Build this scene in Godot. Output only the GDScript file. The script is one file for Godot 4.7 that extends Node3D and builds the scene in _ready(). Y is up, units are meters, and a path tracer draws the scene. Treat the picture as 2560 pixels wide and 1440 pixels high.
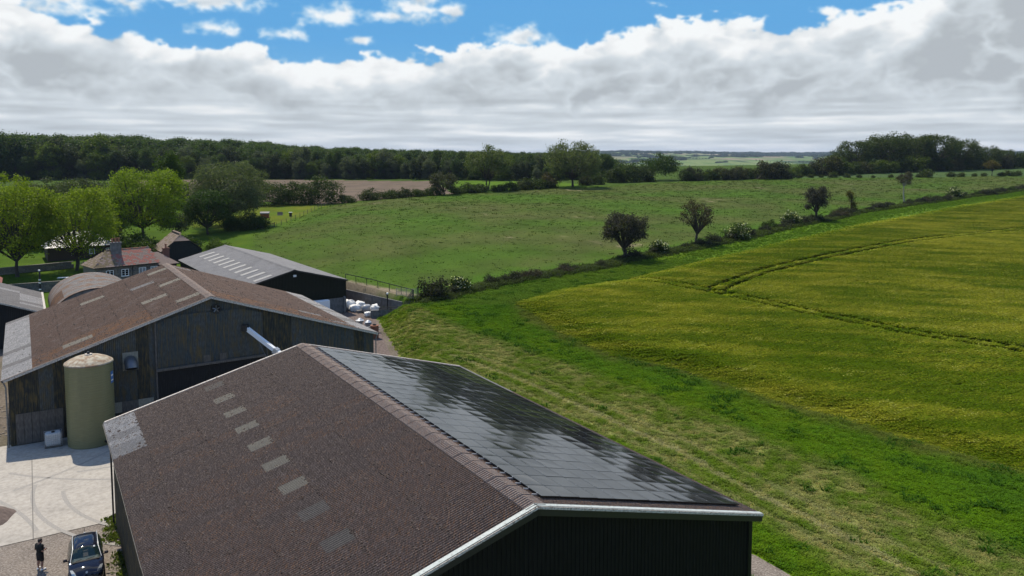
extends Node3D
# A farm seen from a drone: barns, a solar array, a barley field, hedges, woods and far hills.

const SUN_TRAVEL := Vector3(0.30, -0.852, 0.429)
var taken := {}
var noise_a := FastNoiseLite.new()
var noise_b := FastNoiseLite.new()
var noise_c := FastNoiseLite.new()
var M := {}


func _ready() -> void:
	set_camera()
	set_sky_and_sun()
	make_noises()
	make_materials()
	make_terrain()
	make_yard()
	make_panelled_barn()
	make_solar_array()
	make_mossy_barn()
	make_slate_grey_barn()
	make_left_barn_and_hut()
	make_cottages()
	make_yard_things()
	make_pocket_things()
	make_car()
	make_person()
	make_left_trees()
	make_hedgerow()
	make_far_hedge_and_trees()
	make_woodland()
	make_far_country()
	make_fences()
	make_grasses()


func set_camera() -> void:
	var cam := Camera3D.new()
	cam.name = "camera"
	cam.near = 0.1
	cam.far = 20000.0
	cam.projection = Camera3D.PROJECTION_FRUSTUM
	cam.size = 0.1 * 1440.0 / 1948.1
	cam.frustum_offset = Vector2(-0.1 * 5.0 / 1948.1, -0.1 * (720.0 - 549.6) / 1948.1)
	cam.keep_aspect = Camera3D.KEEP_HEIGHT
	cam.position = Vector3(0, 23.014, 0)
	cam.rotation_degrees.x = -4.611
	add_child(cam)
	cam.current = true


func set_sky_and_sun() -> void:
	var env := Environment.new()
	env.background_mode = Environment.BG_SKY
	env.tonemap_mode = Environment.TONE_MAPPER_LINEAR
	env.tonemap_exposure = 1.1
	env.background_energy_multiplier = 0.9
	env.sdfgi_enabled = true
	env.ssao_enabled = true
	env.ssil_enabled = true
	env.fog_enabled = true
	env.fog_density = 0.00005
	env.fog_light_color = Color(0.72, 0.8, 0.92)
	var sky := Sky.new()
	var pano := PanoramaSkyMaterial.new()
	pano.panorama = ImageTexture.create_from_image(sky_picture())
	sky.sky_material = pano
	env.sky = sky
	var we := WorldEnvironment.new()
	we.name = "world_environment"
	we.environment = env
	add_child(we)
	var sun := DirectionalLight3D.new()
	sun.name = "sun"
	sun.light_energy = 1.55
	sun.light_angular_distance = 0.5
	sun.light_color = Color(1.0, 0.955, 0.88)
	sun.shadow_enabled = true
	add_child(sun)
	sun.look_at_from_position(Vector3.ZERO, SUN_TRAVEL, Vector3.UP)


# Top of the cloud bank in degrees above the horizon, by azimuth in degrees (0 is ahead, positive to the right).
const BANK := [[-180.0, 6.5], [-150.0, 8.5], [-120.0, 6.0], [-90.0, 8.0], [-60.0, 10.5], [-40.0, 10.8], [-29.0, 8.9], [-19.0, 7.2], [-14.0, 6.9], [-9.5, 7.0], [-4.0, 7.5], [0.5, 7.8], [4.5, 8.0], [7.5, 9.3], [10.5, 10.2], [13.5, 9.6], [16.0, 9.1], [20.0, 8.9], [23.5, 9.3], [26.5, 10.1], [29.5, 11.0], [33.0, 11.7], [45.0, 9.5], [70.0, 7.0], [100.0, 9.5], [140.0, 7.0], [180.0, 6.5]]
# Single clouds: azimuth, elevation, half width, half height in degrees.
const PUFFS := [[-36.0, 10.6, 8.0, 4.0], [-29.5, 10.2, 4.8, 3.0], [-21.8, 10.9, 5.4, 2.2], [-20.6, 8.6, 2.4, 0.9], [-12.5, 9.7, 3.6, 1.1], [-9.0, 9.9, 2.4, 0.9], [-7.2, 10.5, 2.9, 1.5], [-4.6, 10.4, 1.6, 0.6], [-16.3, 8.4, 1.9, 0.6], [-11.0, 8.2, 1.0, 0.5], [0.7, 8.6, 2.6, 1.0], [33.0, 13.0, 6.0, 3.2]]


func bank_top(az: float) -> float:
	for i in BANK.size() - 1:
		if az <= BANK[i + 1][0]:
			var t: float = (az - BANK[i][0]) / (BANK[i + 1][0] - BANK[i][0])
			return lerpf(BANK[i][1], BANK[i + 1][1], t * t * (3.0 - 2.0 * t))
	return 6.5


func sky_picture() -> Image:
	var w := 4096
	var h := 2048
	var n1 := FastNoiseLite.new()
	n1.seed = 5
	n1.noise_type = FastNoiseLite.TYPE_SIMPLEX_SMOOTH
	n1.frequency = 1.0
	n1.fractal_octaves = 5
	n1.fractal_gain = 0.52
	var n2 := FastNoiseLite.new()
	n2.seed = 21
	n2.noise_type = FastNoiseLite.TYPE_SIMPLEX_SMOOTH
	n2.frequency = 1.0
	n2.fractal_type = FastNoiseLite.FRACTAL_PING_PONG
	n2.fractal_octaves = 4
	var n3 := FastNoiseLite.new()
	n3.seed = 33
	n3.noise_type = FastNoiseLite.TYPE_SIMPLEX_SMOOTH
	n3.frequency = 1.0
	n3.fractal_octaves = 4
	var bytes := PackedByteArray()
	var tops := PackedFloat32Array()
	tops.resize(w)
	for x in w:
		var az := (x + 0.5) / w * 360.0
		tops[x] = bank_top(az - 360.0 if az > 180.0 else az)
	var row := PackedByteArray()
	row.resize(w * 3)
	for y in h:
		var el := 90.0 - (y + 0.5) / h * 180.0
		if el < 0.0:
			if y == h / 2:
				for x in w:
					row[x * 3] = 118
					row[x * 3 + 1] = 124
					row[x * 3 + 2] = 112
			bytes.append_array(row)
			continue
		# full detail low down ahead, a coarser grid elsewhere
		var step := 2 if el < 13.0 else (4 if el < 40.0 else 8)
		if el >= 13.0 and y % step != 0:
			bytes.append_array(row)
			continue
		var x := 0
		while x < w:
			var az := (x + 0.5) / w * 360.0
			if az > 180.0:
				az -= 360.0
			var st := step
			if el < 13.0:
				st = 1 if absf(az) < 36.0 else 4
			var col := sky_color(az, el, tops[x], n1, n2, n3)
			var r := int(clampf(col.r, 0, 1) * 255.0)
			var g := int(clampf(col.g, 0, 1) * 255.0)
			var bl := int(clampf(col.b, 0, 1) * 255.0)
			for j in mini(st, w - x):
				var k := (x + j) * 3
				row[k] = r
				row[k + 1] = g
				row[k + 2] = bl
			x += st
		bytes.append_array(row)
	return Image.create_from_data(w, h, false, Image.FORMAT_RGB8, bytes)


func sky_color(az: float, el: float, top: float, n1: FastNoiseLite, n2: FastNoiseLite, n3: FastNoiseLite) -> Color:
	var a := deg_to_rad(az)
	var e := deg_to_rad(el)
	var d := Vector3(sin(a) * cos(e), sin(e), -cos(a) * cos(e))
	# clear air, display values
	var blue := Color(0.60, 0.79, 0.92).lerp(Color(0.40, 0.67, 0.89), smoothstep(1.0, 9.0, el)).lerp(Color(0.30, 0.56, 0.85), smoothstep(9.0, 24.0, el)).lerp(Color(0.20, 0.43, 0.76), smoothstep(20.0, 75.0, el))
	var big := n1.get_noise_3d(d.x * 7.0, d.y * 12.0, d.z * 7.0)
	var mid := n1.get_noise_3d(d.x * 19.0 + 4.0, d.y * 30.0, d.z * 19.0)
	var fine := n1.get_noise_3d(d.x * 52.0 + 7.0, d.y * 80.0, d.z * 52.0)
	# heaped tops: folded noise gives rounded heads with sharp creases
	var warp := big * 0.35
	var head := 1.0 - absf(n3.get_noise_3d(d.x * 8.0 + warp, d.y * 15.0 + warp, d.z * 8.0)) * 2.4
	var head2 := 1.0 - absf(n3.get_noise_3d(d.x * 31.0 + 5.0 + mid * 0.3, d.y * 52.0, d.z * 31.0)) * 2.4
	var t := top + big * 1.1 + mid * 0.55 + (head - 0.55) * 0.75 + (head2 - 0.55) * 0.30 + fine * 0.22 - el
	var al := smoothstep(-0.05, 0.34 + 0.3 * maxf(0.0, mid), t)
	var depth := t
	var wisp := false
	for p in PUFFS:
		var dx: float = (az - p[0]) / p[2]
		if absf(dx) < 1.8:
			var dy: float = (el - p[1]) / p[3]
			var q := 0.95 - sqrt(dx * dx + dy * dy * (2.2 if dy < 0.0 else 1.0)) + big * 0.5 + mid * 0.7 + (head2 - 0.55) * 0.25 + fine * 0.3
			var pa := smoothstep(-0.12, 0.75, q) * 0.97
			if pa > al:
				depth = q * 1.1 + clampf(-dy, 0.0, 1.0) * 0.75
				al = pa
				wisp = true
	if el > 11.0:
		# broken clouds overhead, laid out on a level sheet
		var s := 1.0 / maxf(sin(e), 0.12)
		var q2 := n1.get_noise_2d(d.x * s * 1.15 + 3.0, d.z * s * 1.15 + 11.0) * 1.3 + n3.get_noise_2d(d.x * s * 3.7, d.z * s * 3.7) * 0.42 + 0.04
		var pa2 := smoothstep(0.0, 0.32, q2) * smoothstep(11.0, 17.0, el)
		if pa2 > al:
			al = pa2
			depth = q2 * 4.0
			wisp = true
	if al <= 0.001:
		return blue
	# white heads with soft grey folds, a grey belly, level streaks towards the horizon
	var streak := n3.get_noise_3d(d.x * 3.6 + 2.0, el * 1.0 + 3.0, d.z * 3.6)
	var streak2 := n1.get_noise_3d(d.x * 7.0, el * 2.6, d.z * 7.0)
	var crest := 1.0 - smoothstep(0.2, 3.0, depth + mid * 0.9 + big * 1.5)
	var v := lerpf(0.875, 0.995, crest) + (head - 0.55) * 0.14 + (head2 - 0.6) * 0.03 + mid * 0.06 + fine * 0.015
	if not wisp:
		var belly := smoothstep(1.4, 4.2, depth + big * 2.0) * smoothstep(2.4, 4.4, el + streak * 1.2)
		v -= belly * 0.075
		var low := 1.0 - smoothstep(2.2, 5.2, el + big * 2.2)
		v = lerpf(v, 0.885 + streak * 0.15 + streak2 * 0.10, low)
	v = clampf(v, 0.765, 0.995)
	var cloud := Color(v * 0.935, v * 0.972, v).lerp(Color(v * 0.985, v * 0.995, v), smoothstep(0.88, 0.98, v))
	return blue.lerp(cloud, al)


func make_noises() -> void:
	noise_a.seed = 11
	noise_a.frequency = 1.0
	noise_a.fractal_octaves = 4
	noise_b.seed = 12
	noise_b.frequency = 1.0
	noise_b.fractal_octaves = 2
	noise_c.seed = 13
	noise_c.noise_type = FastNoiseLite.TYPE_CELLULAR
	noise_c.cellular_return_type = FastNoiseLite.RETURN_CELL_VALUE
	noise_c.frequency = 1.0


# ---------- names and tags
func numbered(called: String) -> String:
	var n: int = taken.get(called, 0)
	taken[called] = n + 1
	return called if n == 0 else "%s_%03d" % [called, n]


func tag(o: Node, label: String, category: String, group := "") -> Node:
	o.set_meta("label", label)
	o.set_meta("category", category)
	if group:
		o.set_meta("group", group)
	return o


func thing(called: String, label: String, category: String, at := Vector3.ZERO, turn := 0.0, group := "") -> Node3D:
	var o := Node3D.new()
	o.name = numbered(called)
	add_child(o)
	o.position = at
	o.rotation.y = turn
	tag(o, label, category, group)
	return o


func part(parent: Node, called: String, mesh: Mesh, m: Material = null, at := Transform3D()) -> MeshInstance3D:
	var o := MeshInstance3D.new()
	o.mesh = mesh
	if m:
		o.material_override = m
	o.transform = at
	o.name = numbered(called) if parent == self else called
	parent.add_child(o, true)
	return o


func structure(called: String, mesh: Mesh, m: Material) -> MeshInstance3D:
	var o := part(self, called, mesh, m)
	o.set_meta("kind", "structure")
	return o


func scatter(parent: Node, called: String, mesh: Mesh, m: Material, places: Array, colors := PackedColorArray()) -> MultiMeshInstance3D:
	var mm := MultiMesh.new()
	mm.transform_format = MultiMesh.TRANSFORM_3D
	mm.use_colors = colors.size() > 0
	mm.mesh = mesh
	mm.instance_count = places.size()
	for i in places.size():
		mm.set_instance_transform(i, places[i])
		if colors.size():
			mm.set_instance_color(i, colors[i])
	var o := MultiMeshInstance3D.new()
	o.multimesh = mm
	o.material_override = m
	o.name = numbered(called) if parent == self else called
	o.set_meta("kind", "stuff")
	parent.add_child(o, true)
	return o


# ---------- a small mesh builder
class Shape:
	var v := PackedVector3Array()
	var n := PackedVector3Array()
	var c := PackedColorArray()
	var ix := PackedInt32Array()
	var col := Color.WHITE

	func tri(a: Vector3, b: Vector3, d: Vector3) -> void:
		var k := v.size()
		var nn := (d - a).cross(b - a).normalized()
		v.append(a); v.append(b); v.append(d)
		n.append(nn); n.append(nn); n.append(nn)
		c.append(col); c.append(col); c.append(col)
		ix.append(k); ix.append(k + 1); ix.append(k + 2)

	func quad(a: Vector3, b: Vector3, d: Vector3, e: Vector3) -> void:
		var k := v.size()
		var nn := (d - a).cross(b - a)
		if nn.length_squared() < 1e-16:
			nn = (e - a).cross(d - a)
		nn = nn.normalized()
		v.append(a); v.append(b); v.append(d); v.append(e)
		for i in 4:
			n.append(nn)
			c.append(col)
		ix.append(k); ix.append(k + 1); ix.append(k + 2)
		ix.append(k); ix.append(k + 2); ix.append(k + 3)

	func box(at: Vector3, size: Vector3, turn := Basis()) -> void:
		var h := size * 0.5
		var p := []
		for i in 8:
			p.append(at + turn * Vector3(h.x if i & 1 else -h.x, h.y if i & 2 else -h.y, h.z if i & 4 else -h.z))
		hull8(p)

	func hull8(p: Array) -> void:
		quad(p[4], p[6], p[7], p[5])
		quad(p[1], p[3], p[2], p[0])
		quad(p[0], p[2], p[6], p[4])
		quad(p[5], p[7], p[3], p[1])
		quad(p[2], p[3], p[7], p[6])
		quad(p[0], p[4], p[5], p[1])

	# a box with its edges cut by e
	func soft_box(at: Vector3, size: Vector3, e: float, turn := Basis()) -> void:
		var rings := []
		var h := size * 0.5
		for k in 4:
			var y: float = [-h.y, -h.y + e, h.y - e, h.y][k]
			var i: float = e if k == 0 or k == 3 else 0.0
			var ring := PackedVector3Array()
			var x := h.x - i
			var z := h.z - i
			for p in [Vector2(-x, -z + e), Vector2(-x + e, -z), Vector2(x - e, -z), Vector2(x, -z + e), Vector2(x, z - e), Vector2(x - e, z), Vector2(-x + e, z), Vector2(-x, z - e)]:
				ring.append(at + turn * Vector3(p.x, y, p.y))
			rings.append(ring)
		loft(rings, true, true, false)

	func loft(rings: Array, cap0 := true, cap1 := true, smooth := true) -> void:
		var m: int = rings[0].size()
		if smooth:
			var k := v.size()
			for r in rings.size():
				for i in m:
					var a: Vector3 = rings[r][i]
					var along: Vector3 = rings[mini(r + 1, rings.size() - 1)][i] - rings[maxi(r - 1, 0)][i]
					var round_: Vector3 = rings[r][(i + 1) % m] - rings[r][(i + m - 1) % m]
					var nn := along.cross(round_).normalized()
					v.append(a)
					n.append(nn)
					c.append(col)
			for r in rings.size() - 1:
				for i in m:
					var a := k + r * m + i
					var b := k + r * m + (i + 1) % m
					ix.append(a); ix.append(b); ix.append(b + m)
					ix.append(a); ix.append(b + m); ix.append(a + m)
		else:
			for r in rings.size() - 1:
				for i in m:
					quad(rings[r][i], rings[r][(i + 1) % m], rings[r + 1][(i + 1) % m], rings[r + 1][i])
		if cap0:
			fan(rings[0], true)
		if cap1:
			fan(rings[-1], false)

	func fan(ring: PackedVector3Array, flip: bool) -> void:
		var mid := Vector3.ZERO
		for p in ring:
			mid += p
		mid /= ring.size()
		for i in ring.size():
			var a := ring[i]
			var b := ring[(i + 1) % ring.size()]
			if flip:
				tri(mid, b, a)
			else:
				tri(mid, a, b)

	func tube(points: Array, radii: Array, sides := 8, caps := true) -> void:
		var rings := []
		for i in points.size():
			var d: Vector3 = (points[mini(i + 1, points.size() - 1)] - points[maxi(i - 1, 0)]).normalized()
			var s := d.cross(Vector3(0.3, 1, 0.2) if absf(d.y) < 0.9 else Vector3(1, 0, 0.1)).normalized()
			var t := s.cross(d)
			var ring := PackedVector3Array()
			for k in sides:
				var a := TAU * k / sides
				ring.append(points[i] + (s * cos(a) + t * sin(a)) * float(radii[i]))
			rings.append(ring)
		loft(rings, caps, caps)

	# profile: [radius, height] pairs turned about the y axis at a place
	func lathe(at: Vector3, profile: Array, sides := 24, turn := Basis()) -> void:
		var rings := []
		for p in profile:
			var ring := PackedVector3Array()
			for k in sides:
				var a := TAU * k / sides
				ring.append(at + turn * Vector3(cos(a) * p[0], p[1], sin(a) * p[0]))
			rings.append(ring)
		for r in rings.size() - 1:
			loft([rings[r], rings[r + 1]], false, false)

	# turn round every face that runs against its normals
	func righted() -> Shape:
		for i in range(0, ix.size(), 3):
			var a := v[ix[i]]
			var g := (v[ix[i + 2]] - a).cross(v[ix[i + 1]] - a)
			if g.dot(n[ix[i]] + n[ix[i + 1]] + n[ix[i + 2]]) < 0.0:
				var k := ix[i + 1]
				ix[i + 1] = ix[i + 2]
				ix[i + 2] = k
		return self

	func mesh() -> ArrayMesh:
		var arr := []
		arr.resize(Mesh.ARRAY_MAX)
		arr[Mesh.ARRAY_VERTEX] = v
		arr[Mesh.ARRAY_NORMAL] = n
		arr[Mesh.ARRAY_COLOR] = c
		arr[Mesh.ARRAY_INDEX] = ix
		var m := ArrayMesh.new()
		m.add_surface_from_arrays(Mesh.PRIMITIVE_TRIANGLES, arr)
		return m


func box_mesh(size: Vector3, e := 0.0) -> ArrayMesh:
	var s := Shape.new()
	if e > 0.0:
		s.soft_box(Vector3.ZERO, size, e)
	else:
		s.box(Vector3.ZERO, size)
	return s.mesh()


# ---------- materials
func lin(r: float, g: float, b: float) -> Color:
	return Color(r, g, b).linear_to_srgb()


func ramp(stops: Array) -> Gradient:
	var g := Gradient.new()
	var offs := PackedFloat32Array()
	var cols := PackedColorArray()
	for s in stops:
		offs.append(s[0])
		var k: Color = lin(s[1], s[2], s[3])
		k.a = s[4] if s.size() > 4 else 1.0
		cols.append(k)
	g.offsets = offs
	g.colors = cols
	return g


func grain(seed_: int, freq: float, stops: Array, size := 512, octaves := 4, kind := FastNoiseLite.TYPE_SIMPLEX_SMOOTH, gain := 0.55) -> NoiseTexture2D:
	var n := FastNoiseLite.new()
	n.seed = seed_
	n.noise_type = kind
	n.frequency = freq
	n.fractal_octaves = octaves
	n.fractal_gain = gain
	var t := NoiseTexture2D.new()
	t.width = size
	t.height = size
	t.seamless = true
	t.seamless_blend_skirt = 0.15
	t.generate_mipmaps = false
	t.noise = n
	if stops.size():
		t.color_ramp = ramp(stops)
	return t


func plain(c: Color, rough := 0.85, metal := 0.0) -> StandardMaterial3D:
	var m := StandardMaterial3D.new()
	m.albedo_color = c
	m.roughness = rough
	m.metallic = metal
	return m


func surfaced(t: Texture2D, scale: Vector3, rough := 0.9, vertex := false) -> StandardMaterial3D:
	var m := StandardMaterial3D.new()
	m.albedo_texture = t
	m.uv1_triplanar = true
	m.uv1_world_triplanar = true
	m.uv1_scale = scale
	m.roughness = rough
	m.vertex_color_use_as_albedo = vertex
	return m


func over(m: StandardMaterial3D, t: Texture2D, scale: Vector3, mode := BaseMaterial3D.BLEND_MODE_MIX) -> StandardMaterial3D:
	m.detail_enabled = true
	m.detail_albedo = t
	m.detail_blend_mode = mode
	m.detail_uv_layer = BaseMaterial3D.DETAIL_UV_2
	m.uv2_triplanar = true
	m.uv2_world_triplanar = true
	m.uv2_scale = scale
	return m


func relief(m: StandardMaterial3D, t: Texture2D, cm: float) -> StandardMaterial3D:
	m.heightmap_enabled = true
	m.heightmap_texture = t
	m.heightmap_scale = cm
	return m


func make_materials() -> void:
	# aged fibre cement under moss and lichen
	var moss := [[0.0, 0.018, 0.013, 0.011], [0.34, 0.054, 0.041, 0.035], [0.48, 0.105, 0.083, 0.072], [0.6, 0.165, 0.136, 0.122], [0.72, 0.30, 0.265, 0.24], [1.0, 0.5, 0.46, 0.43]]
	var cement := [[0.0, 0.07, 0.065, 0.06], [0.35, 0.15, 0.14, 0.13], [0.55, 0.24, 0.23, 0.215], [0.75, 0.36, 0.345, 0.33], [1.0, 0.52, 0.5, 0.48]]
	var patches := grain(41, 0.010, [[0.0, 0.6, 0.59, 0.59], [0.45, 0.84, 0.83, 0.82], [1.0, 1.0, 0.97, 0.95]], 512, 5)
	var t_moss := grain(42, 0.055, moss, 512, 4, FastNoiseLite.TYPE_SIMPLEX_SMOOTH, 0.7)
	var t_cement := grain(43, 0.05, cement, 512, 4, FastNoiseLite.TYPE_SIMPLEX_SMOOTH, 0.7)
	var lichen := grain(44, 0.045, [[0.0, 0.28, 0.13, 0.05, 0.0], [0.66, 0.28, 0.13, 0.05, 0.0], [0.75, 0.32, 0.15, 0.05, 0.6], [1.0, 0.44, 0.22, 0.07, 0.9]], 512, 4)
	var rust := grain(45, 0.012, [[0.0, 0.14, 0.06, 0.02, 0.0], [0.4, 0.14, 0.06, 0.02, 0.1], [0.6, 0.16, 0.07, 0.025, 0.7], [1.0, 0.24, 0.12, 0.04, 0.9]], 512, 5)
	var few := grain(44, 0.045, [[0.0, 0.28, 0.15, 0.07, 0.0], [0.76, 0.28, 0.15, 0.07, 0.0], [0.84, 0.30, 0.17, 0.08, 0.5], [1.0, 0.4, 0.24, 0.1, 0.8]], 512, 4)
	var bloom := grain(90, 0.016, [[0.0, 0.075, 0.046, 0.032, 0.75], [0.3, 0.09, 0.055, 0.038, 0.45], [0.5, 0.1, 0.066, 0.05, 0.08], [0.66, 0.2, 0.175, 0.155, 0.08], [1.0, 0.3, 0.27, 0.245, 0.5]], 512, 5)
	M.moss = over(surfaced(t_moss, Vector3(0.45, 0.45, 0.45), 0.95), few, Vector3(0.38, 0.38, 0.38))
	M.moss.albedo_color = Color(0.885, 0.845, 0.815)
	M.moss_orange = over(surfaced(t_moss, Vector3(0.45, 0.45, 0.45), 0.95), lichen, Vector3(0.38, 0.38, 0.38))
	M.moss_orange.albedo_color = Color(0.885, 0.845, 0.815)
	M.moss_rust = over(surfaced(t_moss, Vector3(0.4, 0.4, 0.4), 0.95), rust, Vector3(0.16, 0.16, 0.16))
	M.moss_rust.albedo_color = Color(0.9, 0.82, 0.77)
	M.moss_brown = over(surfaced(t_moss, Vector3(0.44, 0.44, 0.44), 0.95), bloom, Vector3(0.075, 0.075, 0.075))
	M.moss_brown.albedo_color = Color(0.85, 0.74, 0.67)
	M.cement_mid = surfaced(t_cement, Vector3(0.46, 0.46, 0.46), 0.9)
	M.cement = over(surfaced(t_cement, Vector3(0.5, 0.5, 0.5), 0.9), patches, Vector3(0.19, 0.19, 0.19), BaseMaterial3D.BLEND_MODE_MUL)
	M.cement_rust = over(surfaced(t_cement, Vector3(0.33, 0.33, 0.33), 0.9), rust, Vector3(0.11, 0.11, 0.11))
	M.cement_white = over(surfaced(grain(46, 0.045, [[0.0, 0.08, 0.075, 0.07], [0.36, 0.2, 0.192, 0.18], [0.55, 0.42, 0.41, 0.395], [0.75, 0.6, 0.59, 0.57], [1.0, 0.74, 0.73, 0.7]], 512, 5, FastNoiseLite.TYPE_SIMPLEX_SMOOTH, 0.75), Vector3(0.42, 0.42, 0.42), 0.9), patches, Vector3(0.2, 0.2, 0.2), BaseMaterial3D.BLEND_MODE_MUL)
	M.ridge = over(surfaced(t_cement, Vector3(0.6, 0.6, 0.6), 0.92), lichen, Vector3(0.5, 0.5, 0.5))
	M.ridge.albedo_color = Color(0.98, 0.92, 0.89)
	M.slate_sheet = over(surfaced(grain(47, 0.05, [[0.0, 0.14, 0.14, 0.143], [0.5, 0.22, 0.22, 0.223], [1.0, 0.32, 0.32, 0.322]], 512, 4), Vector3(0.4, 0.4, 0.4), 0.8), patches, Vector3(0.08, 0.08, 0.08), BaseMaterial3D.BLEND_MODE_MUL)
	M.skylight = surfaced(grain(48, 0.06, [[0.0, 0.05, 0.04, 0.032], [0.38, 0.11, 0.095, 0.075], [0.6, 0.2, 0.18, 0.135], [1.0, 0.36, 0.33, 0.25]], 512, 5, FastNoiseLite.TYPE_SIMPLEX_SMOOTH, 0.7), Vector3(0.6, 0.6, 0.6), 0.7)
	M.skylight_faint = surfaced(grain(48, 0.06, [[0.0, 0.03, 0.024, 0.02], [0.38, 0.075, 0.062, 0.052], [0.6, 0.14, 0.122, 0.1], [1.0, 0.34, 0.31, 0.25]], 512, 5, FastNoiseLite.TYPE_SIMPLEX_SMOOTH, 0.7), Vector3(0.6, 0.6, 0.6), 0.8)
	M.skylight_grey = surfaced(grain(49, 0.05, [[0.0, 0.24, 0.235, 0.215], [0.5, 0.36, 0.35, 0.325], [1.0, 0.47, 0.46, 0.43]], 256, 4), Vector3(0.6, 0.6, 0.6), 0.6)
	# cladding: dark sheet with streaks of algae and lichen running down
	M.clad_black = surfaced(grain(50, 0.03, [[0.0, 0.006, 0.0065, 0.006], [1.0, 0.014, 0.0145, 0.013]], 256, 4), Vector3(1.6, 0.12, 1.6), 0.6)
	M.clad_black.metallic_specular = 0.25
	var streaks := grain(51, 0.04, [[0.0, 0.022, 0.028, 0.033], [0.45, 0.05, 0.06, 0.066], [0.62, 0.085, 0.095, 0.096], [1.0, 0.17, 0.178, 0.165]], 512, 5)
	var algae := grain(52, 0.025, [[0.0, 0.06, 0.05, 0.02, 0.0], [0.42, 0.07, 0.056, 0.022, 0.05], [0.58, 0.085, 0.066, 0.024, 0.6], [0.75, 0.12, 0.085, 0.028, 0.85], [1.0, 0.19, 0.13, 0.035, 0.95]], 512, 5)
	M.clad_blue = over(surfaced(streaks, Vector3(0.9, 0.09, 0.9), 0.7), algae, Vector3(0.5, 0.03, 0.5))
	M.clad_blue.albedo_color = Color(0.78, 0.86, 0.92)
	M.clad_green = over(surfaced(streaks, Vector3(1.1, 0.1, 1.1), 0.8), algae, Vector3(0.24, 0.05, 0.24))
	M.clad_dark = over(surfaced(streaks, Vector3(1.0, 0.08, 1.0), 0.8), algae, Vector3(0.4, 0.06, 0.4))
	M.clad_dark.albedo_color = Color(0.6, 0.6, 0.58)
	M.clad_olive = surfaced(grain(53, 0.03, [[0.0, 0.012, 0.0135, 0.008], [1.0, 0.022, 0.0245, 0.015]], 256, 4), Vector3(1.2, 0.1, 1.2), 0.6)
	M.clad_olive.metallic_specular = 0.25
	M.boards = surfaced(grain(54, 0.04, [[0.0, 0.05, 0.045, 0.04], [0.5, 0.095, 0.085, 0.075], [1.0, 0.16, 0.145, 0.13]], 256, 5), Vector3(0.9, 0.16, 0.9), 0.85)
	M.black_board = surfaced(grain(55, 0.04, [[0.0, 0.004, 0.004, 0.004], [1.0, 0.013, 0.013, 0.013]], 256, 4), Vector3(0.5, 0.1, 0.5), 0.8)
	M.fascia = surfaced(grain(56, 0.05, [[0.0, 0.13, 0.12, 0.11], [0.25, 0.26, 0.28, 0.265], [0.42, 0.38, 0.42, 0.405], [1.0, 0.47, 0.52, 0.5]], 256, 4), Vector3(0.4, 0.4, 0.4), 0.7)
	M.fascia_old = surfaced(grain(57, 0.06, [[0.0, 0.05, 0.03, 0.02], [0.3, 0.22, 0.17, 0.13], [0.5, 0.5, 0.47, 0.43], [1.0, 0.66, 0.64, 0.6]], 256, 4), Vector3(0.6, 0.6, 0.6), 0.85)
	M.gutter = surfaced(grain(58, 0.04, [[0.0, 0.1, 0.095, 0.09], [1.0, 0.27, 0.265, 0.25]], 256, 4), Vector3(0.5, 0.5, 0.5), 0.7)
	M.concrete = over(surfaced(grain(59, 0.02, [[0.0, 0.27, 0.248, 0.215], [0.45, 0.35, 0.325, 0.287], [1.0, 0.43, 0.403, 0.36]], 512, 6, FastNoiseLite.TYPE_SIMPLEX_SMOOTH, 0.65), Vector3(0.2, 0.2, 0.2), 0.9), grain(60, 0.02, [[0.0, 0.78, 0.78, 0.78], [0.5, 0.96, 0.96, 0.96], [1.0, 1.0, 1.0, 0.99]], 512, 5), Vector3(0.035, 0.035, 0.035), BaseMaterial3D.BLEND_MODE_MUL)
	M.tyre_mark = surfaced(grain(61, 0.05, [[0.0, 0.21, 0.2, 0.185], [1.0, 0.33, 0.31, 0.28]], 256, 5), Vector3(0.6, 0.6, 0.6), 0.9)
	M.joint = plain(lin(0.12, 0.115, 0.105), 0.95)
	M.gravel = over(surfaced(grain(62, 0.05, [[0.0, 0.075, 0.06, 0.048], [0.4, 0.155, 0.13, 0.108], [0.62, 0.23, 0.2, 0.172], [1.0, 0.42, 0.385, 0.345]], 512, 4, FastNoiseLite.TYPE_SIMPLEX_SMOOTH, 0.8), Vector3(0.22, 0.22, 0.22), 0.95), grain(63, 0.02, [[0.0, 0.62, 0.6, 0.58], [0.5, 0.9, 0.9, 0.9], [1.0, 1.0, 0.99, 0.97]], 512, 5), Vector3(0.06, 0.06, 0.06), BaseMaterial3D.BLEND_MODE_MUL)
	M.brown_yard = surfaced(grain(64, 0.05, [[0.0, 0.05, 0.036, 0.03], [0.6, 0.12, 0.088, 0.075], [1.0, 0.19, 0.15, 0.13]], 256, 5), Vector3(0.2, 0.2, 0.2), 0.95)
	M.wall_block = over(surfaced(grain(65, 0.04, [[0.0, 0.10, 0.098, 0.094], [0.5, 0.17, 0.167, 0.16], [1.0, 0.26, 0.255, 0.245]], 256, 5), Vector3(0.3, 0.15, 0.3), 0.92), grain(66, 0.015, [[0.0, 0.58, 0.58, 0.58], [1.0, 1.0, 1.0, 1.0]], 256, 4), Vector3(0.07, 0.05, 0.07), BaseMaterial3D.BLEND_MODE_MUL)
	M.stone = surfaced(grain(67, 0.05, [[0.0, 0.06, 0.056, 0.048], [0.5, 0.14, 0.13, 0.11], [1.0, 0.25, 0.235, 0.205]], 256, 5), Vector3(0.35, 0.35, 0.35), 0.92)
	M.stone_b = surfaced(grain(68, 0.05, [[0.0, 0.08, 0.074, 0.062], [0.5, 0.18, 0.166, 0.14], [1.0, 0.3, 0.28, 0.24]], 256, 5), Vector3(0.4, 0.4, 0.4), 0.92)
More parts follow.
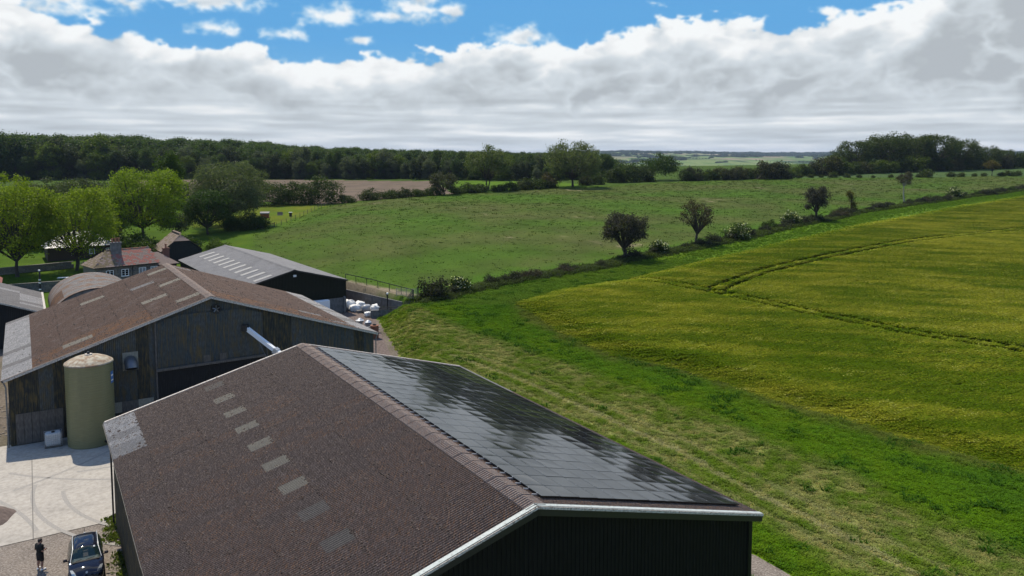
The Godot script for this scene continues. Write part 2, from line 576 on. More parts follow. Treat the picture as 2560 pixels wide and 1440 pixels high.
	M.brick = surfaced(grain(69, 0.05, [[0.0, 0.09, 0.04, 0.028], [1.0, 0.2, 0.095, 0.065]], 256, 4), Vector3(0.6, 0.6, 0.6), 0.9)
	M.brick_dark = surfaced(grain(70, 0.05, [[0.0, 0.035, 0.024, 0.02], [1.0, 0.09, 0.062, 0.05]], 256, 4), Vector3(0.6, 0.6, 0.6), 0.9)
	M.tile_red = surfaced(grain(71, 0.06, [[0.0, 0.14, 0.045, 0.035], [0.5, 0.24, 0.085, 0.065], [1.0, 0.36, 0.17, 0.14]], 256, 4), Vector3(0.5, 0.5, 0.5), 0.9)
	M.tile_grey = surfaced(grain(72, 0.06, [[0.0, 0.09, 0.062, 0.05], [0.5, 0.17, 0.125, 0.105], [1.0, 0.3, 0.25, 0.22]], 256, 4), Vector3(0.5, 0.5, 0.5), 0.9)
	M.tile_moss = surfaced(grain(73, 0.06, [[0.0, 0.06, 0.045, 0.022], [0.5, 0.13, 0.098, 0.055], [1.0, 0.2, 0.165, 0.11]], 256, 4), Vector3(0.5, 0.5, 0.5), 0.95)
	M.slate = surfaced(grain(74, 0.06, [[0.0, 0.22, 0.225, 0.235], [1.0, 0.34, 0.345, 0.355]], 256, 4), Vector3(0.5, 0.5, 0.5), 0.42)
	M.white_paint = plain(lin(0.78, 0.78, 0.76), 0.5)
	M.dark_glass = plain(lin(0.012, 0.014, 0.016), 0.08)
	M.blue_glass = plain(lin(0.05, 0.06, 0.075), 0.1)
	M.terracotta = plain(lin(0.3, 0.13, 0.075), 0.85)
	M.lead = plain(lin(0.12, 0.12, 0.125), 0.6)
	M.black_metal = plain(lin(0.012, 0.012, 0.013), 0.5)
	M.grey_metal = plain(lin(0.16, 0.17, 0.18), 0.45, 0.6)
	M.galvanised = surfaced(grain(75, 0.05, [[0.0, 0.36, 0.38, 0.40], [1.0, 0.58, 0.6, 0.62]], 256, 3), Vector3(0.9, 0.9, 0.9), 0.4)
	M.galvanised.metallic = 0.5
	M.white_metal = plain(lin(0.8, 0.82, 0.84), 0.45)
	M.tank = over(surfaced(grain(76, 0.03, [[0.0, 0.155, 0.152, 0.072], [0.5, 0.19, 0.185, 0.09], [1.0, 0.225, 0.22, 0.11]], 256, 4), Vector3(0.14, 1.7, 0.14), 0.45), grain(77, 0.012, [[0.0, 0.76, 0.76, 0.74], [1.0, 1.0, 0.98, 0.95]], 256, 4), Vector3(0.3, 0.05, 0.3), BaseMaterial3D.BLEND_MODE_MUL)
	M.tank_top = over(surfaced(grain(78, 0.03, [[0.0, 0.30, 0.27, 0.2], [1.0, 0.5, 0.47, 0.38]], 256, 5), Vector3(0.4, 0.4, 0.4), 0.8), rust, Vector3(0.3, 0.3, 0.3))
	M.label_blue = plain(lin(0.05, 0.16, 0.42), 0.5)
	M.label_white = plain(lin(0.72, 0.74, 0.76), 0.5)
	M.plywood = surfaced(grain(79, 0.04, [[0.0, 0.17, 0.16, 0.125], [1.0, 0.34, 0.325, 0.27]], 256, 4), Vector3(0.5, 0.3, 0.5), 0.9)
	M.bag = surfaced(grain(80, 0.04, [[0.0, 0.5, 0.5, 0.49], [1.0, 0.82, 0.82, 0.8]], 256, 4), Vector3(0.6, 0.6, 0.6), 0.6)
	M.bale = surfaced(grain(81, 0.04, [[0.0, 0.2, 0.21, 0.22], [1.0, 0.34, 0.35, 0.36]], 256, 4), Vector3(0.4, 0.4, 0.4), 0.35)
	M.rusty = surfaced(grain(82, 0.04, [[0.0, 0.11, 0.04, 0.022], [1.0, 0.26, 0.11, 0.06]], 256, 5), Vector3(0.6, 0.6, 0.6), 0.85)
	M.wood = surfaced(grain(83, 0.04, [[0.0, 0.05, 0.046, 0.038], [1.0, 0.14, 0.13, 0.11]], 256, 4), Vector3(0.6, 0.6, 0.6), 0.9)
	M.wood_pale = surfaced(grain(84, 0.04, [[0.0, 0.2, 0.19, 0.17], [1.0, 0.4, 0.385, 0.35]], 256, 4), Vector3(0.8, 0.8, 0.8), 0.9)
	M.orange_wood = plain(lin(0.28, 0.09, 0.035), 0.85)
	M.plastic_green = plain(lin(0.012, 0.05, 0.03), 0.4)
	M.plastic_blue = plain(lin(0.015, 0.03, 0.16), 0.4)
	M.solar = plain(lin(0.012, 0.013, 0.015), 0.06)
	M.solar.metallic_specular = 0.58
	M.solar_frame = plain(lin(0.012, 0.012, 0.013), 0.35, 0.3)
	M.moss_lump = surfaced(grain(85, 0.1, [[0.0, 0.02, 0.014, 0.012], [0.7, 0.06, 0.042, 0.034], [1.0, 0.13, 0.1, 0.085]], 256, 3), Vector3(2.0, 2.0, 2.0), 0.95)
	# fields and foliage take their colours from the mesh
	var fine_grass := [[0.0, 0.3, 0.3, 0.3], [0.4, 0.56, 0.56, 0.56], [0.6, 0.7, 0.7, 0.7], [1.0, 1.0, 0.98, 0.95]]
	M.field = over(surfaced(grain(86, 0.05, fine_grass, 1024, 5, FastNoiseLite.TYPE_SIMPLEX_SMOOTH, 0.75), Vector3(0.05, 0.05, 0.05), 0.95, true), grain(87, 0.012, [[0.0, 0.6, 0.6, 0.6], [0.5, 0.82, 0.82, 0.82], [1.0, 1.0, 0.98, 0.92]], 512, 5), Vector3(0.011, 0.011, 0.011), BaseMaterial3D.BLEND_MODE_MUL)
	M.blades = plain(Color.WHITE, 0.7)
	M.blades.vertex_color_use_as_albedo = true
	M.blades.metallic_specular = 0.1
	M.field.metallic_specular = 0.1
	M.blades.backlight_enabled = true
	M.blades.backlight = lin(0.75, 0.8, 0.2)
	M.leaf = plain(Color.WHITE, 0.55)
	M.leaf.vertex_color_use_as_albedo = true
	M.leaf.metallic_specular = 0.25
	M.leaf.backlight_enabled = true
	M.leaf.backlight = lin(0.85, 0.95, 0.35)
	M.bark = surfaced(grain(88, 0.05, [[0.0, 0.022, 0.018, 0.014], [1.0, 0.085, 0.073, 0.06]], 256, 4), Vector3(0.8, 0.25, 0.8), 0.95)
	M.bark_pale = surfaced(grain(89, 0.05, [[0.0, 0.2, 0.19, 0.17], [1.0, 0.45, 0.43, 0.39]], 256, 4), Vector3(0.8, 0.25, 0.8), 0.95)


# ---------- the land
const RISE := [[-100000.0, 0.0], [55.0, 0.0], [80.0, 0.8], [110.0, 2.4], [150.0, 5.0], [200.0, 7.3], [300.0, 10.0], [400.0, 12.0], [500.0, 13.0], [600.0, 11.5], [800.0, 4.0], [1200.0, -15.0], [1800.0, -30.0], [2600.0, -22.0], [4000.0, 8.0], [5500.0, 36.0], [7000.0, 48.0], [9000.0, 30.0], [30000.0, -60.0]]
var YARD := PackedVector2Array([Vector2(-12.3, -20), Vector2(-12.3, -86), Vector2(-19.5, -110.2), Vector2(-16.2, -111.5), Vector2(-27, -122.5), Vector2(-47, -143), Vector2(-80, -143), Vector2(-140, -120), Vector2(-140, 40), Vector2(30, 40), Vector2(30, -20)])
var BARLEY_TOP := PackedVector2Array([Vector2(0.3, -109.2), Vector2(7, -117.2), Vector2(17.7, -123.9), Vector2(48.4, -152.4), Vector2(74.3, -176.8), Vector2(109.3, -209.2), Vector2(175.6, -268.1), Vector2(270, -345)])
var BARLEY_LOW := PackedVector2Array([Vector2(0.3, -109.2), Vector2(5.7, -94.6), Vector2(10.9, -84.9), Vector2(17.4, -80), Vector2(23.3, -72.2), Vector2(28.5, -66.6), Vector2(32.6, -60.8), Vector2(37.4, -55.4), Vector2(48, -42), Vector2(75, -15), Vector2(110, 10)])
var STRAW_TOP := PackedVector2Array([Vector2(-15.6, -105.3), Vector2(-9, -92.8), Vector2(0.7, -84.9), Vector2(8.5, -75.6), Vector2(14.8, -68.1), Vector2(19.5, -60), Vector2(23.3, -54), Vector2(26.1, -48.4), Vector2(29.2, -42.9), Vector2(36, -30)])
var STRAW_LOW := PackedVector2Array([Vector2(-16.8, -99), Vector2(-5.3, -80.7), Vector2(0.6, -72.7), Vector2(7.3, -64.3), Vector2(12.5, -56.9), Vector2(16.2, -49.6), Vector2(19.1, -41.2), Vector2(24, -26)])
var TRACK := PackedVector2Array([Vector2(-7, -85), Vector2(0.6, -76.8), Vector2(7.6, -67.1), Vector2(13, -59.2), Vector2(14.9, -54.7), Vector2(16.8, -51.4), Vector2(19.9, -45.8), Vector2(21.7, -42.1), Vector2(26, -34)])
var TRAM := PackedVector2Array([Vector2(90, -58), Vector2(56.5, -84.9), Vector2(48.2, -91.1), Vector2(38, -102.2), Vector2(30, -112.2), Vector2(22.7, -119.8), Vector2(17.7, -123.9)])
var LOOP := PackedVector2Array([Vector2(29.4, -112.2), Vector2(30.5, -116), Vector2(33.9, -119.8), Vector2(40.4, -126.8), Vector2(54.7, -138.2), Vector2(77.1, -154.7), Vector2(116.2, -176.7), Vector2(190, -215)])
var HEDGE := PackedVector2Array([Vector2(-13, -111.5), Vector2(-10.9, -113.4), Vector2(-5.3, -119.8), Vector2(1, -125.4), Vector2(7.7, -129.9), Vector2(15, -134.8), Vector2(20.9, -141.9), Vector2(28.7, -148), Vector2(38.3, -156.2), Vector2(48.1, -165), Vector2(67.5, -185.9), Vector2(77.3, -193.7), Vector2(92.3, -212.4), Vector2(116.2, -231.8), Vector2(150, -261.8), Vector2(170, -277.1), Vector2(196.4, -300.1), Vector2(290, -380)])
var UPPER := PackedVector2Array([Vector2(-66, -196), Vector2(-62, -198.7), Vector2(-60.7, -220.4), Vector2(-59.5, -249), Vector2(-51.3, -259.2), Vector2(-39.4, -268.8), Vector2(-19.5, -281), Vector2(2.3, -301.5), Vector2(35.8, -324.6), Vector2(74.6, -350.4), Vector2(124.9, -371.8), Vector2(176.9, -377.1), Vector2(251.6, -384.8), Vector2(290, -388)])
var BROWN := PackedVector2Array([Vector2(-145, -412), Vector2(-88, -396), Vector2(-38, -370), Vector2(-22, -283), Vector2(-40, -270), Vector2(-52, -261), Vector2(-60, -253), Vector2(-80, -262), Vector2(-120, -290), Vector2(-170, -330), Vector2(-200, -400)])
var GREEN := PackedVector2Array([Vector2(-38, -371), Vector2(-22, -283), Vector2(2.3, -303), Vector2(35, -326), Vector2(20, -352)])
var CROP := PackedVector2Array([Vector2(124.9, -373), Vector2(176.9, -378), Vector2(251.6, -386), Vector2(290, -389), Vector2(520, -420), Vector2(520, -500), Vector2(300, -462), Vector2(220, -426), Vector2(168, -404)])
var PADDOCK := PackedVector2Array([Vector2(-66, -197), Vector2(-61, -222), Vector2(-59.8, -249), Vector2(-72, -258), Vector2(-98, -246), Vector2(-88, -204)])
var barley_poly := PackedVector2Array()
var meadow_poly := PackedVector2Array()
const FIELD_GAIN := 1.75


func rise(s: float) -> float:
	for i in range(1, RISE.size() - 1):
		if s <= RISE[i + 1][0]:
			if s <= RISE[1][0]:
				return 0.0
			var h: float = RISE[i + 1][0] - RISE[i][0]
			var t: float = (s - RISE[i][0]) / h
			var m0: float = 0.0 if i <= 1 else (RISE[i + 1][1] - RISE[i - 1][1]) / (RISE[i + 1][0] - RISE[i - 1][0])
			var m1: float = 0.0 if i + 2 >= RISE.size() else (RISE[i + 2][1] - RISE[i][1]) / (RISE[i + 2][0] - RISE[i][0])
			var t2 := t * t
			var t3 := t2 * t
			return (2.0 * t3 - 3.0 * t2 + 1.0) * RISE[i][1] + (t3 - 2.0 * t2 + t) * h * m0 + (3.0 * t2 - 2.0 * t3) * RISE[i + 1][1] + (t3 - t2) * h * m1
	return -60.0


func height(x: float, z: float) -> float:
	var s := -z - 55.0 * smoothstep(-20.0, -70.0, x)
	var h := rise(s) + 7.0 * exp(-pow((x - 330.0) / 300.0, 2.0) - pow((z + 640.0) / 230.0, 2.0))
	if absf(x) < 150.0 and z > -150.0 and z < 50.0 and h != 0.0:
		var p := Vector2(x, z)
		if Geometry2D.is_point_in_polygon(p, YARD):
			return 0.0
		var d := along(p, YARD, true)
		h *= smoothstep(0.0, 0.8, d) if z < -111.0 else smoothstep(0.0, 4.0, d)
	if s > 900.0:
		h += noise_a.get_noise_2d(x * 0.00055, z * 0.00055) * 26.0 * smoothstep(900.0, 2600.0, s)
	elif s > 60.0:
		h += noise_b.get_noise_2d(x * 0.012, z * 0.012) * 0.35 * smoothstep(60.0, 140.0, s) * (1.0 - smoothstep(600.0, 900.0, s))
	return h


func along(p: Vector2, line: PackedVector2Array, closed := false) -> float:
	var best := 1e12
	var n := line.size()
	for i in (n if closed else n - 1):
		best = minf(best, p.distance_squared_to(Geometry2D.get_closest_point_to_segment(p, line[i], line[(i + 1) % n])))
	return sqrt(best)


func on_land(x: float, z: float) -> Vector3:
	return Vector3(x, height(x, z), z)


func axis(lo: float, fine0: float, fine1: float, hi: float, step: float, grow: float) -> PackedFloat32Array:
	var a := PackedFloat32Array()
	var x := fine0
	var back := []
	var st := step
	while x > lo:
		st *= 1.0 + grow
		x -= st
		back.append(x)
	back.reverse()
	for b in back:
		a.append(b)
	x = fine0
	while x < fine1:
		a.append(x)
		x += step
	st = step
	while x < hi:
		a.append(x)
		st *= 1.0 + grow
		x += st
	a.append(x)
	return a


func field_at(p: Vector2) -> int:
	# 0 ground, 1 barley, 2 margin, 3 meadow, 4 ploughed, 5 crop, 6 lawn, 7 far country, 8 paddock, 9 green field
	if p.y > -500.0 and p.x > -220.0 and p.x < 530.0:
		if p.y > -150.0 and Geometry2D.is_point_in_polygon(p, YARD):
			return 0 if p.y > -125.0 and p.x > -62.0 else 6
		if Geometry2D.is_point_in_polygon(p, barley_poly):
			return 1
		if Geometry2D.is_point_in_polygon(p, meadow_poly):
			return 3
		if Geometry2D.is_point_in_polygon(p, CROP):
			return 5
		if Geometry2D.is_point_in_polygon(p, BROWN):
			return 4
		if Geometry2D.is_point_in_polygon(p, GREEN):
			return 9
		if Geometry2D.is_point_in_polygon(p, PADDOCK):
			return 8
		if p.x > -20.0 and p.y > -330.0:
			return 2
		if p.y > -330.0:
			return 6
	return 7


func crop_lift(p: Vector2) -> float:
	# the standing barley with its tramlines pressed into it
	var edge := minf(along(p, BARLEY_LOW), along(p, BARLEY_TOP))
	var up := 0.4 * smoothstep(0.0, 4.0, edge)
	return up * (1.0 - 0.6 * tram(p))


func tram(p: Vector2) -> float:
	var t := 0.0
	for line in [TRAM, LOOP]:
		var d: float = along(p, line)
		if d < 3.0:
			t = maxf(t, 1.0 - smoothstep(0.42, 0.95, absf(d - 1.05)))
	return t


func land_color(f: int, p: Vector2) -> Color:
	var big := noise_a.get_noise_2d(p.x * 0.021, p.y * 0.021)
	var mid := noise_a.get_noise_2d(p.x * 0.11 + 50.0, p.y * 0.11)
	var fine := noise_b.get_noise_2d(p.x * 0.55, p.y * 0.55 + 9.0)
	var c := Color(0.1, 0.1, 0.05)
	match f:
		0:
			c = Color(0.17, 0.145, 0.12).lerp(Color(0.1, 0.09, 0.06), clampf(mid + 0.3, 0, 1))
		1:
			var wave := noise_b.get_noise_2d(p.x * 0.05 + p.y * 0.02, p.y * 0.22 - p.x * 0.05)
			c = Color(0.115, 0.155, 0.004).lerp(Color(0.19, 0.205, 0.014), clampf(big * 0.8 + wave * 0.8 + 0.3, 0, 1)).lerp(Color(0.06, 0.098, 0.008), clampf(-big * 0.9 + mid * 0.5, 0, 0.8))
			c = c.lerp(Color(0.05, 0.095, 0.008), 0.5 * tram(p))
		2:
			var lush := Color(0.088, 0.17, 0.006).lerp(Color(0.062, 0.14, 0.008), clampf(mid * 1.1 + 0.35, 0, 1)).lerp(Color(0.135, 0.195, 0.010), clampf(big + fine * 0.5 + 0.1, 0, 0.7))
			c = lush
			var d_crop := along(p, BARLEY_LOW)
			var dead := 1.0 - smoothstep(0.2, 3.2, d_crop + mid * 2.2 + fine * 0.8)
			c = c.lerp(Color(0.13, 0.118, 0.035), dead * 0.6)
			if p.y > -112.0 and p.x < 45.0:
				var a := along(p, STRAW_TOP)
				var b := along(p, STRAW_LOW)
				var span := maxf(a + b, 0.01)
				var inside := 1.0 - smoothstep(0.9, 1.4, span / 9.5)
				if inside > 0.0:
					var dry := clampf(0.42 + mid * 0.9 + fine * 0.9, 0, 1) * inside
					c = c.lerp(Color(0.11, 0.155, 0.016), inside * 0.55).lerp(Color(0.26, 0.235, 0.10), dry * 0.62)
				var w := along(p, TRACK)
				c = c.lerp(Color(0.32, 0.28, 0.16), (1.0 - smoothstep(0.1, 0.45, absf(w - 0.1) + fine * 0.35)) * 0.6)
				c = c.lerp(Color(0.26, 0.235, 0.12), (1.0 - smoothstep(0.15, 0.5, absf(w - 1.9) + fine * 0.4)) * 0.45)
			if p.y < -108.0:
				c = c.lerp(Color(0.10, 0.165, 0.02), 0.6)
		3:
			c = Color(0.062, 0.094, 0.02).lerp(Color(0.085, 0.1, 0.032), clampf(big * 1.3 + mid * 0.4 + 0.15, 0, 1)).lerp(Color(0.058, 0.122, 0.014), clampf(-big * 1.2 + 0.05, 0, 0.8))
			c = c.lerp(Color(0.27, 0.235, 0.15), smoothstep(0.48, 0.68, mid * 0.6 + big * 0.55 + fine * 0.12) * 0.75)
			var near_edge := along(p, HEDGE) if p.y > -310.0 else 99.0
			c = c.lerp(Color(0.06, 0.13, 0.014), 0.8 * (1.0 - smoothstep(2.0, 10.0, near_edge + mid * 4.0)))
			var rim := along(p, UPPER)
			c = c.lerp(Color(0.075, 0.135, 0.016), 0.55 * (1.0 - smoothstep(1.0, 5.0, rim)))
			var bare := absf(along(p, PackedVector2Array([Vector2(-27, -123.5), Vector2(-21, -118.2), Vector2(-15.5, -114.5)])))
			c = c.lerp(Color(0.25, 0.205, 0.15), 0.9 * (1.0 - smoothstep(0.5, 1.6, bare + fine * 0.5)))
		4:
			c = Color(0.15, 0.118, 0.094).lerp(Color(0.12, 0.1, 0.072), clampf(mid + 0.2, 0, 1))
		5:
			c = Color(0.058, 0.098, 0.036).lerp(Color(0.07, 0.112, 0.04), clampf(mid + 0.4, 0, 1))
		6:
			c = Color(0.052, 0.1, 0.012).lerp(Color(0.072, 0.12, 0.016), clampf(mid + 0.4, 0, 1))
		8:
			c = Color(0.115, 0.135, 0.018).lerp(Color(0.075, 0.125, 0.014), clampf(mid + 0.4, 0, 1))
		9:
			c = Color(0.08, 0.145, 0.016)
		7:
			var r := p.length()
			var cell := noise_c.get_noise_2d(p.x * 0.0028 + 0.3, p.y * 0.0028)
			if r < 700.0:
				c = Color(0.06, 0.1, 0.02).lerp(Color(0.05, 0.085, 0.02), clampf(mid + 0.5, 0, 1))
			elif cell < -0.35:
				c = Color(0.27, 0.22, 0.15)
			elif cell < 0.05:
				c = Color(0.1, 0.17, 0.045)
			elif cell < 0.4:
				c = Color(0.17, 0.22, 0.075)
			else:
				c = Color(0.055, 0.09, 0.03)
	return Color(c.r * FIELD_GAIN, c.g * FIELD_GAIN, c.b * FIELD_GAIN)


func make_terrain() -> void:
	barley_poly = BARLEY_TOP.duplicate()
	barley_poly.append(Vector2(460, -330))
	barley_poly.append(Vector2(460, 60))
	barley_poly.append(Vector2(150, 60))
	for i in range(BARLEY_LOW.size() - 1, 0, -1):
		barley_poly.append(BARLEY_LOW[i])
	meadow_poly = UPPER.duplicate()
	for i in range(HEDGE.size() - 1, -1, -1):
		meadow_poly.append(HEDGE[i])
	for p in [Vector2(-16, -111.8), Vector2(-27, -122.8), Vector2(-47, -143.3), Vector2(-56, -165), Vector2(-62, -185)]:
		meadow_poly.append(p)
	var xs := axis(-9000.0, -30.0, 46.0, 9000.0, 0.75, 0.022)
	var zs := axis(-9500.0, -126.0, -24.0, 400.0, 0.75, 0.022)
	var nx := xs.size()
	var nz := zs.size()
	var ys := PackedFloat32Array()
	ys.resize(nx * nz)
	for j in nz:
		for i in nx:
			ys[j * nx + i] = height(xs[i], zs[j])
	var names := ["ground", "barley_field", "field_margin", "meadow", "ploughed_field", "green_crop_field", "lawn", "countryside", "paddock", "grass_field"]
	var shapes := []
	var maps := []
	for f in names.size():
		shapes.append(Shape.new())
		var m := PackedInt32Array()
		m.resize(nx * nz)
		m.fill(-1)
		maps.append(m)
	for j in nz - 1:
		for i in nx - 1:
			var f := field_at(Vector2((xs[i] + xs[i + 1]) * 0.5, (zs[j] + zs[j + 1]) * 0.5))
			var s: Shape = shapes[f]
			var m: PackedInt32Array = maps[f]
			var four := [j * nx + i, j * nx + i + 1, (j + 1) * nx + i + 1, (j + 1) * nx + i]
			for k: int in four:
				if m[k] < 0:
					var ii := k % nx
					var jj := k / nx
					var i0 := maxi(ii - 1, 0)
					var i1 := mini(ii + 1, nx - 1)
					var j0 := maxi(jj - 1, 0)
					var j1 := mini(jj + 1, nz - 1)
					var p := Vector2(xs[ii], zs[jj])
					var y := ys[k]
					if f == 1:
						y += crop_lift(p)
					m[k] = s.v.size()
					s.v.append(Vector3(p.x, y, p.y))
					s.n.append(Vector3(-(ys[jj * nx + i1] - ys[jj * nx + i0]) / (xs[i1] - xs[i0]), 1.0, -(ys[j1 * nx + ii] - ys[j0 * nx + ii]) / (zs[j1] - zs[j0])).normalized())
					s.c.append(land_color(f, p))
			maps[f] = m
			s.ix.append(m[four[0]]); s.ix.append(m[four[1]]); s.ix.append(m[four[2]])
			s.ix.append(m[four[0]]); s.ix.append(m[four[2]]); s.ix.append(m[four[3]])
	for f in names.size():
		if shapes[f].v.size():
			structure(names[f], shapes[f].mesh(), M.field)


func sheet(points: PackedVector2Array, y: float) -> ArrayMesh:
	var s := Shape.new()
	var tr := Geometry2D.triangulate_polygon(points)
	for p in points:
		s.v.append(Vector3(p.x, y, p.y))
		s.n.append(Vector3.UP)
		s.c.append(Color.WHITE)
	s.ix = tr
	return s.mesh()


func ribbon(line: PackedVector2Array, wide: float, y: float) -> ArrayMesh:
	var s := Shape.new()
	for i in line.size() - 1:
		var a := line[i]
		var b := line[i + 1]
		var t0 := (line[mini(i + 1, line.size() - 1)] - line[maxi(i - 1, 0)]).normalized().orthogonal() * wide * 0.5
		var t1 := (line[mini(i + 2, line.size() - 1)] - a).normalized().orthogonal() * wide * 0.5
		s.quad(Vector3(a.x - t0.x, y, a.y - t0.y), Vector3(a.x + t0.x, y, a.y + t0.y), Vector3(b.x + t1.x, y, b.y + t1.y), Vector3(b.x - t1.x, y, b.y - t1.y))
	return s.mesh()


func arc_line(c: Vector2, r: float, a0: float, a1: float, n := 24) -> PackedVector2Array:
	var l := PackedVector2Array()
	for i in n + 1:
		var a := lerpf(a0, a1, float(i) / n)
		l.append(c + Vector2(cos(a), sin(a)) * r)
	return l


func make_yard() -> void:
	structure("concrete_yard", sheet(PackedVector2Array([Vector2(-30.41, -44.4), Vector2(-25.1, -47.95), Vector2(-25.0, -48.6), Vector2(-4.3, -61.6), Vector2(-3.0, -64), Vector2(-7.4, -72), Vector2(-10.6, -79), Vector2(-12.6, -88), Vector2(-21, -90), Vector2(-14.2, -78), Vector2(-40.4, -60.6), Vector2(-90, -29), Vector2(-90, -4.5)]), 0.045), M.concrete)
	structure("gravel_yard", sheet(PackedVector2Array([Vector2(-30.41, -44.4), Vector2(-90, -4.5), Vector2(-90, 30), Vector2(12, 30), Vector2(-8.5, -22), Vector2(-25.1, -47.95)]), 0.016), M.gravel)
	structure("gravel_strip", sheet(PackedVector2Array([Vector2(8, -30), Vector2(15.4, -41.0), Vector2(14.0, -43.4), Vector2(-0.5, -55.2), Vector2(-2, -54)]), 0.022), M.gravel)
	structure("pocket_floor", sheet(PackedVector2Array([Vector2(-14, -88), Vector2(-20, -110), Vector2(-16.6, -111.5), Vector2(-27, -122), Vector2(-44, -120), Vector2(-30, -90)]), 0.03), M.brown_yard)
	# joints and tyre marks on the concrete
	for l in [PackedVector2Array([Vector2(-36.73, -57.71), Vector2(-28.98, -45.27)]), PackedVector2Array([Vector2(-29.6, -56.2), Vector2(-26.6, -55.5), Vector2(-25.4, -50.5)])]:
		structure("slab_joint", ribbon(l, 0.05, 0.052), M.joint)
	for a in [[Vector2(-20.5, -58.5), 14.2, 1.75, 2.75], [Vector2(-20.5, -58.5), 12.4, 1.6, 2.6], [Vector2(-43, -80), 27.0, 0.55, 1.15], [Vector2(-47, -30), 24.0, -1.25, -0.75], [Vector2(-30, -75), 21.0, 1.0, 1.9], [Vector2(-60, -66), 29.0, 0.0, 0.5]]:
		structure("tyre_mark", ribbon(arc_line(a[0], a[1], a[2], a[3]), 0.26, 0.049), M.tyre_mark)


# ---------- barns. Local axes of a barn: x across (right positive), y up, -z along the ridge away from its near gable.
var sheet_cache := {}


func corrugated(wide: float, long: float, waves: int, deep: float, seg := 6) -> ArrayMesh:
	var key := "%.3f %.3f %d %.3f" % [wide, long, waves, deep]
	if sheet_cache.has(key):
		return sheet_cache[key]
	var s := Shape.new()
	var m := waves * seg
	for i in m + 1:
		var t := float(i) / m
		var y := cos(t * waves * TAU) * deep * 0.5
		var dy := -sin(t * waves * TAU) * deep * 0.5 * waves * TAU / wide
		for k in 2:
			s.v.append(Vector3((t - 0.5) * wide, y, long * k))
			s.n.append(Vector3(-dy, 1, 0).normalized())
			s.c.append(Color.WHITE)
	for i in m:
		s.ix.append(i * 2); s.ix.append(i * 2 + 2); s.ix.append(i * 2 + 3)
		s.ix.append(i * 2); s.ix.append(i * 2 + 3); s.ix.append(i * 2 + 1)
	# the cut lower edge has the thickness of the board
	for i in m:
		var a: Vector3 = s.v[i * 2 + 1]
		var b: Vector3 = s.v[i * 2 + 3]
		s.quad(a, b, b + Vector3(0, -0.012, 0), a + Vector3(0, -0.012, 0))
	sheet_cache[key] = s.righted().mesh()
	return sheet_cache[key]


# side: -1 left slope, 1 right slope. Sheets from laps[0] to laps[-1] metres down the slope. pick(row, col, z) gives the material.
func lay_roof(parent: Node3D, w: float, long: float, ye: float, yr: float, side: int, laps: Array, cols: int, waves: int, deep: float, pick: Callable, rng: RandomNumberGenerator, skip: Variant = null) -> void:
	var slope := Vector3(side * w * 0.5, ye - yr, 0)
	var len := slope.length()
	slope /= len
	var up := Vector3(-slope.y * side, slope.x * side, 0)
	var cw := long / cols
	for r in laps.size() - 1:
		var l: float = laps[r + 1] - laps[r]
		for c in cols:
			var z := -(c + 0.5) * cw
			if skip != null and skip.call(r, c):
				continue
			var o := Vector3(0, yr, 0) + slope * float(laps[r]) + Vector3(0, 0, z) + up * (0.018 + rng.randf_range(-0.0015, 0.002))
			var down := (slope * (l + 0.14) + up * 0.016).normalized()
			var n := (up - down * up.dot(down)).normalized()
			var x := n.cross(down)
			var b := Basis(x, n, down)
			part(parent, "roof_sheet", corrugated(cw, l + 0.14, waves, deep), pick.call(r, c, z), Transform3D(b, o))


func lay_ridge(parent: Node3D, w: float, long: float, ye: float, yr: float, n: int, waves: int, deep: float, reach: float, m: Material, rng: RandomNumberGenerator) -> void:
	var wide := long / n * 1.02
	var drop := (yr - ye) / (w * 0.5)
	var s := Shape.new()
	var cut := [-reach, -reach * 0.55, -0.13, -0.05, 0.05, 0.13, reach * 0.55, reach]
	var k := 5 * waves
	for i in k + 1:
		var t := float(i) / k
		var wob := cos(t * waves * TAU) * deep * 0.5
		for j in cut.size():
			var a: float = cut[j]
			var y: float = -maxf(absf(a) - 0.05, 0.0) * drop - (0.0 if absf(a) > 0.06 else -0.01)
			s.v.append(Vector3(a, y + wob, (t - 0.5) * wide))
			s.n.append(Vector3(signf(a) * drop * (1.0 if absf(a) > 0.1 else 0.4), 1, sin(t * waves * TAU) * deep * 0.5 * waves * TAU / wide).normalized())
			s.c.append(Color.WHITE)
	for i in k:
		for j in cut.size() - 1:
			var q := i * cut.size() + j
			var e := q + cut.size()
			s.ix.append(q); s.ix.append(e + 1); s.ix.append(q + 1)
			s.ix.append(q); s.ix.append(e); s.ix.append(e + 1)
	var mesh := s.righted().mesh()
	for i in n:
		part(parent, "ridge_cap", mesh, m, Transform3D(Basis().rotated(Vector3.UP, rng.randf_range(-0.002, 0.002)), Vector3(0, yr + 0.055 + rng.randf_range(-0.002, 0.004), -(i + 0.5) * long / n)))


# One ribbed cladding panel from a to b (bottom corners); the top follows top_a, top_b.
func ribbed(a: Vector3, b: Vector3, top_a: float, top_b: float, out: Vector3, ribs: int, deep: float) -> ArrayMesh:
	var s := Shape.new()
	var pts := []
	for i in ribs:
		for q in [[0.0, 0.0], [0.42, 0.0], [0.52, 1.0], [0.86, 1.0], [0.96, 0.0]]:
			pts.append([(i + q[0]) / ribs, q[1] * deep])
	pts.append([1.0, 0.0])
	for i in pts.size() - 1:
		var t0: float = pts[i][0]
		var t1: float = pts[i + 1][0]
		var p0: Vector3 = a.lerp(b, t0) + out * float(pts[i][1])
		var p1: Vector3 = a.lerp(b, t1) + out * float(pts[i + 1][1])
		s.quad(p0, Vector3(p0.x, lerpf(top_a, top_b, t0), p0.z), Vector3(p1.x, lerpf(top_a, top_b, t1), p1.z), p1)
	return s.mesh()


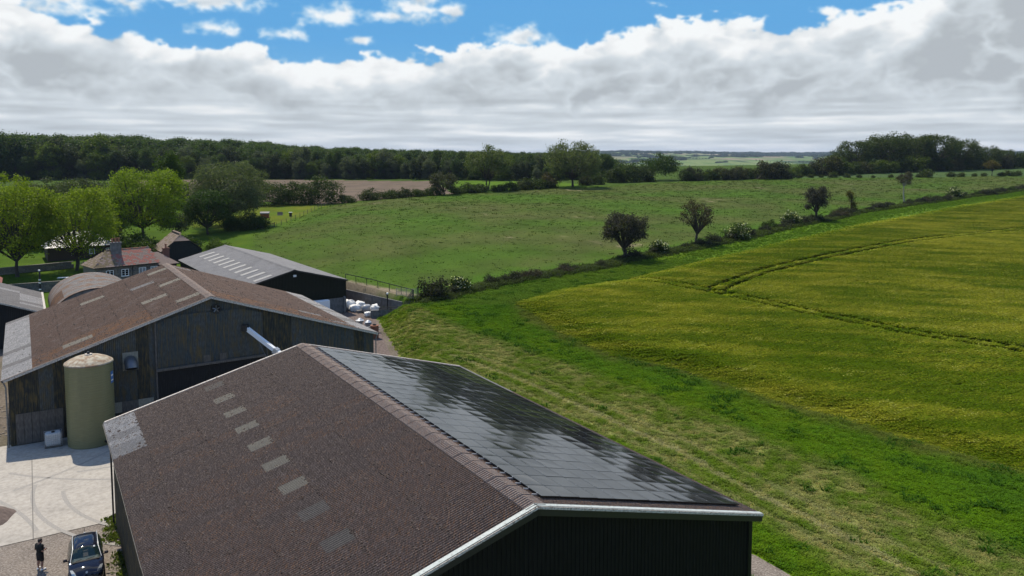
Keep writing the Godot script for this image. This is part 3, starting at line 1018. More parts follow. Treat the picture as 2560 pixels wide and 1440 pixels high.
# A gable wall at local z, of panels, with its foot at foot; roof line inset by drop below the roof.
func clad_gable(parent: Node3D, w: float, ye: float, yr: float, z: float, face: float, foot: float, n: int, ribs: int, deep: float, pick: Callable, inset := 0.3, drop := 0.12, called := "wall_panel") -> void:
	var half := w * 0.5 - inset
	var step := half * 2.0 / n
	for i in n:
		var x0 := -half + i * step
		var x1 := x0 + step
		var tops := []
		for x in [x0, x1]:
			tops.append(yr - (yr - ye) * absf(x) / (w * 0.5) - drop)
		part(parent, called, ribbed(Vector3(x0, foot, z), Vector3(x1, foot, z), tops[0], tops[1], Vector3(0, 0, face), ribs, deep), pick.call(i, (x0 + x1) * 0.5))


func clad_side(parent: Node3D, x: float, face: float, z0: float, z1: float, foot: float, top: float, n: int, ribs: int, deep: float, pick: Callable) -> void:
	for i in n:
		var a := Vector3(x, foot, lerpf(z0, z1, float(i) / n))
		var b := Vector3(x, foot, lerpf(z0, z1, float(i + 1) / n))
		part(parent, "wall_panel", ribbed(a, b, top, top, Vector3(face, 0, 0), ribs, deep), pick.call(i, a.z))


func flat_wall(parent: Node3D, called: String, pts: Array, thick: Vector3, m: Material) -> MeshInstance3D:
	# an upright slab: outline pts pushed by thick
	var s := Shape.new()
	var n := pts.size()
	for i in range(1, n - 1):
		s.tri(pts[0], pts[i], pts[i + 1])
		s.tri(pts[0] + thick, pts[i + 1] + thick, pts[i] + thick)
	for i in n:
		s.quad(pts[i], pts[i] + thick, pts[(i + 1) % n] + thick, pts[(i + 1) % n])
	return part(parent, called, s.mesh(), m)


func beam(a: Vector3, b: Vector3, wide: float, tall: float, up := Vector3.UP) -> ArrayMesh:
	var s := Shape.new()
	var d := (b - a).normalized()
	var side := d.cross(up).normalized()
	var y := side.cross(d)
	s.box((a + b) * 0.5, Vector3(wide, tall, (b - a).length()), Basis(side, y, -d))
	return s.mesh()


func rod(points: Array, r: float, sides := 8) -> ArrayMesh:
	var s := Shape.new()
	var rr := []
	for p in points:
		rr.append(r)
	s.tube(points, rr, sides)
	return s.mesh()


func half_gutter(long: float, r: float) -> ArrayMesh:
	var s := Shape.new()
	for k in 2:
		var rr := r if k == 0 else r - 0.012
		for i in 8:
			var a0 := PI + PI * i / 8.0
			var a1 := PI + PI * (i + 1) / 8.0
			var p0 := Vector3(cos(a0) * rr, sin(a0) * rr, 0)
			var p1 := Vector3(cos(a1) * rr, sin(a1) * rr, 0)
			s.quad(p0, p1, p1 + Vector3(0, 0, -long), p0 + Vector3(0, 0, -long))
	for e in [-1, 1]:
		s.quad(Vector3(e * r, 0, 0), Vector3(e * (r - 0.012), 0, 0), Vector3(e * (r - 0.012), 0, -long), Vector3(e * r, 0, -long))
	return s.mesh()


func moss_on(parent: Node3D, w: float, long: float, ye: float, yr: float, sides: Array, count: int, seed_: int, where: Callable) -> void:
	var rng := RandomNumberGenerator.new()
	rng.seed = seed_
	var s := Shape.new()
	s.lathe(Vector3.ZERO, [[0.0, 0.5], [0.3, 0.42], [0.48, 0.15], [0.5, -0.2]], 6)
	var places := []
	var tries := 0
	while places.size() < count and tries < count * 12:
		tries += 1
		var side: int = sides[rng.randi() % sides.size()]
		var t := rng.randf()
		var z := -rng.randf() * long
		if rng.randf() > where.call(side, t, z):
			continue
		var p := Vector3(side * w * 0.5 * t, lerpf(yr, ye, t) + 0.03, z)
		var k := rng.randf_range(0.05, 0.12) * (1.0 + pow(rng.randf(), 6.0))
		places.append(Transform3D(Basis().rotated(Vector3.UP, rng.randf() * TAU).scaled(Vector3(k, k * 0.7, k * rng.randf_range(0.8, 1.6))), p))
	scatter(parent, "moss", s.mesh(), M.moss_lump, places)


func moss_on_laps(parent: Node3D, w: float, long: float, ye: float, yr: float, side: int, laps: Array, each: int, seed_: int) -> void:
	var rng := RandomNumberGenerator.new()
	rng.seed = seed_
	var s := Shape.new()
	s.lathe(Vector3.ZERO, [[0.0, 0.5], [0.3, 0.42], [0.48, 0.15], [0.5, -0.2]], 6)
	var slope := Vector3(side * w * 0.5, ye - yr, 0).normalized()
	var up := Vector3(-slope.y * side, slope.x * side, 0)
	var places := []
	for l in laps:
		for i in each:
			var z := -rng.randf() * long
			if noise_a.get_noise_2d(z * 0.35, l * 3.0) < -0.12:
				continue
			var k := rng.randf_range(0.05, 0.13)
			places.append(Transform3D(Basis().rotated(Vector3.UP, rng.randf() * TAU).scaled(Vector3(k, k * 0.8, k)), Vector3(0, yr, z) + slope * (float(l) + 0.1 + rng.randfn() * 0.05) + up * 0.035))
	scatter(parent, "lap_moss", s.mesh(), M.moss_lump, places)


func make_panelled_barn() -> void:
	var w := 24.77
	var long := 29.91
	var ye := 6.494
	var yr := 9.859
	var rng := RandomNumberGenerator.new()
	rng.seed = 101
	var t := thing("solar_barn", "big dark clad barn with moss brown corrugated roof carrying black solar panels", "barn", Vector3(0.815, 0, -28.447), 0.5521)
	var pick := func(r: int, c: int, z: float) -> Material:
		var far := -z / long
		if r == 4 and far > 0.76:
			return M.cement_white if c % 30 > 26 or c == 25 else M.cement_mid
		var k := rng.randf()
		return M.moss_orange if k < 1.15 - far * 1.4 else M.moss
	var glazed := func(r: int, c: int) -> bool:
		return r == 2 and c % 3 == 1
	lay_roof(t, w, long, ye, yr, -1, [0.28, 3.0, 5.66, 8.35, 11.07, 12.86], 30, 7, 0.08, pick, rng, glazed)
	# where a translucent sheet fills the upper half of the third course
	var slope := Vector3(-w * 0.5, ye - yr, 0).normalized()
	var up := Vector3(slope.y, -slope.x, 0)
	for c in 30:
		if c % 3 == 1:
			var z := -(c + 0.5) * long / 30.0
			for half in 2:
				var down := (slope * 1.48 + up * 0.008).normalized()
				var n := (up - down * up.dot(down)).normalized()
				var b := Basis(n.cross(down), n, down)
				var pane := part(t, "rooflight" if half == 0 else "roof_sheet", corrugated(long / 30.0, 1.48, 7, 0.08), (M.skylight if c > 8 and c < 27 else (M.skylight_faint if c > 2 else M.moss)) if half == 0 else pick.call(2, c, z), Transform3D(b, Vector3(0, yr, z) + slope * (5.66 + half * 1.345) + up * (0.018 + half * 0.008)))
				if half == 0:
					pane.set_meta("label", "pale translucent rooflight sheet")
	lay_roof(t, w, long, ye, yr, 1, [0.28, 3.0, 5.66, 8.35, 11.07, 12.86], 15, 14, 0.08, pick, rng)
	lay_ridge(t, w, long, ye, yr, 30, 7, 0.1, 0.46, M.ridge, rng)
	var black := func(_i: int, _x: float) -> Material:
		return M.clad_black
	clad_gable(t, w, ye, yr, -0.32, 1.0, 0.0, 24, 5, 0.035, black)
	clad_gable(t, w, ye, yr, -long + 0.32, -1.0, 0.0, 12, 5, 0.035, black)
	clad_side(t, -w * 0.5 + 0.3, -1.0, -0.32, -long + 0.32, 0.0, ye - 0.06, 28, 5, 0.035, func(_i: int, _z: float) -> Material: return M.clad_dark)
	clad_side(t, w * 0.5 - 0.3, 1.0, -0.32, -long + 0.32, 0.0, ye - 0.06, 14, 5, 0.035, black)
	# barge boards: a pale capping over a dark board at the near gable, a pale trim at the far one
	for side in [-1, 1]:
		var e := Vector3(side * (w * 0.5 + 0.08), ye - 0.02, 0)
		var a := Vector3(0, yr, 0)
		var n := Vector3(side * (yr - ye), w * 0.5, 0).normalized()
		part(t, "verge_capping", beam(a + n * 0.085 + Vector3(0, 0, 0.02), e + n * 0.085 + Vector3(0, 0, 0.04), 0.22, 0.022, n), M.fascia)
		part(t, "verge_edge", beam(a + n * 0.03 + Vector3(0, 0, 0.185), e + n * 0.03 + Vector3(0, 0, 0.185), 0.03, 0.10, n), M.fascia_old)
		part(t, "barge_board", beam(a - n * 0.15 + Vector3(0, 0, 0.16), e - n * 0.15 + Vector3(0, 0, 0.16), 0.04, 0.26, n), M.black_metal)
		part(t, "verge_trim", beam(a + n * 0.07 + Vector3(0, 0, -long - 0.05), e + n * 0.07 + Vector3(0, 0, -long - 0.05), 0.18, 0.04, n), M.fascia_old)
	part(t, "corner_trim", beam(Vector3(w * 0.5 - 0.27, 0, -0.27), Vector3(w * 0.5 - 0.27, ye - 0.15, -0.27), 0.22, 0.10, Vector3.BACK), M.clad_olive)
	# gutters in lengths, with brackets and pipes
	for side in [-1, 1]:
		for i in 6:
			var l := long / 6.0
			var g := part(t, "gutter", half_gutter(l - 0.02, 0.13), M.gutter, Transform3D(Basis().rotated(Vector3.UP, rng.randf_range(-0.006, 0.006)), Vector3(side * (w * 0.5 + 0.07), ye - 0.03 - rng.randf() * 0.04, -i * l)))
			part(g, "bracket", box_mesh(Vector3(0.16, 0.03, 0.03)), M.black_metal, Transform3D(Basis(), Vector3(-side * 0.1, -0.02, -l * 0.5)))
		for i in [0.27, 0.995]:
			part(t, "downpipe", rod([Vector3(side * (w * 0.5 + 0.07), ye - 0.1, -long * i), Vector3(side * (w * 0.5 - 0.16), ye - 0.55, -long * i), Vector3(side * (w * 0.5 - 0.16), 0.05, -long * i)], 0.055), M.black_metal)
	moss_on_laps(t, w, long, ye, yr, -1, [3.0, 5.66, 8.35, 11.07], 420, 17)
	moss_on(t, w, long, ye, yr, [-1], 5200, 7, func(_s: int, tt: float, z: float) -> float: return clampf(0.12 + 0.9 * smoothstep(0.45, 1.0, -z / long) - (0.5 if tt > 0.86 and -z / long > 0.78 else 0.0), 0.02, 1.0))


func make_solar_array() -> void:
	var w := 24.77
	var ye := 6.494
	var yr := 9.859
	var rng := RandomNumberGenerator.new()
	rng.seed = 202
	var t := thing("solar_array", "grid of glossy black solar panels on rails along the barn roof's right slope", "solar panels", Vector3(0.815, 0, -28.447), 0.5521)
	var down := Vector3(w * 0.5, ye - yr, 0).normalized()
	var up := Vector3(-down.y, down.x, 0)
	var pc := 0.965
	var pr := 0.965 * 1.27
	var o := Vector3(0, yr, -0.749) + down * 0.742 + up * 0.15
	# the glass of a panel sags a little; four bends of it
	var panes := []
	for k in 4:
		var s := Shape.new()
		var sx := pc - 0.04
		var sz := pr - 0.034
		var g := 6
		for i in g + 1:
			for j in g + 1:
				var a := float(i) / g - 0.5
				var b := float(j) / g - 0.5
				var sag := (0.0012 + 0.0012 * k) * ((1.0 - 4.0 * a * a) * (1.0 - 4.0 * b * b))
				s.v.append(Vector3(a * sx, 0.018 - sag, b * sz))
				s.n.append(Vector3(-(0.0012 + 0.0012 * k) * 8.0 * a * (1.0 - 4.0 * b * b) / sx, 1, -(0.0012 + 0.0012 * k) * 8.0 * b * (1.0 - 4.0 * a * a) / sz).normalized())
				s.c.append(Color.WHITE)
		for i in g:
			for j in g:
				var q := i * (g + 1) + j
				s.ix.append(q); s.ix.append(q + g + 2); s.ix.append(q + 1)
				s.ix.append(q); s.ix.append(q + g + 1); s.ix.append(q + g + 2)
		panes.append(s.righted().mesh())
	var rim := Shape.new()
	for e in [-1, 1]:
		rim.box(Vector3(e * (pc - 0.034) * 0.5, 0, 0), Vector3(0.014, 0.04, pr - 0.022))
		rim.box(Vector3(0, 0, e * (pr - 0.03) * 0.5), Vector3(pc - 0.05, 0.04, 0.014))
	rim.box(Vector3(0, -0.012, 0), Vector3(pc - 0.03, 0.006, pr - 0.03))
	var rim_mesh := rim.mesh()
	var clamps := []
	for r in 23:
		var gap := 0.06 if r > 14 else 0.0
		for c in 12:
			var b := Basis(down, up, down.cross(up))
			# the old roof is not flat: the panels follow its slow waves
			var wave := noise_b.get_noise_2d(c * 0.28, r * 0.17 + 4.0)
			b = b.rotated(down, rng.randf_range(-0.0007, 0.0007) + wave * 0.006).rotated(b.z, rng.randf_range(-0.0007, 0.0007) + 0.011 + noise_b.get_noise_2d(c * 0.16 + 20.0, r * 0.12) * 0.020)
			var at := o + down * (c + 0.5) * pc + Vector3(0, 0, -(r + 0.5) * pr - gap) + up * rng.randf_range(-0.004, 0.004)
			var p := part(t, "solar_panel", panes[rng.randi() % 4], M.solar, Transform3D(b, at))
			part(p, "frame", rim_mesh, M.solar_frame)
			for e in [0.25, 0.75]:
				clamps.append(Transform3D(Basis(down, up, down.cross(up)), o + down * c * pc + Vector3(0, 0, -(r + e) * pr - gap) + up * 0.012))
	scatter(t, "panel_clamp", box_mesh(Vector3(0.03, 0.02, 0.05)), M.galvanised, clamps)
	for r in 23:
		for e in [0.25, 0.75]:
			var z = -0.749 - (r + e) * pr
			part(t, "mounting_rail", beam(Vector3(0, yr, z) + down * 0.5 + up * 0.10, Vector3(0, yr, z) + down * 12.45 + up * 0.10, 0.04, 0.05, up), M.galvanised)


func make_mossy_barn() -> void:
	var w := 31.27
	var long := 25.35
	var ye := 5.495
	var yr := 10.661
	var rng := RandomNumberGenerator.new()
	rng.seed = 303
	var t := thing("mossy_barn", "wide old barn with rusty moss covered roof and stained blue grey gable", "barn", Vector3(-26.854, 0, -68.293), 0.5637)
	var cols := 20
	var lights := [[0, 17], [1, 13], [0, 10], [1, 6], [0, 2], [4, 2], [3, 15]]
	for side in [-1, 1]:
		var pick := func(r: int, c: int, z: float) -> Material:
			if r == 6:
				return M.cement_white if rng.randf() < 0.75 else M.cement
			if side < 0 and [r, c] in lights:
				return M.skylight if rng.randf() < 0.7 else M.cement
			if side > 0 and (([r, c] in [[5, 1], [4, 3], [0, 18]])):
				return M.cement
			if c < 3 + (rng.randi() % 2) and r > 0 - side:
				return M.moss_rust
			return M.moss_brown
		lay_roof(t, w, long, ye, yr, side, [0.25, 2.37, 4.75, 7.12, 9.5, 11.87, 14.25, 16.5], cols, 9, 0.05, pick, rng)
	lay_ridge(t, w, long, ye, yr, 20, 9, 0.06, 0.42, M.ridge, rng)
	for side in [-1, 1]:
		moss_on_laps(t, w, long, ye, yr, side, [2.37, 4.75, 7.12, 9.5, 11.87], 160, 18)
	moss_on(t, w, long, ye, yr, [-1, 1], 6500, 8, func(_s: int, tt: float, z: float) -> float: return 0.03 if tt > 0.865 else clampf(0.35 + 0.6 * (1.0 - smoothstep(0.0, 6.0, -z)), 0, 1))
	# gable cladding: upper sheets, a big sliding door section with its ledge, darker sheets under it
	var upper := func(_i: int, x: float) -> Material:
		if x < -13.0:
			return M.clad_dark
		if x < -4.4:
			return M.clad_green if rng.randf() < 0.6 else M.clad_dark
		if x < 4.6:
			return M.clad_blue if rng.randf() < 0.85 else M.clad_green
		return M.clad_dark if rng.randf() < 0.45 else (M.clad_blue if rng.randf() < 0.5 else M.clad_green)
	clad_gable(t, w, ye, yr, -0.32, 1.0, 0.0, 30, 7, 0.03, upper)
	clad_gable(t, w, ye, yr, -long + 0.32, -1.0, 0.0, 15, 7, 0.03, func(_i: int, _x: float) -> Material: return M.clad_dark)
	clad_side(t, -w * 0.5 + 0.3, -1.0, -0.32, -long + 0.32, 0.0, ye - 0.08, 20, 6, 0.03, func(_i: int, _z: float) -> Material: return M.clad_dark)
	clad_side(t, w * 0.5 - 0.3, 1.0, -0.32, -long + 0.32, 0.0, ye - 0.08, 20, 6, 0.03, func(_i: int, _z: float) -> Material: return M.clad_dark)
	for i in 9:
		var x0 := -4.55 + i
		part(t, "door_panel", ribbed(Vector3(x0, 4.74, -0.2), Vector3(x0 + 1.0, 4.74, -0.2), minf(9.3, yr - 0.45 - absf(x0) * 0.331), minf(9.3, yr - 0.45 - absf(x0 + 1.0) * 0.331), Vector3.BACK, 7, 0.03), M.clad_blue if i in [0, 1, 2, 4, 5] else M.clad_green)
		part(t, "door_panel", ribbed(Vector3(x0, 0.05, -0.24), Vector3(x0 + 1.0, 0.05, -0.24), 4.6, 4.6, Vector3.BACK, 7, 0.03), M.black_board)
	part(t, "door_ledge", box_mesh(Vector3(9.3, 0.22, 0.3), 0.02), M.boards, Transform3D(Basis().rotated(Vector3.BACK, 0.012), Vector3(0, 4.7, -0.1)))
	part(t, "door_post", box_mesh(Vector3(0.14, 9.0, 0.1), 0.01), M.boards, Transform3D(Basis(), Vector3(-4.6, 4.5, -0.17)))
	for x in [-0.47, 0.9]:
		part(t, "vent_plate", box_mesh(Vector3(0.6, 0.72, 0.05), 0.01), M.boards, Transform3D(Basis(), Vector3(x, 5.1, -0.13)))
	# pale boarding low on the left
	for i in 6:
		part(t, "wall_board", box_mesh(Vector3(0.53, 2.5, 0.05), 0.008), M.boards, Transform3D(Basis(), Vector3(-14.7 + i * 0.55, 1.36, -0.22)))
	for i in 4:
		part(t, "wall_board", box_mesh(Vector3(1.2, 0.9, 0.06), 0.01), M.plywood if i % 2 else M.boards, Transform3D(Basis(), Vector3(-9.2 + i * 1.23, 1.9, -0.2)))
	# barge boards
	for side in [-1, 1]:
		var n := Vector3(side * (yr - ye), w * 0.5, 0).normalized()
		var a := Vector3(0, yr, 0.04)
		var e := Vector3(side * (w * 0.5 + 0.05), ye - 0.02, 0.04)
		part(t, "barge_board", beam(a - n * 0.05, e - n * 0.05, 0.05, 0.2, n), M.fascia_old)
		part(t, "verge_trim", beam(a + n * 0.07 + Vector3(0, 0, -0.02), e + n * 0.07 + Vector3(0, 0, -0.02), 0.12, 0.03, n), M.ridge)
		for i in 5:
			var l := long / 5.0
			part(t, "gutter", half_gutter(l - 0.02, 0.11), M.gutter, Transform3D(Basis(), Vector3(side * (w * 0.5 + 0.06), ye - 0.05, -i * l)))
		part(t, "downpipe", rod([Vector3(side * (w * 0.5 + 0.06), ye - 0.1, -0.15), Vector3(side * (w * 0.5 - 0.12), ye - 0.6, -0.15), Vector3(side * (w * 0.5 - 0.12), 0.05, -0.15)], 0.055), M.gutter)
	# round fan high in the gable
	var fan := Shape.new()
	var face := Basis(Vector3.RIGHT, Vector3.BACK, Vector3.UP)
	fan.lathe(Vector3(0.43, 9.5, -0.3), [[0.42, 0.0], [0.42, 0.24], [0.36, 0.24], [0.36, 0.06], [0.0, 0.06]], 24, face)
	var f := part(t, "fan_housing", fan.mesh(), M.black_metal)
	for k in 5:
		part(f, "fan_blade", box_mesh(Vector3(0.1, 0.3, 0.015)), M.grey_metal, Transform3D(Basis().rotated(Vector3.UP, 0.5).rotated(Vector3.BACK, TAU * k / 5.0), Vector3(0.43, 9.5, -0.16) + Vector3(0, 0.18, 0).rotated(Vector3.BACK, TAU * k / 5.0)))
	# extractor cowl on a plywood square, its mouth turned down
	part(t, "cowl_backing", box_mesh(Vector3(1.2, 1.55, 0.04), 0.008), M.plywood, Transform3D(Basis(), Vector3(-6.6, 5.75, -0.22)))
	var cowl := Shape.new()
	var rings := []
	for k in 7:
		var a := k / 6.0 * 1.15
		var ring := PackedVector3Array()
		var c := Vector3(-6.6, 5.72, -0.2) + Vector3(0, -(1.0 - cos(a)) * 0.75, sin(a) * 0.95)
		for q in 20:
			var b := TAU * q / 20
			ring.append(c + Vector3(cos(b) * 0.52, sin(b) * 0.52 * cos(a), sin(b) * 0.52 * sin(a)))
		rings.append(ring)
	cowl.loft(rings, false, false)
	part(t, "extractor_cowl", cowl.mesh(), M.grey_metal)
	var mouth := Shape.new()
	mouth.fan(rings[5], false)
	part(t, "cowl_mouth", mouth.mesh(), M.black_board)
	# a lamp bracket at the conveyor's foot
	part(t, "conveyor_hood", box_mesh(Vector3(0.5, 0.5, 0.5), 0.06), M.black_metal, Transform3D(Basis(), Vector3(2.9, 7.6, 0.0)))


func make_slate_grey_barn() -> void:
	var w := 15.76
	var long := 38.0
	var ye := 4.9
	var yr := 7.0
	var rng := RandomNumberGenerator.new()
	rng.seed = 404
	var t := thing("grey_roofed_barn", "olive clad barn with clean grey roof and a row of pale rooflights", "barn", Vector3(-31.16, 0, -109.72), 0.60)
	for side in [-1, 1]:
		var pick := func(r: int, c: int, z: float) -> Material:
			if r == 1 and c > 0 and side < 0:
				return M.slate_sheet
			return M.slate_sheet
		lay_roof(t, w, long, ye, yr, side, [0.2, 2.8, 5.5, 8.2], 19, 10, 0.06, pick, rng)
		if side < 0:
			var slope := Vector3(-w * 0.5, ye - yr, 0).normalized()
			var up := Vector3(slope.y, -slope.x, 0)
			for c in 11:
				var z := -1.6 - c * 3.25
				var pane := part(t, "rooflight", corrugated(1.05, 2.6, 6, 0.06), M.skylight_grey, Transform3D(Basis(up.cross(slope), up, slope), Vector3(0, yr, z) + slope * 2.85 + up * 0.05))
				pane.set_meta("label", "pale rooflight strip")
	lay_ridge(t, w, long, ye, yr, 19, 12, 0.05, 0.3, M.slate_sheet, rng)
	var olive := func(_i: int, _x: float) -> Material:
		return M.clad_olive
	clad_gable(t, w, ye, yr, -0.25, 1.0, 2.35, 15, 5, 0.035, olive, 0.1)
	clad_gable(t, w, ye, yr, -long + 0.25, -1.0, 0.0, 8, 5, 0.035, olive, 0.1)
	clad_side(t, -w * 0.5 + 0.1, -1.0, -0.3, -long + 0.3, 0.0, ye - 0.06, 12, 5, 0.035, olive)
	clad_side(t, w * 0.5 - 0.1, 1.0, -0.3, -long + 0.3, 0.0, ye - 0.06, 12, 5, 0.035, olive)
	for i in 6:
		part(t, "concrete_panel", box_mesh(Vector3(2.54, 2.3, 0.14), 0.015), M.wall_block, Transform3D(Basis(), Vector3(-6.45 + i * 2.58, 1.15, -0.28)))
	part(t, "corner_post", box_mesh(Vector3(0.3, 2.5, 0.3), 0.02), M.wall_block, Transform3D(Basis(), Vector3(w * 0.5 - 0.45, 1.25, -0.15)))
	for side in [-1, 1]:
		var n := Vector3(side * (yr - ye), w * 0.5, 0).normalized()
		part(t, "barge_board", beam(Vector3(0, yr, 0.03) - n * 0.06, Vector3(side * w * 0.5, ye, 0.03) - n * 0.06, 0.05, 0.2, n), M.black_metal)
		part(t, "gutter", half_gutter(long, 0.1), M.black_metal, Transform3D(Basis(), Vector3(side * (w * 0.5 + 0.06), ye - 0.04, 0)))
	part(t, "floodlight", box_mesh(Vector3(0.45, 0.3, 0.12), 0.03), M.white_metal, Transform3D(Basis(), Vector3(0.05, yr - 0.85, -0.1)))


func make_left_barn_and_hut() -> void:
	var rng := RandomNumberGenerator.new()
	rng.seed = 505
	# gabled barn whose right eave meets the arched hut
	var w := 16.0
	var long := 17.0
	var ye := 4.0
	var yr := 7.0
	var t := thing("pale_roofed_barn", "low barn with pale grey lichen roof beside the arched hut", "barn", Vector3(-64.3, 0, -89.9), 0.5637)
	for side in [-1, 1]:
		lay_roof(t, w, long, ye, yr, side, [0.2, 2.95, 5.75, 8.56], 12, 10, 0.05, func(_r: int, _c: int, _z: float) -> Material: return M.cement if rng.randf() < 0.7 else M.cement_white, rng)
		var n := Vector3(side * (yr - ye), w * 0.5, 0).normalized()
		part(t, "barge_board", beam(Vector3(0, yr, 0.03) - n * 0.04, Vector3(side * w * 0.5, ye, 0.03) - n * 0.04, 0.05, 0.18, n), M.fascia_old)
	lay_ridge(t, w, long, ye, yr, 12, 10, 0.05, 0.35, M.ridge, rng)
	part(t, "gutter", box_mesh(Vector3(0.32, 0.12, long), 0.02), M.fascia_old, Transform3D(Basis(), Vector3(w * 0.5 + 0.12, ye - 0.02, -long * 0.5)))
	clad_gable(t, w, ye, yr, -0.25, 1.0, 0.0, 14, 6, 0.03, func(_i: int, _x: float) -> Material: return M.black_board, 0.15)
	clad_gable(t, w, ye, yr, -long + 0.25, -1.0, 0.0, 8, 6, 0.03, func(_i: int, _x: float) -> Material: return M.clad_dark, 0.15)
	clad_side(t, -w * 0.5 + 0.15, -1.0, -0.25, -long + 0.25, 0.0, ye - 0.05, 8, 6, 0.03, func(_i: int, _z: float) -> Material: return M.clad_dark)
	clad_side(t, w * 0.5 - 0.15, 1.0, -0.25, -long + 0.25, 0.0, ye - 0.05, 8, 6, 0.03, func(_i: int, _z: float) -> Material: return M.clad_dark)
	# the arched hut: curved corrugated sheets over a half-round frame
	var h := thing("arched_hut", "round topped corrugated hut with orange lichen on its pale roof", "hut", Vector3(-52.2, 0, -96.9), 0.5637)
	var half := 5.2
	var crown := 3.5
	var spring := 3.1
	var hl := 15.5
	var cols := 12
	for c in cols:
		for r in 4:
			var s := Shape.new()
			var a0 := PI * (1.0 - r / 4.0) + (0.015 if r > 0 else 0.0)
			var a1 := PI * (1.0 - (r + 1) / 4.0)
			var seg := 6
			var wv := 30
			for i in wv + 1:
				var z := -(c + float(i) / wv * 1.03) * hl / cols
				var bump := cos(float(i) / wv * TAU * 6.0) * 0.025 + (0.012 if r in [1, 2] else 0.0)
				for k in seg + 1:
					var a := lerpf(a0, a1, float(k) / seg)
					var n := Vector3(cos(a) / half, sin(a) / crown, 0).normalized()
					s.v.append(Vector3(cos(a) * half, spring + sin(a) * crown, z) + n * bump)
					s.n.append((n + Vector3(0, 0, -sin(float(i) / wv * TAU * 6.0) * 0.6)).normalized())
					s.c.append(Color.WHITE)
			for i in wv:
				for k in seg:
					var q := i * (seg + 1) + k
					s.ix.append(q); s.ix.append(q + 1); s.ix.append(q + seg + 2)
					s.ix.append(q); s.ix.append(q + seg + 2); s.ix.append(q + seg + 1)
			var m: Material = M.cement
			if c == 0 and r < 3:
				m = M.cement_rust
			elif r == 3 and c < 9:
				m = M.cement_white if c < 7 else M.cement
			elif r in [1, 2] and c % 3 != 1:
				m = M.cement_rust
			elif r == 0:
				m = M.moss_rust if c < 6 else M.cement_rust
			part(h, "roof_sheet", s.righted().mesh(), m)
	for e in [-0.05, -hl + 0.1]:
		var pts := []
		pts.append(Vector3(half - 0.1, 0, e))
		for k in 13:
			var a := PI * k / 12.0
			pts.append(Vector3(cos(a) * (half - 0.1), spring + sin(a) * (crown - 0.08), e))
		pts.append(Vector3(-half + 0.1, 0, e))
		pts.reverse()
		flat_wall(h, "end_wall", pts, Vector3(0, 0, -0.1), M.wall_block)
	for side in [-1, 1]:
		part(h, "side_wall", box_mesh(Vector3(0.15, spring, hl - 0.3)), M.wall_block, Transform3D(Basis(), Vector3(side * (half - 0.15), spring * 0.5, -hl * 0.5)))


# ---------- cottages
# courses of tiles: each tile is a slightly tilted slab; rows share a few meshes. Plane from eave point o, along a (unit), up-slope b (unit).
func tile_plane(parent: Node3D, called: String, o: Vector3, a: Vector3, b: Vector3, n: Vector3, inside: Callable, wide: float, deep: float, la: float, lb: float, pick: Callable) -> void:
	var slab := Shape.new()
	slab.box(Vector3(0, 0, 0), Vector3(wide * 0.97, 0.03, deep * 1.12))
	var mesh := slab.mesh()
	var rows := int(lb / deep)
	for r in rows + 1:
		var cols := int(la / wide)
		for c in cols + 1:
			var x := (c + (0.5 if r % 2 else 0.0)) * wide
			var y := (r + 0.5) * deep
			if not inside.call(x, y):
				continue
			var tilt := 0.05
			var bb := (b * cos(tilt) - n * sin(tilt)).normalized()
			var nn := (n * cos(tilt) + b * sin(tilt)).normalized()
			part(parent, called, mesh, pick.call(x, y), Transform3D(Basis(a, nn, -bb) if a.cross(nn).dot(-bb) > 0 else Basis(-a, nn, -bb), o + a * x + b * y + n * 0.03))


func hip_faces(l: float, d: float, ye: float, yr: float, i1: float, i2: float) -> ArrayMesh:
	# the roof deck under the tiles; local x along the front (0..l), z from 0 (front) to -d
	var s := Shape.new()
	var a := Vector3(-0.3, ye, 0.3)
	var b := Vector3(l + 0.3, ye, 0.3)
	var c := Vector3(l + 0.3, ye, -d - 0.3)
	var e := Vector3(-0.3, ye, -d - 0.3)
	var r0 := Vector3(i1, yr, -d * 0.5)
	var r1 := Vector3(l - i2, yr, -d * 0.5)
	s.quad(a, r0, r1, b)
	s.quad(c, r1, r0, e)
	s.tri(e, r0, a)
	s.tri(b, r1, c)
	s.quad(a, b, c, e)
	return s.mesh()


func casement(parent: Node3D, at: Vector3, wide: float, tall: float, glass: Material, grid: Vector2i) -> void:
	var f := part(parent, "window", box_mesh(Vector3(wide, tall, 0.04)), glass, Transform3D(Basis(), at))
	var s := Shape.new()
	for e in [-1, 1]:
		s.box(Vector3(e * (wide * 0.5 - 0.04), 0, 0.03), Vector3(0.1, tall, 0.06))
		s.box(Vector3(0, e * (tall * 0.5 - 0.04), 0.03), Vector3(wide - 0.2, 0.1, 0.06))
	s.box(Vector3(0, 0, 0.03), Vector3(0.11, tall - 0.2, 0.055))
	part(f, "frame", s.mesh(), M.white_paint)
	var g := Shape.new()
	for i in range(1, grid.x):
		g.box(Vector3(-wide * 0.5 + wide * i / grid.x, 0, 0.026), Vector3(0.025, tall - 0.2, 0.03))
	for i in range(1, grid.y):
		g.box(Vector3(0, -tall * 0.5 + tall * i / grid.y, 0.026), Vector3(wide - 0.2, 0.028, 0.03))
	part(f, "glazing_bar", g.mesh(), M.white_paint)
	part(f, "sill", box_mesh(Vector3(wide + 0.15, 0.06, 0.14)), M.white_paint, Transform3D(Basis(), Vector3(0, -tall * 0.5 - 0.03, 0.05)))


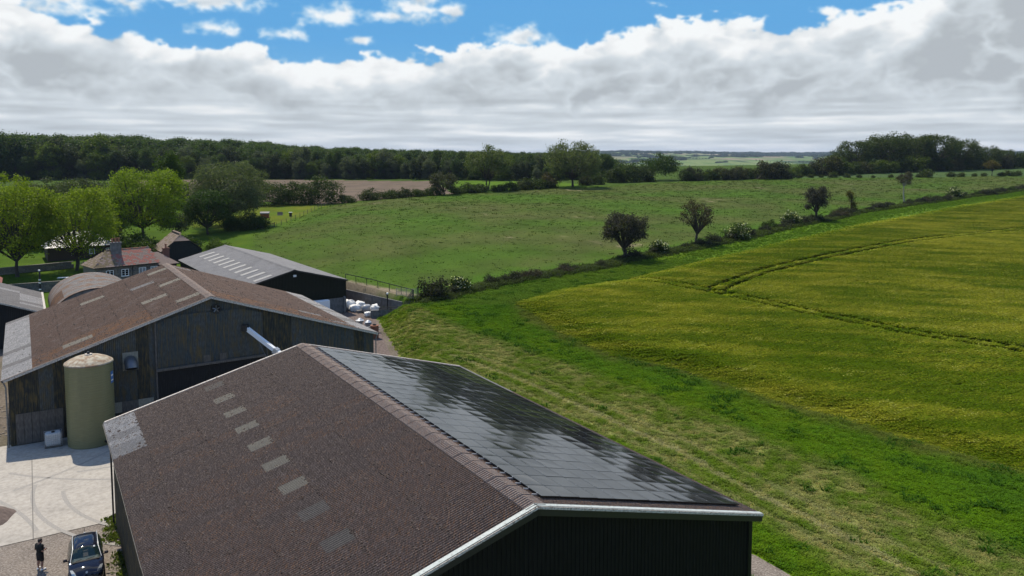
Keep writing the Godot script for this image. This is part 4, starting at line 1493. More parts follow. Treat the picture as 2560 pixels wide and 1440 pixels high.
func make_chimney(parent: Node3D, at: Vector3, size: Vector3, pots: int, m: Material) -> void:
	var c := part(parent, "chimney", box_mesh(size, 0.02), m, Transform3D(Basis(), at + Vector3(0, size.y * 0.5, 0)))
	part(c, "chimney_cap", box_mesh(Vector3(size.x + 0.16, 0.18, size.z + 0.16), 0.02), m, Transform3D(Basis(), Vector3(0, size.y * 0.5 - 0.05, 0)))
	for i in pots:
		var s := Shape.new()
		s.lathe(Vector3.ZERO, [[0.17, 0.0], [0.15, 0.55], [0.19, 0.6], [0.19, 0.7], [0.13, 0.7], [0.12, 0.2]], 12)
		part(c, "chimney_pot", s.mesh(), M.terracotta, Transform3D(Basis(), Vector3((i - (pots - 1) * 0.5) * size.x / pots, size.y * 0.5 + 0.04, 0)))


func make_cottages() -> void:
	var rng := RandomNumberGenerator.new()
	rng.seed = 606
	# red tiled stone cottage behind the mossy barn
	var l := 9.84
	var d := 5.84
	var ye := 5.2
	var yr := 7.57
	var i1 := 2.79
	var i2 := 0.3
	var t := thing("stone_cottage", "grey stone cottage with red and brown tiled hip roof and tall chimney", "cottage", Vector3(-67.29, 0, -124.06), 0.80)
	part(t, "roof_deck", hip_faces(l, d, ye, yr, i1, i2), M.tile_grey)
	# stone walls in courses
	var block := [box_mesh(Vector3(0.62, 0.30, 0.2), 0.02), box_mesh(Vector3(0.44, 0.30, 0.2), 0.02)]
	part(t, "wall", box_mesh(Vector3(l - 0.1, ye, d - 0.1)), M.stone, Transform3D(Basis(), Vector3(l * 0.5, ye * 0.5, -d * 0.5)))
	for r in 7:
		var x := 0.1 + (r % 2) * 0.25
		while x < l - 0.3:
			var k := rng.randi() % 2
			var wd: float = 0.62 if k == 0 else 0.44
			var clear := true
			for wx in [2.35, 4.75, 7.35, 9.15]:
				if absf(x + wd * 0.5 - wx) < 0.75 and r > 2 and r < 7:
					clear = false
			if clear:
				part(t, "stone_block", block[k], [M.stone, M.stone_b, M.wall_block][rng.randi() % 3], Transform3D(Basis(), Vector3(x + wd * 0.5, ye - 0.2 - (6 - r) * 0.32 - 0.1, -0.06)))
			x += wd + 0.02
	for wx in [[2.2, M.dark_glass, Vector2i(2, 3)], [4.55, M.dark_glass, Vector2i(2, 3)], [7.3, M.blue_glass, Vector2i(8, 6)], [9.2, M.blue_glass, Vector2i(8, 6)]]:
		casement(t, Vector3(wx[0], ye - 1.15, 0.06), 1.15, 1.15, wx[1], wx[2])
	var slope := Vector3(0, yr - ye, -(d * 0.5 + 0.3))
	var ls := slope.length()
	slope /= ls
	var n := Vector3(0, d * 0.5 + 0.3, yr - ye).normalized()
	var pick := func(x: float, y: float) -> Material:
		if x < 3.4 + rng.randf() * 1.2:
			return M.tile_moss if rng.randf() < 0.55 else M.tile_grey
		return M.tile_red if rng.randf() < 0.5 else M.tile_grey
	tile_plane(t, "roof_tile", Vector3(-0.3, ye, 0.3), Vector3.RIGHT, slope, n, func(x: float, y: float) -> bool: return x > y / ls * (i1 + 0.3) and x < l + 0.6 - y / ls * (i2 + 0.3) and y < ls, 0.42, 0.36, l + 0.6, ls, pick)
	var hs := Vector3(i1 + 0.3, yr - ye, 0)
	var lh := hs.length()
	hs /= lh
	var hn := Vector3(-(yr - ye), i1 + 0.3, 0).normalized()
	tile_plane(t, "hip_tile", Vector3(-0.3, ye, 0.3), Vector3.FORWARD, hs, hn, func(x: float, y: float) -> bool: return x > y / lh * (d * 0.5 + 0.3) and x < d + 0.6 - y / lh * (d * 0.5 + 0.3), 0.45, 0.42, d + 0.6, lh, func(_x: float, _y: float) -> Material: return M.tile_moss if rng.randf() < 0.7 else M.tile_grey)
	for i in 16:
		var sx := lerpf(i1, l - i2, (i + 0.5) / 16.0)
		part(t, "ridge_tile", rod([Vector3(sx - 0.21, yr + 0.02, -d * 0.5), Vector3(sx + 0.21, yr + 0.02, -d * 0.5)], 0.13), M.terracotta if i % 3 else M.tile_grey)
	part(t, "gutter", beam(Vector3(-0.3, ye - 0.05, 0.36), Vector3(l + 0.3, ye - 0.05, 0.36), 0.12, 0.1), M.black_metal)
	part(t, "downpipe", rod([Vector3(5.75, ye - 0.1, 0.3), Vector3(5.75, ye - 0.4, 0.1), Vector3(5.75, 0.3, 0.1)], 0.05), M.black_metal)
	make_chimney(t, Vector3(4.1, yr - 1.2, -d * 0.42), Vector3(1.5, 2.5, 0.9), 3, M.wall_block)
	# lower wing on its right
	var wl := 3.4
	part(t, "wing_wall", box_mesh(Vector3(wl, ye - 0.5, d - 1.0)), M.brick_dark, Transform3D(Basis(), Vector3(l + wl * 0.5, (ye - 0.5) * 0.5, -d * 0.5)))
	part(t, "wing_roof", hip_faces(wl, d - 0.6, ye - 0.45, yr - 0.9, -0.2, 2.2), M.tile_grey, Transform3D(Basis(), Vector3(l, 0, -0.3)))
	casement(t, Vector3(l + 1.6, ye - 1.3, -0.42), 1.0, 1.0, M.blue_glass, Vector2i(6, 5))
	make_chimney(t, Vector3(l + 2.6, ye - 0.6, -d * 0.5), Vector3(0.95, 2.6, 0.7), 1, M.brick)
	# black boarded barn with half hipped tiled roof behind it
	var b := thing("boarded_barn", "small black boarded barn with half hipped tiled roof behind the stone cottage", "barn", Vector3(-67.3, 0, -157.0), 0.6)
	b.position.y = height(-67.3, -157.0)
	var bw := 7.6
	var bl := 9.0
	var be := 2.3
	var br := 5.4
	var gable := [Vector3(-bw * 0.5, 0, 0), Vector3(-bw * 0.5, be, 0), Vector3(-1.3, br - 1.15, 0), Vector3(1.3, br - 1.15, 0), Vector3(bw * 0.5, be, 0), Vector3(bw * 0.5, 0, 0)]
	flat_wall(b, "gable_wall", gable, Vector3(0, 0, -0.15), M.black_board)
	for i in 18:
		var x := -bw * 0.5 + (i + 0.5) * bw / 18.0
		var top := minf(br - 1.2, br - (br - be) * absf(x) / (bw * 0.5) - 0.15)
		part(b, "board", box_mesh(Vector3(bw / 18.0 - 0.02, top, 0.04)), M.black_board, Transform3D(Basis(), Vector3(x, top * 0.5, 0.03)))
	for side in [-1, 1]:
		part(b, "side_wall", box_mesh(Vector3(0.15, be, bl)), M.black_board, Transform3D(Basis(), Vector3(side * (bw * 0.5 - 0.1), be * 0.5, -bl * 0.5)))
		var rs := Vector3(-side * (bw * 0.5 + 0.2), br - be + 0.15, 0)
		var rl := rs.length()
		rs /= rl
		var rn := Vector3(side * (br - be + 0.15), bw * 0.5 + 0.2, 0).normalized()
		var deck := Shape.new()
		var e0 := Vector3(side * (bw * 0.5 + 0.2), be - 0.15, 0.25)
		var e1 := Vector3(side * (bw * 0.5 + 0.2), be - 0.15, -bl)
		var top0 := Vector3(0, br, -1.2)
		var cut := Vector3(side * 1.45, br - 1.2, 0.25)
		if side < 0:
			deck.quad(e0, e1, Vector3(0, br, -bl), top0)
			deck.tri(e0, top0, cut)
		else:
			deck.quad(e1, e0, top0, Vector3(0, br, -bl))
			deck.tri(e0, cut, top0)
		part(b, "roof_deck", deck.mesh(), M.tile_grey)
		tile_plane(b, "roof_tile", e1, Vector3.BACK, rs, rn, func(x: float, y: float) -> bool: return x < bl + 0.2 - maxf(0.0, y / rl - 0.66) / 0.34 * 1.45, 0.55, 0.5, bl + 0.25, rl, func(_x: float, _y: float) -> Material: return M.tile_grey if rng.randf() < 0.7 else M.tile_moss)
	var hip := Shape.new()
	hip.tri(Vector3(-1.5, br - 1.22, 0.28), Vector3(0, br + 0.03, -1.2), Vector3(1.5, br - 1.22, 0.28))
	part(b, "hip_end", hip.mesh(), M.tile_grey)
	part(b, "end_wall", box_mesh(Vector3(bw - 0.3, be, 0.15)), M.black_board, Transform3D(Basis(), Vector3(0, be * 0.5, -bl + 0.1)))
	# slate roofed cottage among the trees
	var s := thing("slate_cottage", "brown cottage with bright slate roof half hidden under the lime trees", "cottage", Vector3(-94.0, 0, -155.5), 0.62)
	s.position.y = height(-90.0, -157.0)
	var sl := 12.6
	var sd := 7.4
	part(s, "wall", box_mesh(Vector3(sl - 0.6, 2.7, sd - 0.6)), M.brick_dark, Transform3D(Basis(), Vector3(sl * 0.5, 1.35, -sd * 0.5)))
	part(s, "roof_deck", hip_faces(sl, sd, 2.7, 5.4, 3.6, 3.6), M.slate)
	var ss := Vector3(0, 2.7, -(sd * 0.5 + 0.3))
	var sls := ss.length()
	tile_plane(s, "roof_slate", Vector3(-0.3, 2.7, 0.3), Vector3.RIGHT, ss / sls, Vector3(0, sd * 0.5 + 0.3, 2.7).normalized(), func(x: float, y: float) -> bool: return x > y / sls * 3.9 and x < sl + 0.6 - y / sls * 3.9 and y < sls, 0.7, 0.55, sl + 0.6, sls, func(_x: float, _y: float) -> Material: return M.slate)
	make_chimney(s, Vector3(9.0, 4.6, -sd * 0.5), Vector3(0.8, 2.4, 0.7), 1, M.brick_dark)
	for x in [8.2, 11.3, 5.0]:
		casement(s, Vector3(x, 1.55, -0.26), 1.0, 1.0, M.dark_glass, Vector2i(4, 3))
	# corner of another tiled roof at the edge of the yard
	var r := thing("tiled_outbuilding", "red tiled outbuilding roof corner next to the pale roofed barn", "outbuilding", Vector3(-88.6, 0, -118.5), 0.56)
	part(r, "wall", box_mesh(Vector3(7.6, 3.0, 5.6)), M.stone, Transform3D(Basis(), Vector3(4, 1.5, -3)))
	part(r, "roof_deck", hip_faces(8.0, 6.0, 3.0, 5.4, 2.5, 2.5), M.tile_red)
	var os := Vector3(0, 2.4, -3.3)
	var ol := os.length()
	tile_plane(r, "roof_tile", Vector3(-0.3, 3.0, 0.3), Vector3.RIGHT, os / ol, Vector3(0, 3.3, 2.4).normalized(), func(x: float, y: float) -> bool: return x > y / ol * 2.8 and x < 8.6 - y / ol * 2.8 and y < ol, 0.45, 0.4, 8.6, ol, func(_x: float, _y: float) -> Material: return M.tile_red if rng.randf() < 0.7 else M.tile_grey)
	# stone garden wall and a lower block wall, in lengths of stones
	stone_wall("garden_wall", "long dark stone garden wall under the lime trees", Vector3(-101, 0, -139), Vector3(-85.5, 0, -150), 1.3, 0.45, M.stone, rng)
	stone_wall("garden_wall", "short stone wall beside the pale garden gate", Vector3(-80.5, 0, -152.5), Vector3(-74.5, 0, -147.5), 1.2, 0.45, M.stone_b, rng)
	stone_wall("block_wall", "low grey block wall behind the pale roofed barn", Vector3(-90, 0, -126), Vector3(-76, 0, -134.5), 1.5, 0.3, M.wall_block, rng)
	# small garden gate
	var g := thing("garden_gate", "pale wooden five bar gate between two stone walls", "gate", on_land(-85, -150.4), -0.45)
	for k in 5:
		part(g, "gate_bar", box_mesh(Vector3(3.8, 0.1, 0.04)), M.wood_pale, Transform3D(Basis(), Vector3(2.0, 0.25 + k * 0.22, 0)))
	for x in [0.1, 2.0, 3.9]:
		part(g, "gate_post", box_mesh(Vector3(0.12, 1.35, 0.12)), M.wood_pale, Transform3D(Basis(), Vector3(x, 0.67, 0)))
	part(g, "gate_brace", beam(Vector3(0.15, 0.3, 0.05), Vector3(2.0, 1.1, 0.05), 0.03, 0.08), M.wood_pale)
	# odds and ends by the hut
	var tb := thing("garden_table", "small white topped table behind the arched hut", "table", on_land(-81.5, -139.5), 0.3)
	part(tb, "tabletop", box_mesh(Vector3(1.7, 0.07, 1.1), 0.02), M.white_paint, Transform3D(Basis(), Vector3(0, 1.3, 0)))
	for x in [-0.7, 0.7]:
		for z in [-0.4, 0.4]:
			part(tb, "leg", box_mesh(Vector3(0.07, 1.27, 0.07)), M.wood_pale, Transform3D(Basis(), Vector3(x, 0.635, z)))
	var br2 := Shape.new()
	br2.lathe(Vector3.ZERO, [[0.0, 0.0], [0.36, 0.0], [0.4, 0.3], [0.4, 0.75], [0.36, 1.0], [0.0, 1.0]], 16)
	var barrel := part(self, "water_barrel", br2.mesh(), M.plastic_blue, Transform3D(Basis(), on_land(-80.6, -127.4)))
	tag(barrel, "blue plastic barrel against the low grey block wall", "barrel")
	var pole := thing("flue_pole", "thin black pole with white fittings behind the pale roofed barn", "pole", on_land(-79.0, -128.6))
	part(pole, "shaft", rod([Vector3.ZERO, Vector3(0, 4.2, 0)], 0.13), M.black_metal)
	for y in [4.2, 2.6, 2.1, 1.0]:
		part(pole, "fitting", box_mesh(Vector3(0.3, 0.24, 0.3), 0.05), M.white_paint, Transform3D(Basis(), Vector3(0, y, 0.05)))


func stone_wall(called: String, label: String, a: Vector3, b: Vector3, tall: float, thick: float, m: Material, rng: RandomNumberGenerator) -> void:
	var t := thing(called, label, "wall", on_land(a.x, a.z))
	var d := Vector2(b.x - a.x, b.z - a.z)
	var len := d.length()
	t.rotation.y = -d.angle()
	var base := height(a.x, a.z)
	var drop := height(b.x, b.z) - base
	var shapes := [box_mesh(Vector3(0.92, 0.42, thick), 0.035), box_mesh(Vector3(0.66, 0.42, thick * 0.94), 0.035), box_mesh(Vector3(0.78, 0.42, thick * 1.05), 0.04)]
	var wide := [0.92, 0.66, 0.78]
	var r := 0
	var y := 0.0
	while y < tall - 0.05:
		var x := 0.0
		while x < len - 0.3:
			var k := rng.randi() % 3
			part(t, "stone", shapes[k], m if rng.randf() < 0.75 else M.stone_b, Transform3D(Basis(), Vector3(x + wide[k] * 0.5, y + 0.1 + drop * x / len, 0)))
			x += wide[k] + 0.02
		y += 0.44
		r += 1
	part(t, "coping", beam(Vector3(0, y - 0.06, 0), Vector3(len, y - 0.06 + drop, 0), thick + 0.1, 0.1), M.stone_b)


# ---------- things in the yard
func make_yard_things() -> void:
	var rng := RandomNumberGenerator.new()
	rng.seed = 707
	# liquid tank: ribbed shell, domed lid, stickers
	var t := thing("storage_tank", "tall olive yellow ribbed storage tank with domed lid by the stained gable", "tank", Vector3(-34.15, 0.045, -61.45))
	var s := Shape.new()
	var prof := []
	for k in 66:
		prof.append([1.72 + (0.014 if k % 2 else 0.0), k * 0.1])
	s.lathe(Vector3.ZERO, prof, 48)
	part(t, "shell", s.mesh(), M.tank)
	var lid := Shape.new()
	lid.lathe(Vector3(0, 6.5, 0), [[1.72, 0.0], [1.78, 0.03], [1.75, 0.12], [1.45, 0.32], [1.0, 0.52], [0.5, 0.64], [0.28, 0.67], [0.28, 0.67]], 48)
	part(t, "lid", lid.mesh(), M.tank_top)
	var hatch := Shape.new()
	hatch.lathe(Vector3(0, 7.15, 0), [[0.28, 0.0], [0.28, 0.09], [0.0, 0.1]], 20)
	part(t, "hatch", hatch.mesh(), M.fascia_old)
	var knob := Shape.new()
	knob.lathe(Vector3(0, 7.24, 0), [[0.1, 0.0], [0.12, 0.08], [0.08, 0.18], [0.0, 0.2]], 12)
	part(t, "vent_cap", knob.mesh(), M.black_metal)
	curved_label(t, -0.12, 5.3, 0.5, 0.95, M.label_blue)
	curved_label(t, -0.12, 5.45, 0.42, 0.14, M.label_white, 0.008)
	curved_label(t, -0.12, 5.05, 0.42, 0.1, M.label_white, 0.008)
	curved_label(t, 0.35, 1.55, 0.42, 0.32, M.label_white)
	curved_label(t, 0.35, 1.64, 0.36, 0.08, M.label_blue, 0.008)
	part(t, "outlet_pipe", rod([Vector3(1.5, 0.35, 0.8), Vector3(1.95, 0.35, 1.05), Vector3(1.95, 0.1, 1.05)], 0.09), M.black_metal)
	# caged liquid container
	var c := thing("caged_container", "white plastic bulk container in a wire cage by the pale boards", "container", Vector3(-36.75, 0.045, -60.55), 0.5637)
	part(c, "pallet", box_mesh(Vector3(1.2, 0.14, 1.0), 0.02), M.wood, Transform3D(Basis(), Vector3(0, 0.07, 0)))
	part(c, "bottle", box_mesh(Vector3(1.1, 0.95, 0.92), 0.08), M.bag, Transform3D(Basis(), Vector3(0, 0.63, 0)))
	var cage := Shape.new()
	for k in 7:
		var y := 0.18 + k * 0.155
		for e in [-1, 1]:
			cage.box(Vector3(0, y, e * 0.5), Vector3(1.2, 0.022, 0.022))
			cage.box(Vector3(e * 0.6, y, 0), Vector3(0.022, 0.022, 1.0))
	for k in 9:
		for e in [-1, 1]:
			cage.box(Vector3(-0.6 + k * 0.15, 0.62, e * 0.5), Vector3(0.022, 0.95, 0.022))
			cage.box(Vector3(e * 0.6, 0.62, -0.5 + k * 0.125), Vector3(0.022, 0.95, 0.022))
	part(c, "cage", cage.mesh(), M.galvanised)
	var cap := Shape.new()
	cap.lathe(Vector3(0, 1.1, 0), [[0.13, 0.0], [0.13, 0.08], [0.0, 0.09]], 14)
	part(c, "filler_cap", cap.mesh(), M.black_metal)
	# water butt and pump by the barn corner
	var wb := thing("water_butt", "dark green water butt between the tank and the barn corner", "water butt", Vector3(-30.5, 0.045, -62.0))
	var wbs := Shape.new()
	wbs.lathe(Vector3.ZERO, [[0.55, 0.0], [0.62, 0.6], [0.66, 1.3], [0.6, 1.9], [0.45, 2.15], [0.0, 2.2]], 24)
	part(wb, "drum", wbs.mesh(), M.plastic_green)
	var wbl := Shape.new()
	wbl.lathe(Vector3(0, 2.12, 0), [[0.3, 0.0], [0.3, 0.12], [0.0, 0.13]], 16)
	part(wb, "lid", wbl.mesh(), M.black_metal)
	var pump := thing("pump_set", "small dark pump with pipes at the foot of the tank", "pump", Vector3(-31.7, 0.045, -60.5), 0.3)
	part(pump, "base", box_mesh(Vector3(0.9, 0.12, 0.6), 0.02), M.wall_block, Transform3D(Basis(), Vector3(0, 0.06, 0)))
	part(pump, "motor", rod([Vector3(-0.35, 0.36, 0), Vector3(0.15, 0.36, 0)], 0.2, 14), M.black_metal)
	part(pump, "housing", box_mesh(Vector3(0.3, 0.5, 0.4), 0.05), M.grey_metal, Transform3D(Basis(), Vector3(0.3, 0.36, 0)))
	part(pump, "pipe", rod([Vector3(0.3, 0.5, 0), Vector3(0.3, 0.9, 0), Vector3(0.6, 0.95, 0.1)], 0.05), M.black_metal)
	# earth heap at the edge of the concrete
	var heap := Shape.new()
	var rings := []
	for k in 9:
		var f := k / 8.0
		var ring := PackedVector3Array()
		for q in 32:
			var a := TAU * q / 32
			var rr := (1.0 - f) * 2.3 * (1.0 + 0.16 * noise_b.get_noise_2d(cos(a) * 1.4, sin(a) * 1.4 + 3.0)) + 0.02
			ring.append(Vector3(cos(a) * rr, 0.75 * (1.0 - pow(1.0 - f, 1.6)) + 0.10 * noise_a.get_noise_2d(cos(a) * rr * 1.6 + 7.0, sin(a) * rr * 1.6) * f, sin(a) * rr))
		rings.append(ring)
	heap.loft(rings, false, true)
	var hp := part(self, "earth_heap", heap.mesh(), M.brown_yard, Transform3D(Basis(), Vector3(-34.4, 0.05, -47.6)))
	tag(hp, "low heap of dark brown earth on the pale concrete", "heap")
	# grain conveyor between the two barns: a square white duct on a lattice
	var cv := thing("grain_conveyor", "white square grain conveyor sloping down from the stained gable", "conveyor", Vector3(-24.4, 0, -69.8))
	var a := Vector3(-24.40, 7.55, -69.84) - cv.position
	var b := Vector3(-19.6, 4.55, -68.2) - cv.position
	part(cv, "duct", beam(a, a.lerp(b, 0.62), 0.34, 0.34), M.white_metal)
	part(cv, "duct", beam(a.lerp(b, 0.64), b, 0.38, 0.38), M.white_metal)
	part(cv, "joint_flange", beam(a.lerp(b, 0.60), a.lerp(b, 0.66), 0.5, 0.5), M.galvanised)
	part(cv, "head_box", box_mesh(Vector3(0.55, 0.6, 0.55), 0.04), M.black_metal, Transform3D(Basis(), a + Vector3(-0.05, 0, 0)))
	for k in 4:
		var f := 0.2 + k * 0.24
		var p := a.lerp(b, f)
		part(cv, "brace", rod([p, Vector3(a.lerp(b, 0.45).x, 4.4, p.z)], 0.025, 6), M.grey_metal)
	part(cv, "leg", rod([b, Vector3(b.x, 0, b.z)], 0.06, 8), M.grey_metal)
	part(cv, "leg", rod([Vector3(a.lerp(b, 0.45).x, 4.4, 0.9), Vector3(a.lerp(b, 0.45).x, 0, 0.9)], 0.06, 8), M.grey_metal)
	# rubble and sand beside the mossy barn's left side
	var st := Shape.new()
	st.lathe(Vector3.ZERO, [[0.0, 0.5], [0.35, 0.4], [0.5, 0.05], [0.42, -0.3], [0.0, -0.4]], 7)
	var stones := []
	for i in 420:
		var p := Vector3(-43.5 + rng.randf_range(-4, 2.2), 0, -62.5 - rng.randf() * 14.0)
		var k := rng.randf_range(0.06, 0.34)
		stones.append(Transform3D(Basis().rotated(Vector3.UP, rng.randf() * TAU).scaled(Vector3(k, k * 0.6, k * 1.2)), p))
	var rub := scatter(self, "rubble", st.mesh(), M.gravel, stones)
	tag(rub, "scattered sandy rubble beside the mossy barn", "rubble")
	# weeds along the barn foot
	for i in 13:
		var f := i / 12.0
		var p := Vector3(lerpf(-25.6, -20.4, f) + rng.randf_range(-0.35, 0.25), 0.02, lerpf(-48.0, -39.6, f) + rng.randf_range(-0.4, 0.4))
		var w := part(self, "weed_clump", weed_mesh(rng, rng.randf_range(0.25, 0.6)), M.leaf, Transform3D(Basis(), p))
		tag(w, "green weed clump in the gravel along the barn's left wall", "weed", "weeds along the barn wall")


func curved_label(t: Node3D, turn: float, y: float, wide: float, tall: float, m: Material, lift := 0.0) -> void:
	var s := Shape.new()
	var r := 1.742 + lift
	for k in 6:
		var a0 := turn + (k / 6.0 - 0.5) * wide / r
		var a1 := turn + ((k + 1) / 6.0 - 0.5) * wide / r
		s.quad(Vector3(cos(a0) * r, y - tall * 0.5, sin(a0) * r), Vector3(cos(a0) * r, y + tall * 0.5, sin(a0) * r), Vector3(cos(a1) * r, y + tall * 0.5, sin(a1) * r), Vector3(cos(a1) * r, y - tall * 0.5, sin(a1) * r))
	part(t, "label", s.mesh(), m)


func weed_mesh(rng: RandomNumberGenerator, size: float) -> ArrayMesh:
	var s := Shape.new()
	for i in 90:
		var a := rng.randf() * TAU
		var o := Vector3(rng.randfn(0, 0.45), 0, rng.randfn(0, 0.45)) * size
		var d := Vector3(cos(a) * 0.7, rng.randf_range(0.3, 1.1), sin(a) * 0.7).normalized()
		var l := size * rng.randf_range(0.25, 0.6)
		var side := d.cross(Vector3(rng.randfn(), rng.randfn(), rng.randfn())).normalized() * l * 0.28
		s.col = Color(0.085, 0.12, 0.025).lerp(Color(0.15, 0.17, 0.05), rng.randf())
		s.quad(o, o + d * l * 0.5 + side, o + d * l, o + d * l * 0.5 - side)
	return s.mesh()


# ---------- the sunken yard beyond the mossy barn
func lump(rng: RandomNumberGenerator, size: Vector3, rough: float, sides := 18, rows := 10) -> ArrayMesh:
	var s := Shape.new()
	var off := Vector3(rng.randf() * 50, rng.randf() * 50, rng.randf() * 50)
	var rings := []
	for r in rows + 1:
		var v := PI * r / rows
		var ring := PackedVector3Array()
		for q in sides:
			var a := TAU * q / sides
			var d := Vector3(cos(a) * sin(v), -cos(v), sin(a) * sin(v))
			var e := Vector3(signf(d.x) * pow(absf(d.x), 0.7), signf(d.y) * pow(absf(d.y), 0.75), signf(d.z) * pow(absf(d.z), 0.7))
			var k := 1.0 + rough * noise_a.get_noise_3d(d.x * 1.6 + off.x, d.y * 1.6 + off.y, d.z * 1.6 + off.z)
			ring.append(Vector3(e.x * size.x, maxf(e.y * size.y * k, -size.y) + size.y, e.z * size.z) * Vector3(k, 1, k) * 0.5)
		rings.append(ring)
	s.loft(rings, false, false)
	return s.mesh()


func make_pocket_things() -> void:
	var rng := RandomNumberGenerator.new()
	rng.seed = 808
	# retaining wall of concrete panels behind the pocket
	var t := thing("retaining_wall", "grey concrete panel retaining wall below the meadow bank", "wall", Vector3(-16.2, 0, -111.6))
	var d := Vector2(-10.6, -10.9)
	t.rotation.y = -d.angle()
	for i in 6:
		part(t, "concrete_panel", box_mesh(Vector3(2.5, 2.1, 0.2), 0.015), M.wall_block, Transform3D(Basis().rotated(Vector3.UP, rng.randf_range(-0.01, 0.01)), Vector3(1.26 + i * 2.53, 1.05, 0)))
	# bulk bags
	var bags := [[Vector3(-24.9, 0.03, -116.2), Vector3(1.9, 1.5, 1.5), "creased white bulk bag slumped against the barn corner"], [Vector3(-23.3, 0.03, -116.6), Vector3(2.2, 1.2, 1.5), "long white bulk bag lying before the retaining wall"], [Vector3(-23.7, 0.03, -115.0), Vector3(1.8, 1.0, 1.4), "round white bulk bag in front of the other bags"], [Vector3(-20.3, 0.03, -112.6), Vector3(1.3, 1.5, 1.1), "tall white bulk bag folded over the concrete block"], [Vector3(-21.0, 0.03, -111.0), Vector3(1.2, 0.75, 1.0), "small crumpled white bag on the brown floor"]]
	for b in bags:
		var o := part(self, "bulk_bag", lump(rng, b[1], 0.45), M.bag, Transform3D(Basis().rotated(Vector3.UP, rng.randf() * 3.0), b[0]))
		tag(o, b[2], "bag", "bulk bags in the sunken yard")
	var bale := part(self, "wrapped_bale", lump(rng, Vector3(1.5, 1.25, 1.3), 0.08), M.bale, Transform3D(Basis().rotated(Vector3.UP, 0.4), Vector3(-21.8, 0.03, -113.9)))
	tag(bale, "dark grey plastic wrapped bale among the white bags", "bale")
	var slab := part(self, "concrete_block", box_mesh(Vector3(1.0, 0.4, 0.6), 0.03), M.wall_block, Transform3D(Basis().rotated(Vector3.UP, 0.5), Vector3(-22.8, 0.22, -113.9)))
	tag(slab, "low pale concrete block on the brown floor before the bale", "block")
	var tr := thing("concrete_trough", "long grey concrete block wall end beside the wooden fence", "wall", Vector3(-20.3, 0, -110.2), 0.25)
	for i in 2:
		part(tr, "concrete_panel", box_mesh(Vector3(1.3, 1.15, 0.5), 0.03), M.wall_block, Transform3D(Basis(), Vector3(0.4 + i * 1.33, 0.57, 0)))
	# white capped post
	var post := thing("capped_post", "black post with a white cap before the retaining wall", "post", Vector3(-18.6, 0.0, -113.2))
	part(post, "shaft", rod([Vector3.ZERO, Vector3(0, 2.9, 0)], 0.1), M.black_metal)
	var cap := Shape.new()
	cap.lathe(Vector3(0, 2.9, 0), [[0.12, 0.0], [0.17, 0.08], [0.15, 0.24], [0.0, 0.3]], 12)
	part(post, "cap", cap.mesh(), M.white_paint)
	# two feed hopper cowls, a rusty drum and planks by the mossy barn's far side
	for k in 2:
		var p: Vector3 = [Vector3(-20.7, 0, -103.2), Vector3(-19.35, 0, -101.9)][k]
		var v := thing("roof_ventilator", ["silver ventilator with a crumpled white conical hood", "grey ventilator drum with a neat conical hood"][k], "ventilator", p, k * 0.5, "ventilators behind the mossy barn")
		var drum := Shape.new()
		drum.lathe(Vector3.ZERO, [[0.36, 0.0], [0.36, 0.85], [0.5, 0.95], [0.5, 1.02], [0.33, 1.04], [0.3, 0.6]], 20)
		part(v, "drum", drum.mesh(), M.bale)
		var hood := Shape.new()
		hood.lathe(Vector3(0, 1.18, 0), [[0.48 + 0.1 * (1 - k), 0.0], [0.46, 0.03], [0.18, 0.26], [0.0, 0.34]], 16)
		part(v, "hood", hood.mesh(), M.galvanised)
		for e in 3:
			part(v, "stay", rod([Vector3(cos(e * TAU / 3) * 0.44, 1.0, sin(e * TAU / 3) * 0.44), Vector3(cos(e * TAU / 3) * 0.44, 1.22, sin(e * TAU / 3) * 0.44)], 0.025, 6), M.black_metal)
	var dr := thing("rusty_drum", "rust red open drum with a black collar behind the mossy barn's eave", "drum", Vector3(-17.75, 0.0, -97.7))
	var ds := Shape.new()
	ds.lathe(Vector3.ZERO, [[0.52, 0.0], [0.52, 1.6], [0.56, 1.63], [0.56, 1.68], [0.24, 1.7]], 28)
	part(dr, "drum", ds.mesh(), M.rusty)
	var dc := Shape.new()
	dc.lathe(Vector3(0, 1.68, 0), [[0.24, 0.0], [0.24, 0.14], [0.19, 0.14], [0.19, -0.3], [0.0, -0.3]], 20)
	part(dr, "collar", dc.mesh(), M.black_metal)
	var pb := thing("plank_stack", "stack of pale planks beside the rusty drum", "planks", Vector3(-18.8, 0.0, -100.5), 0.4)
	for i in 6:
		part(pb, "plank", box_mesh(Vector3(2.4, 0.07, 0.24), 0.01), M.wood_pale, Transform3D(Basis().rotated(Vector3.UP, rng.randf_range(-0.12, 0.12)), Vector3(rng.randf_range(-0.2, 0.2), 0.05 + i * 0.08 + 0.4, rng.randf_range(-0.2, 0.2))))
	for x in [-0.8, 0.8]:
		part(pb, "bearer", box_mesh(Vector3(0.3, 0.42, 0.6)), M.wall_block, Transform3D(Basis(), Vector3(x, 0.2, 0)))
	# trailer wheel and side showing in the barn mouth
	var v2 := thing("white_trailer", "white sided trailer with a black tyre parked under the grey roofed barn gable", "trailer", Vector3(-28.6, 0, -110.6), 0.6)
	part(v2, "body", box_mesh(Vector3(4.2, 1.9, 0.9), 0.08), M.white_metal, Transform3D(Basis(), Vector3(0, 1.45, 0)))
	var ty := Shape.new()
	ty.lathe(Vector3.ZERO, [[0.3, -0.16], [0.55, -0.15], [0.6, -0.08], [0.6, 0.08], [0.55, 0.15], [0.3, 0.16]], 22)
	var wheel := part(v2, "tyre", ty.mesh(), M.black_metal, Transform3D(Basis(Vector3.RIGHT, Vector3.BACK, Vector3.UP), Vector3(0.9, 0.6, 0.55)))
	var rim := Shape.new()
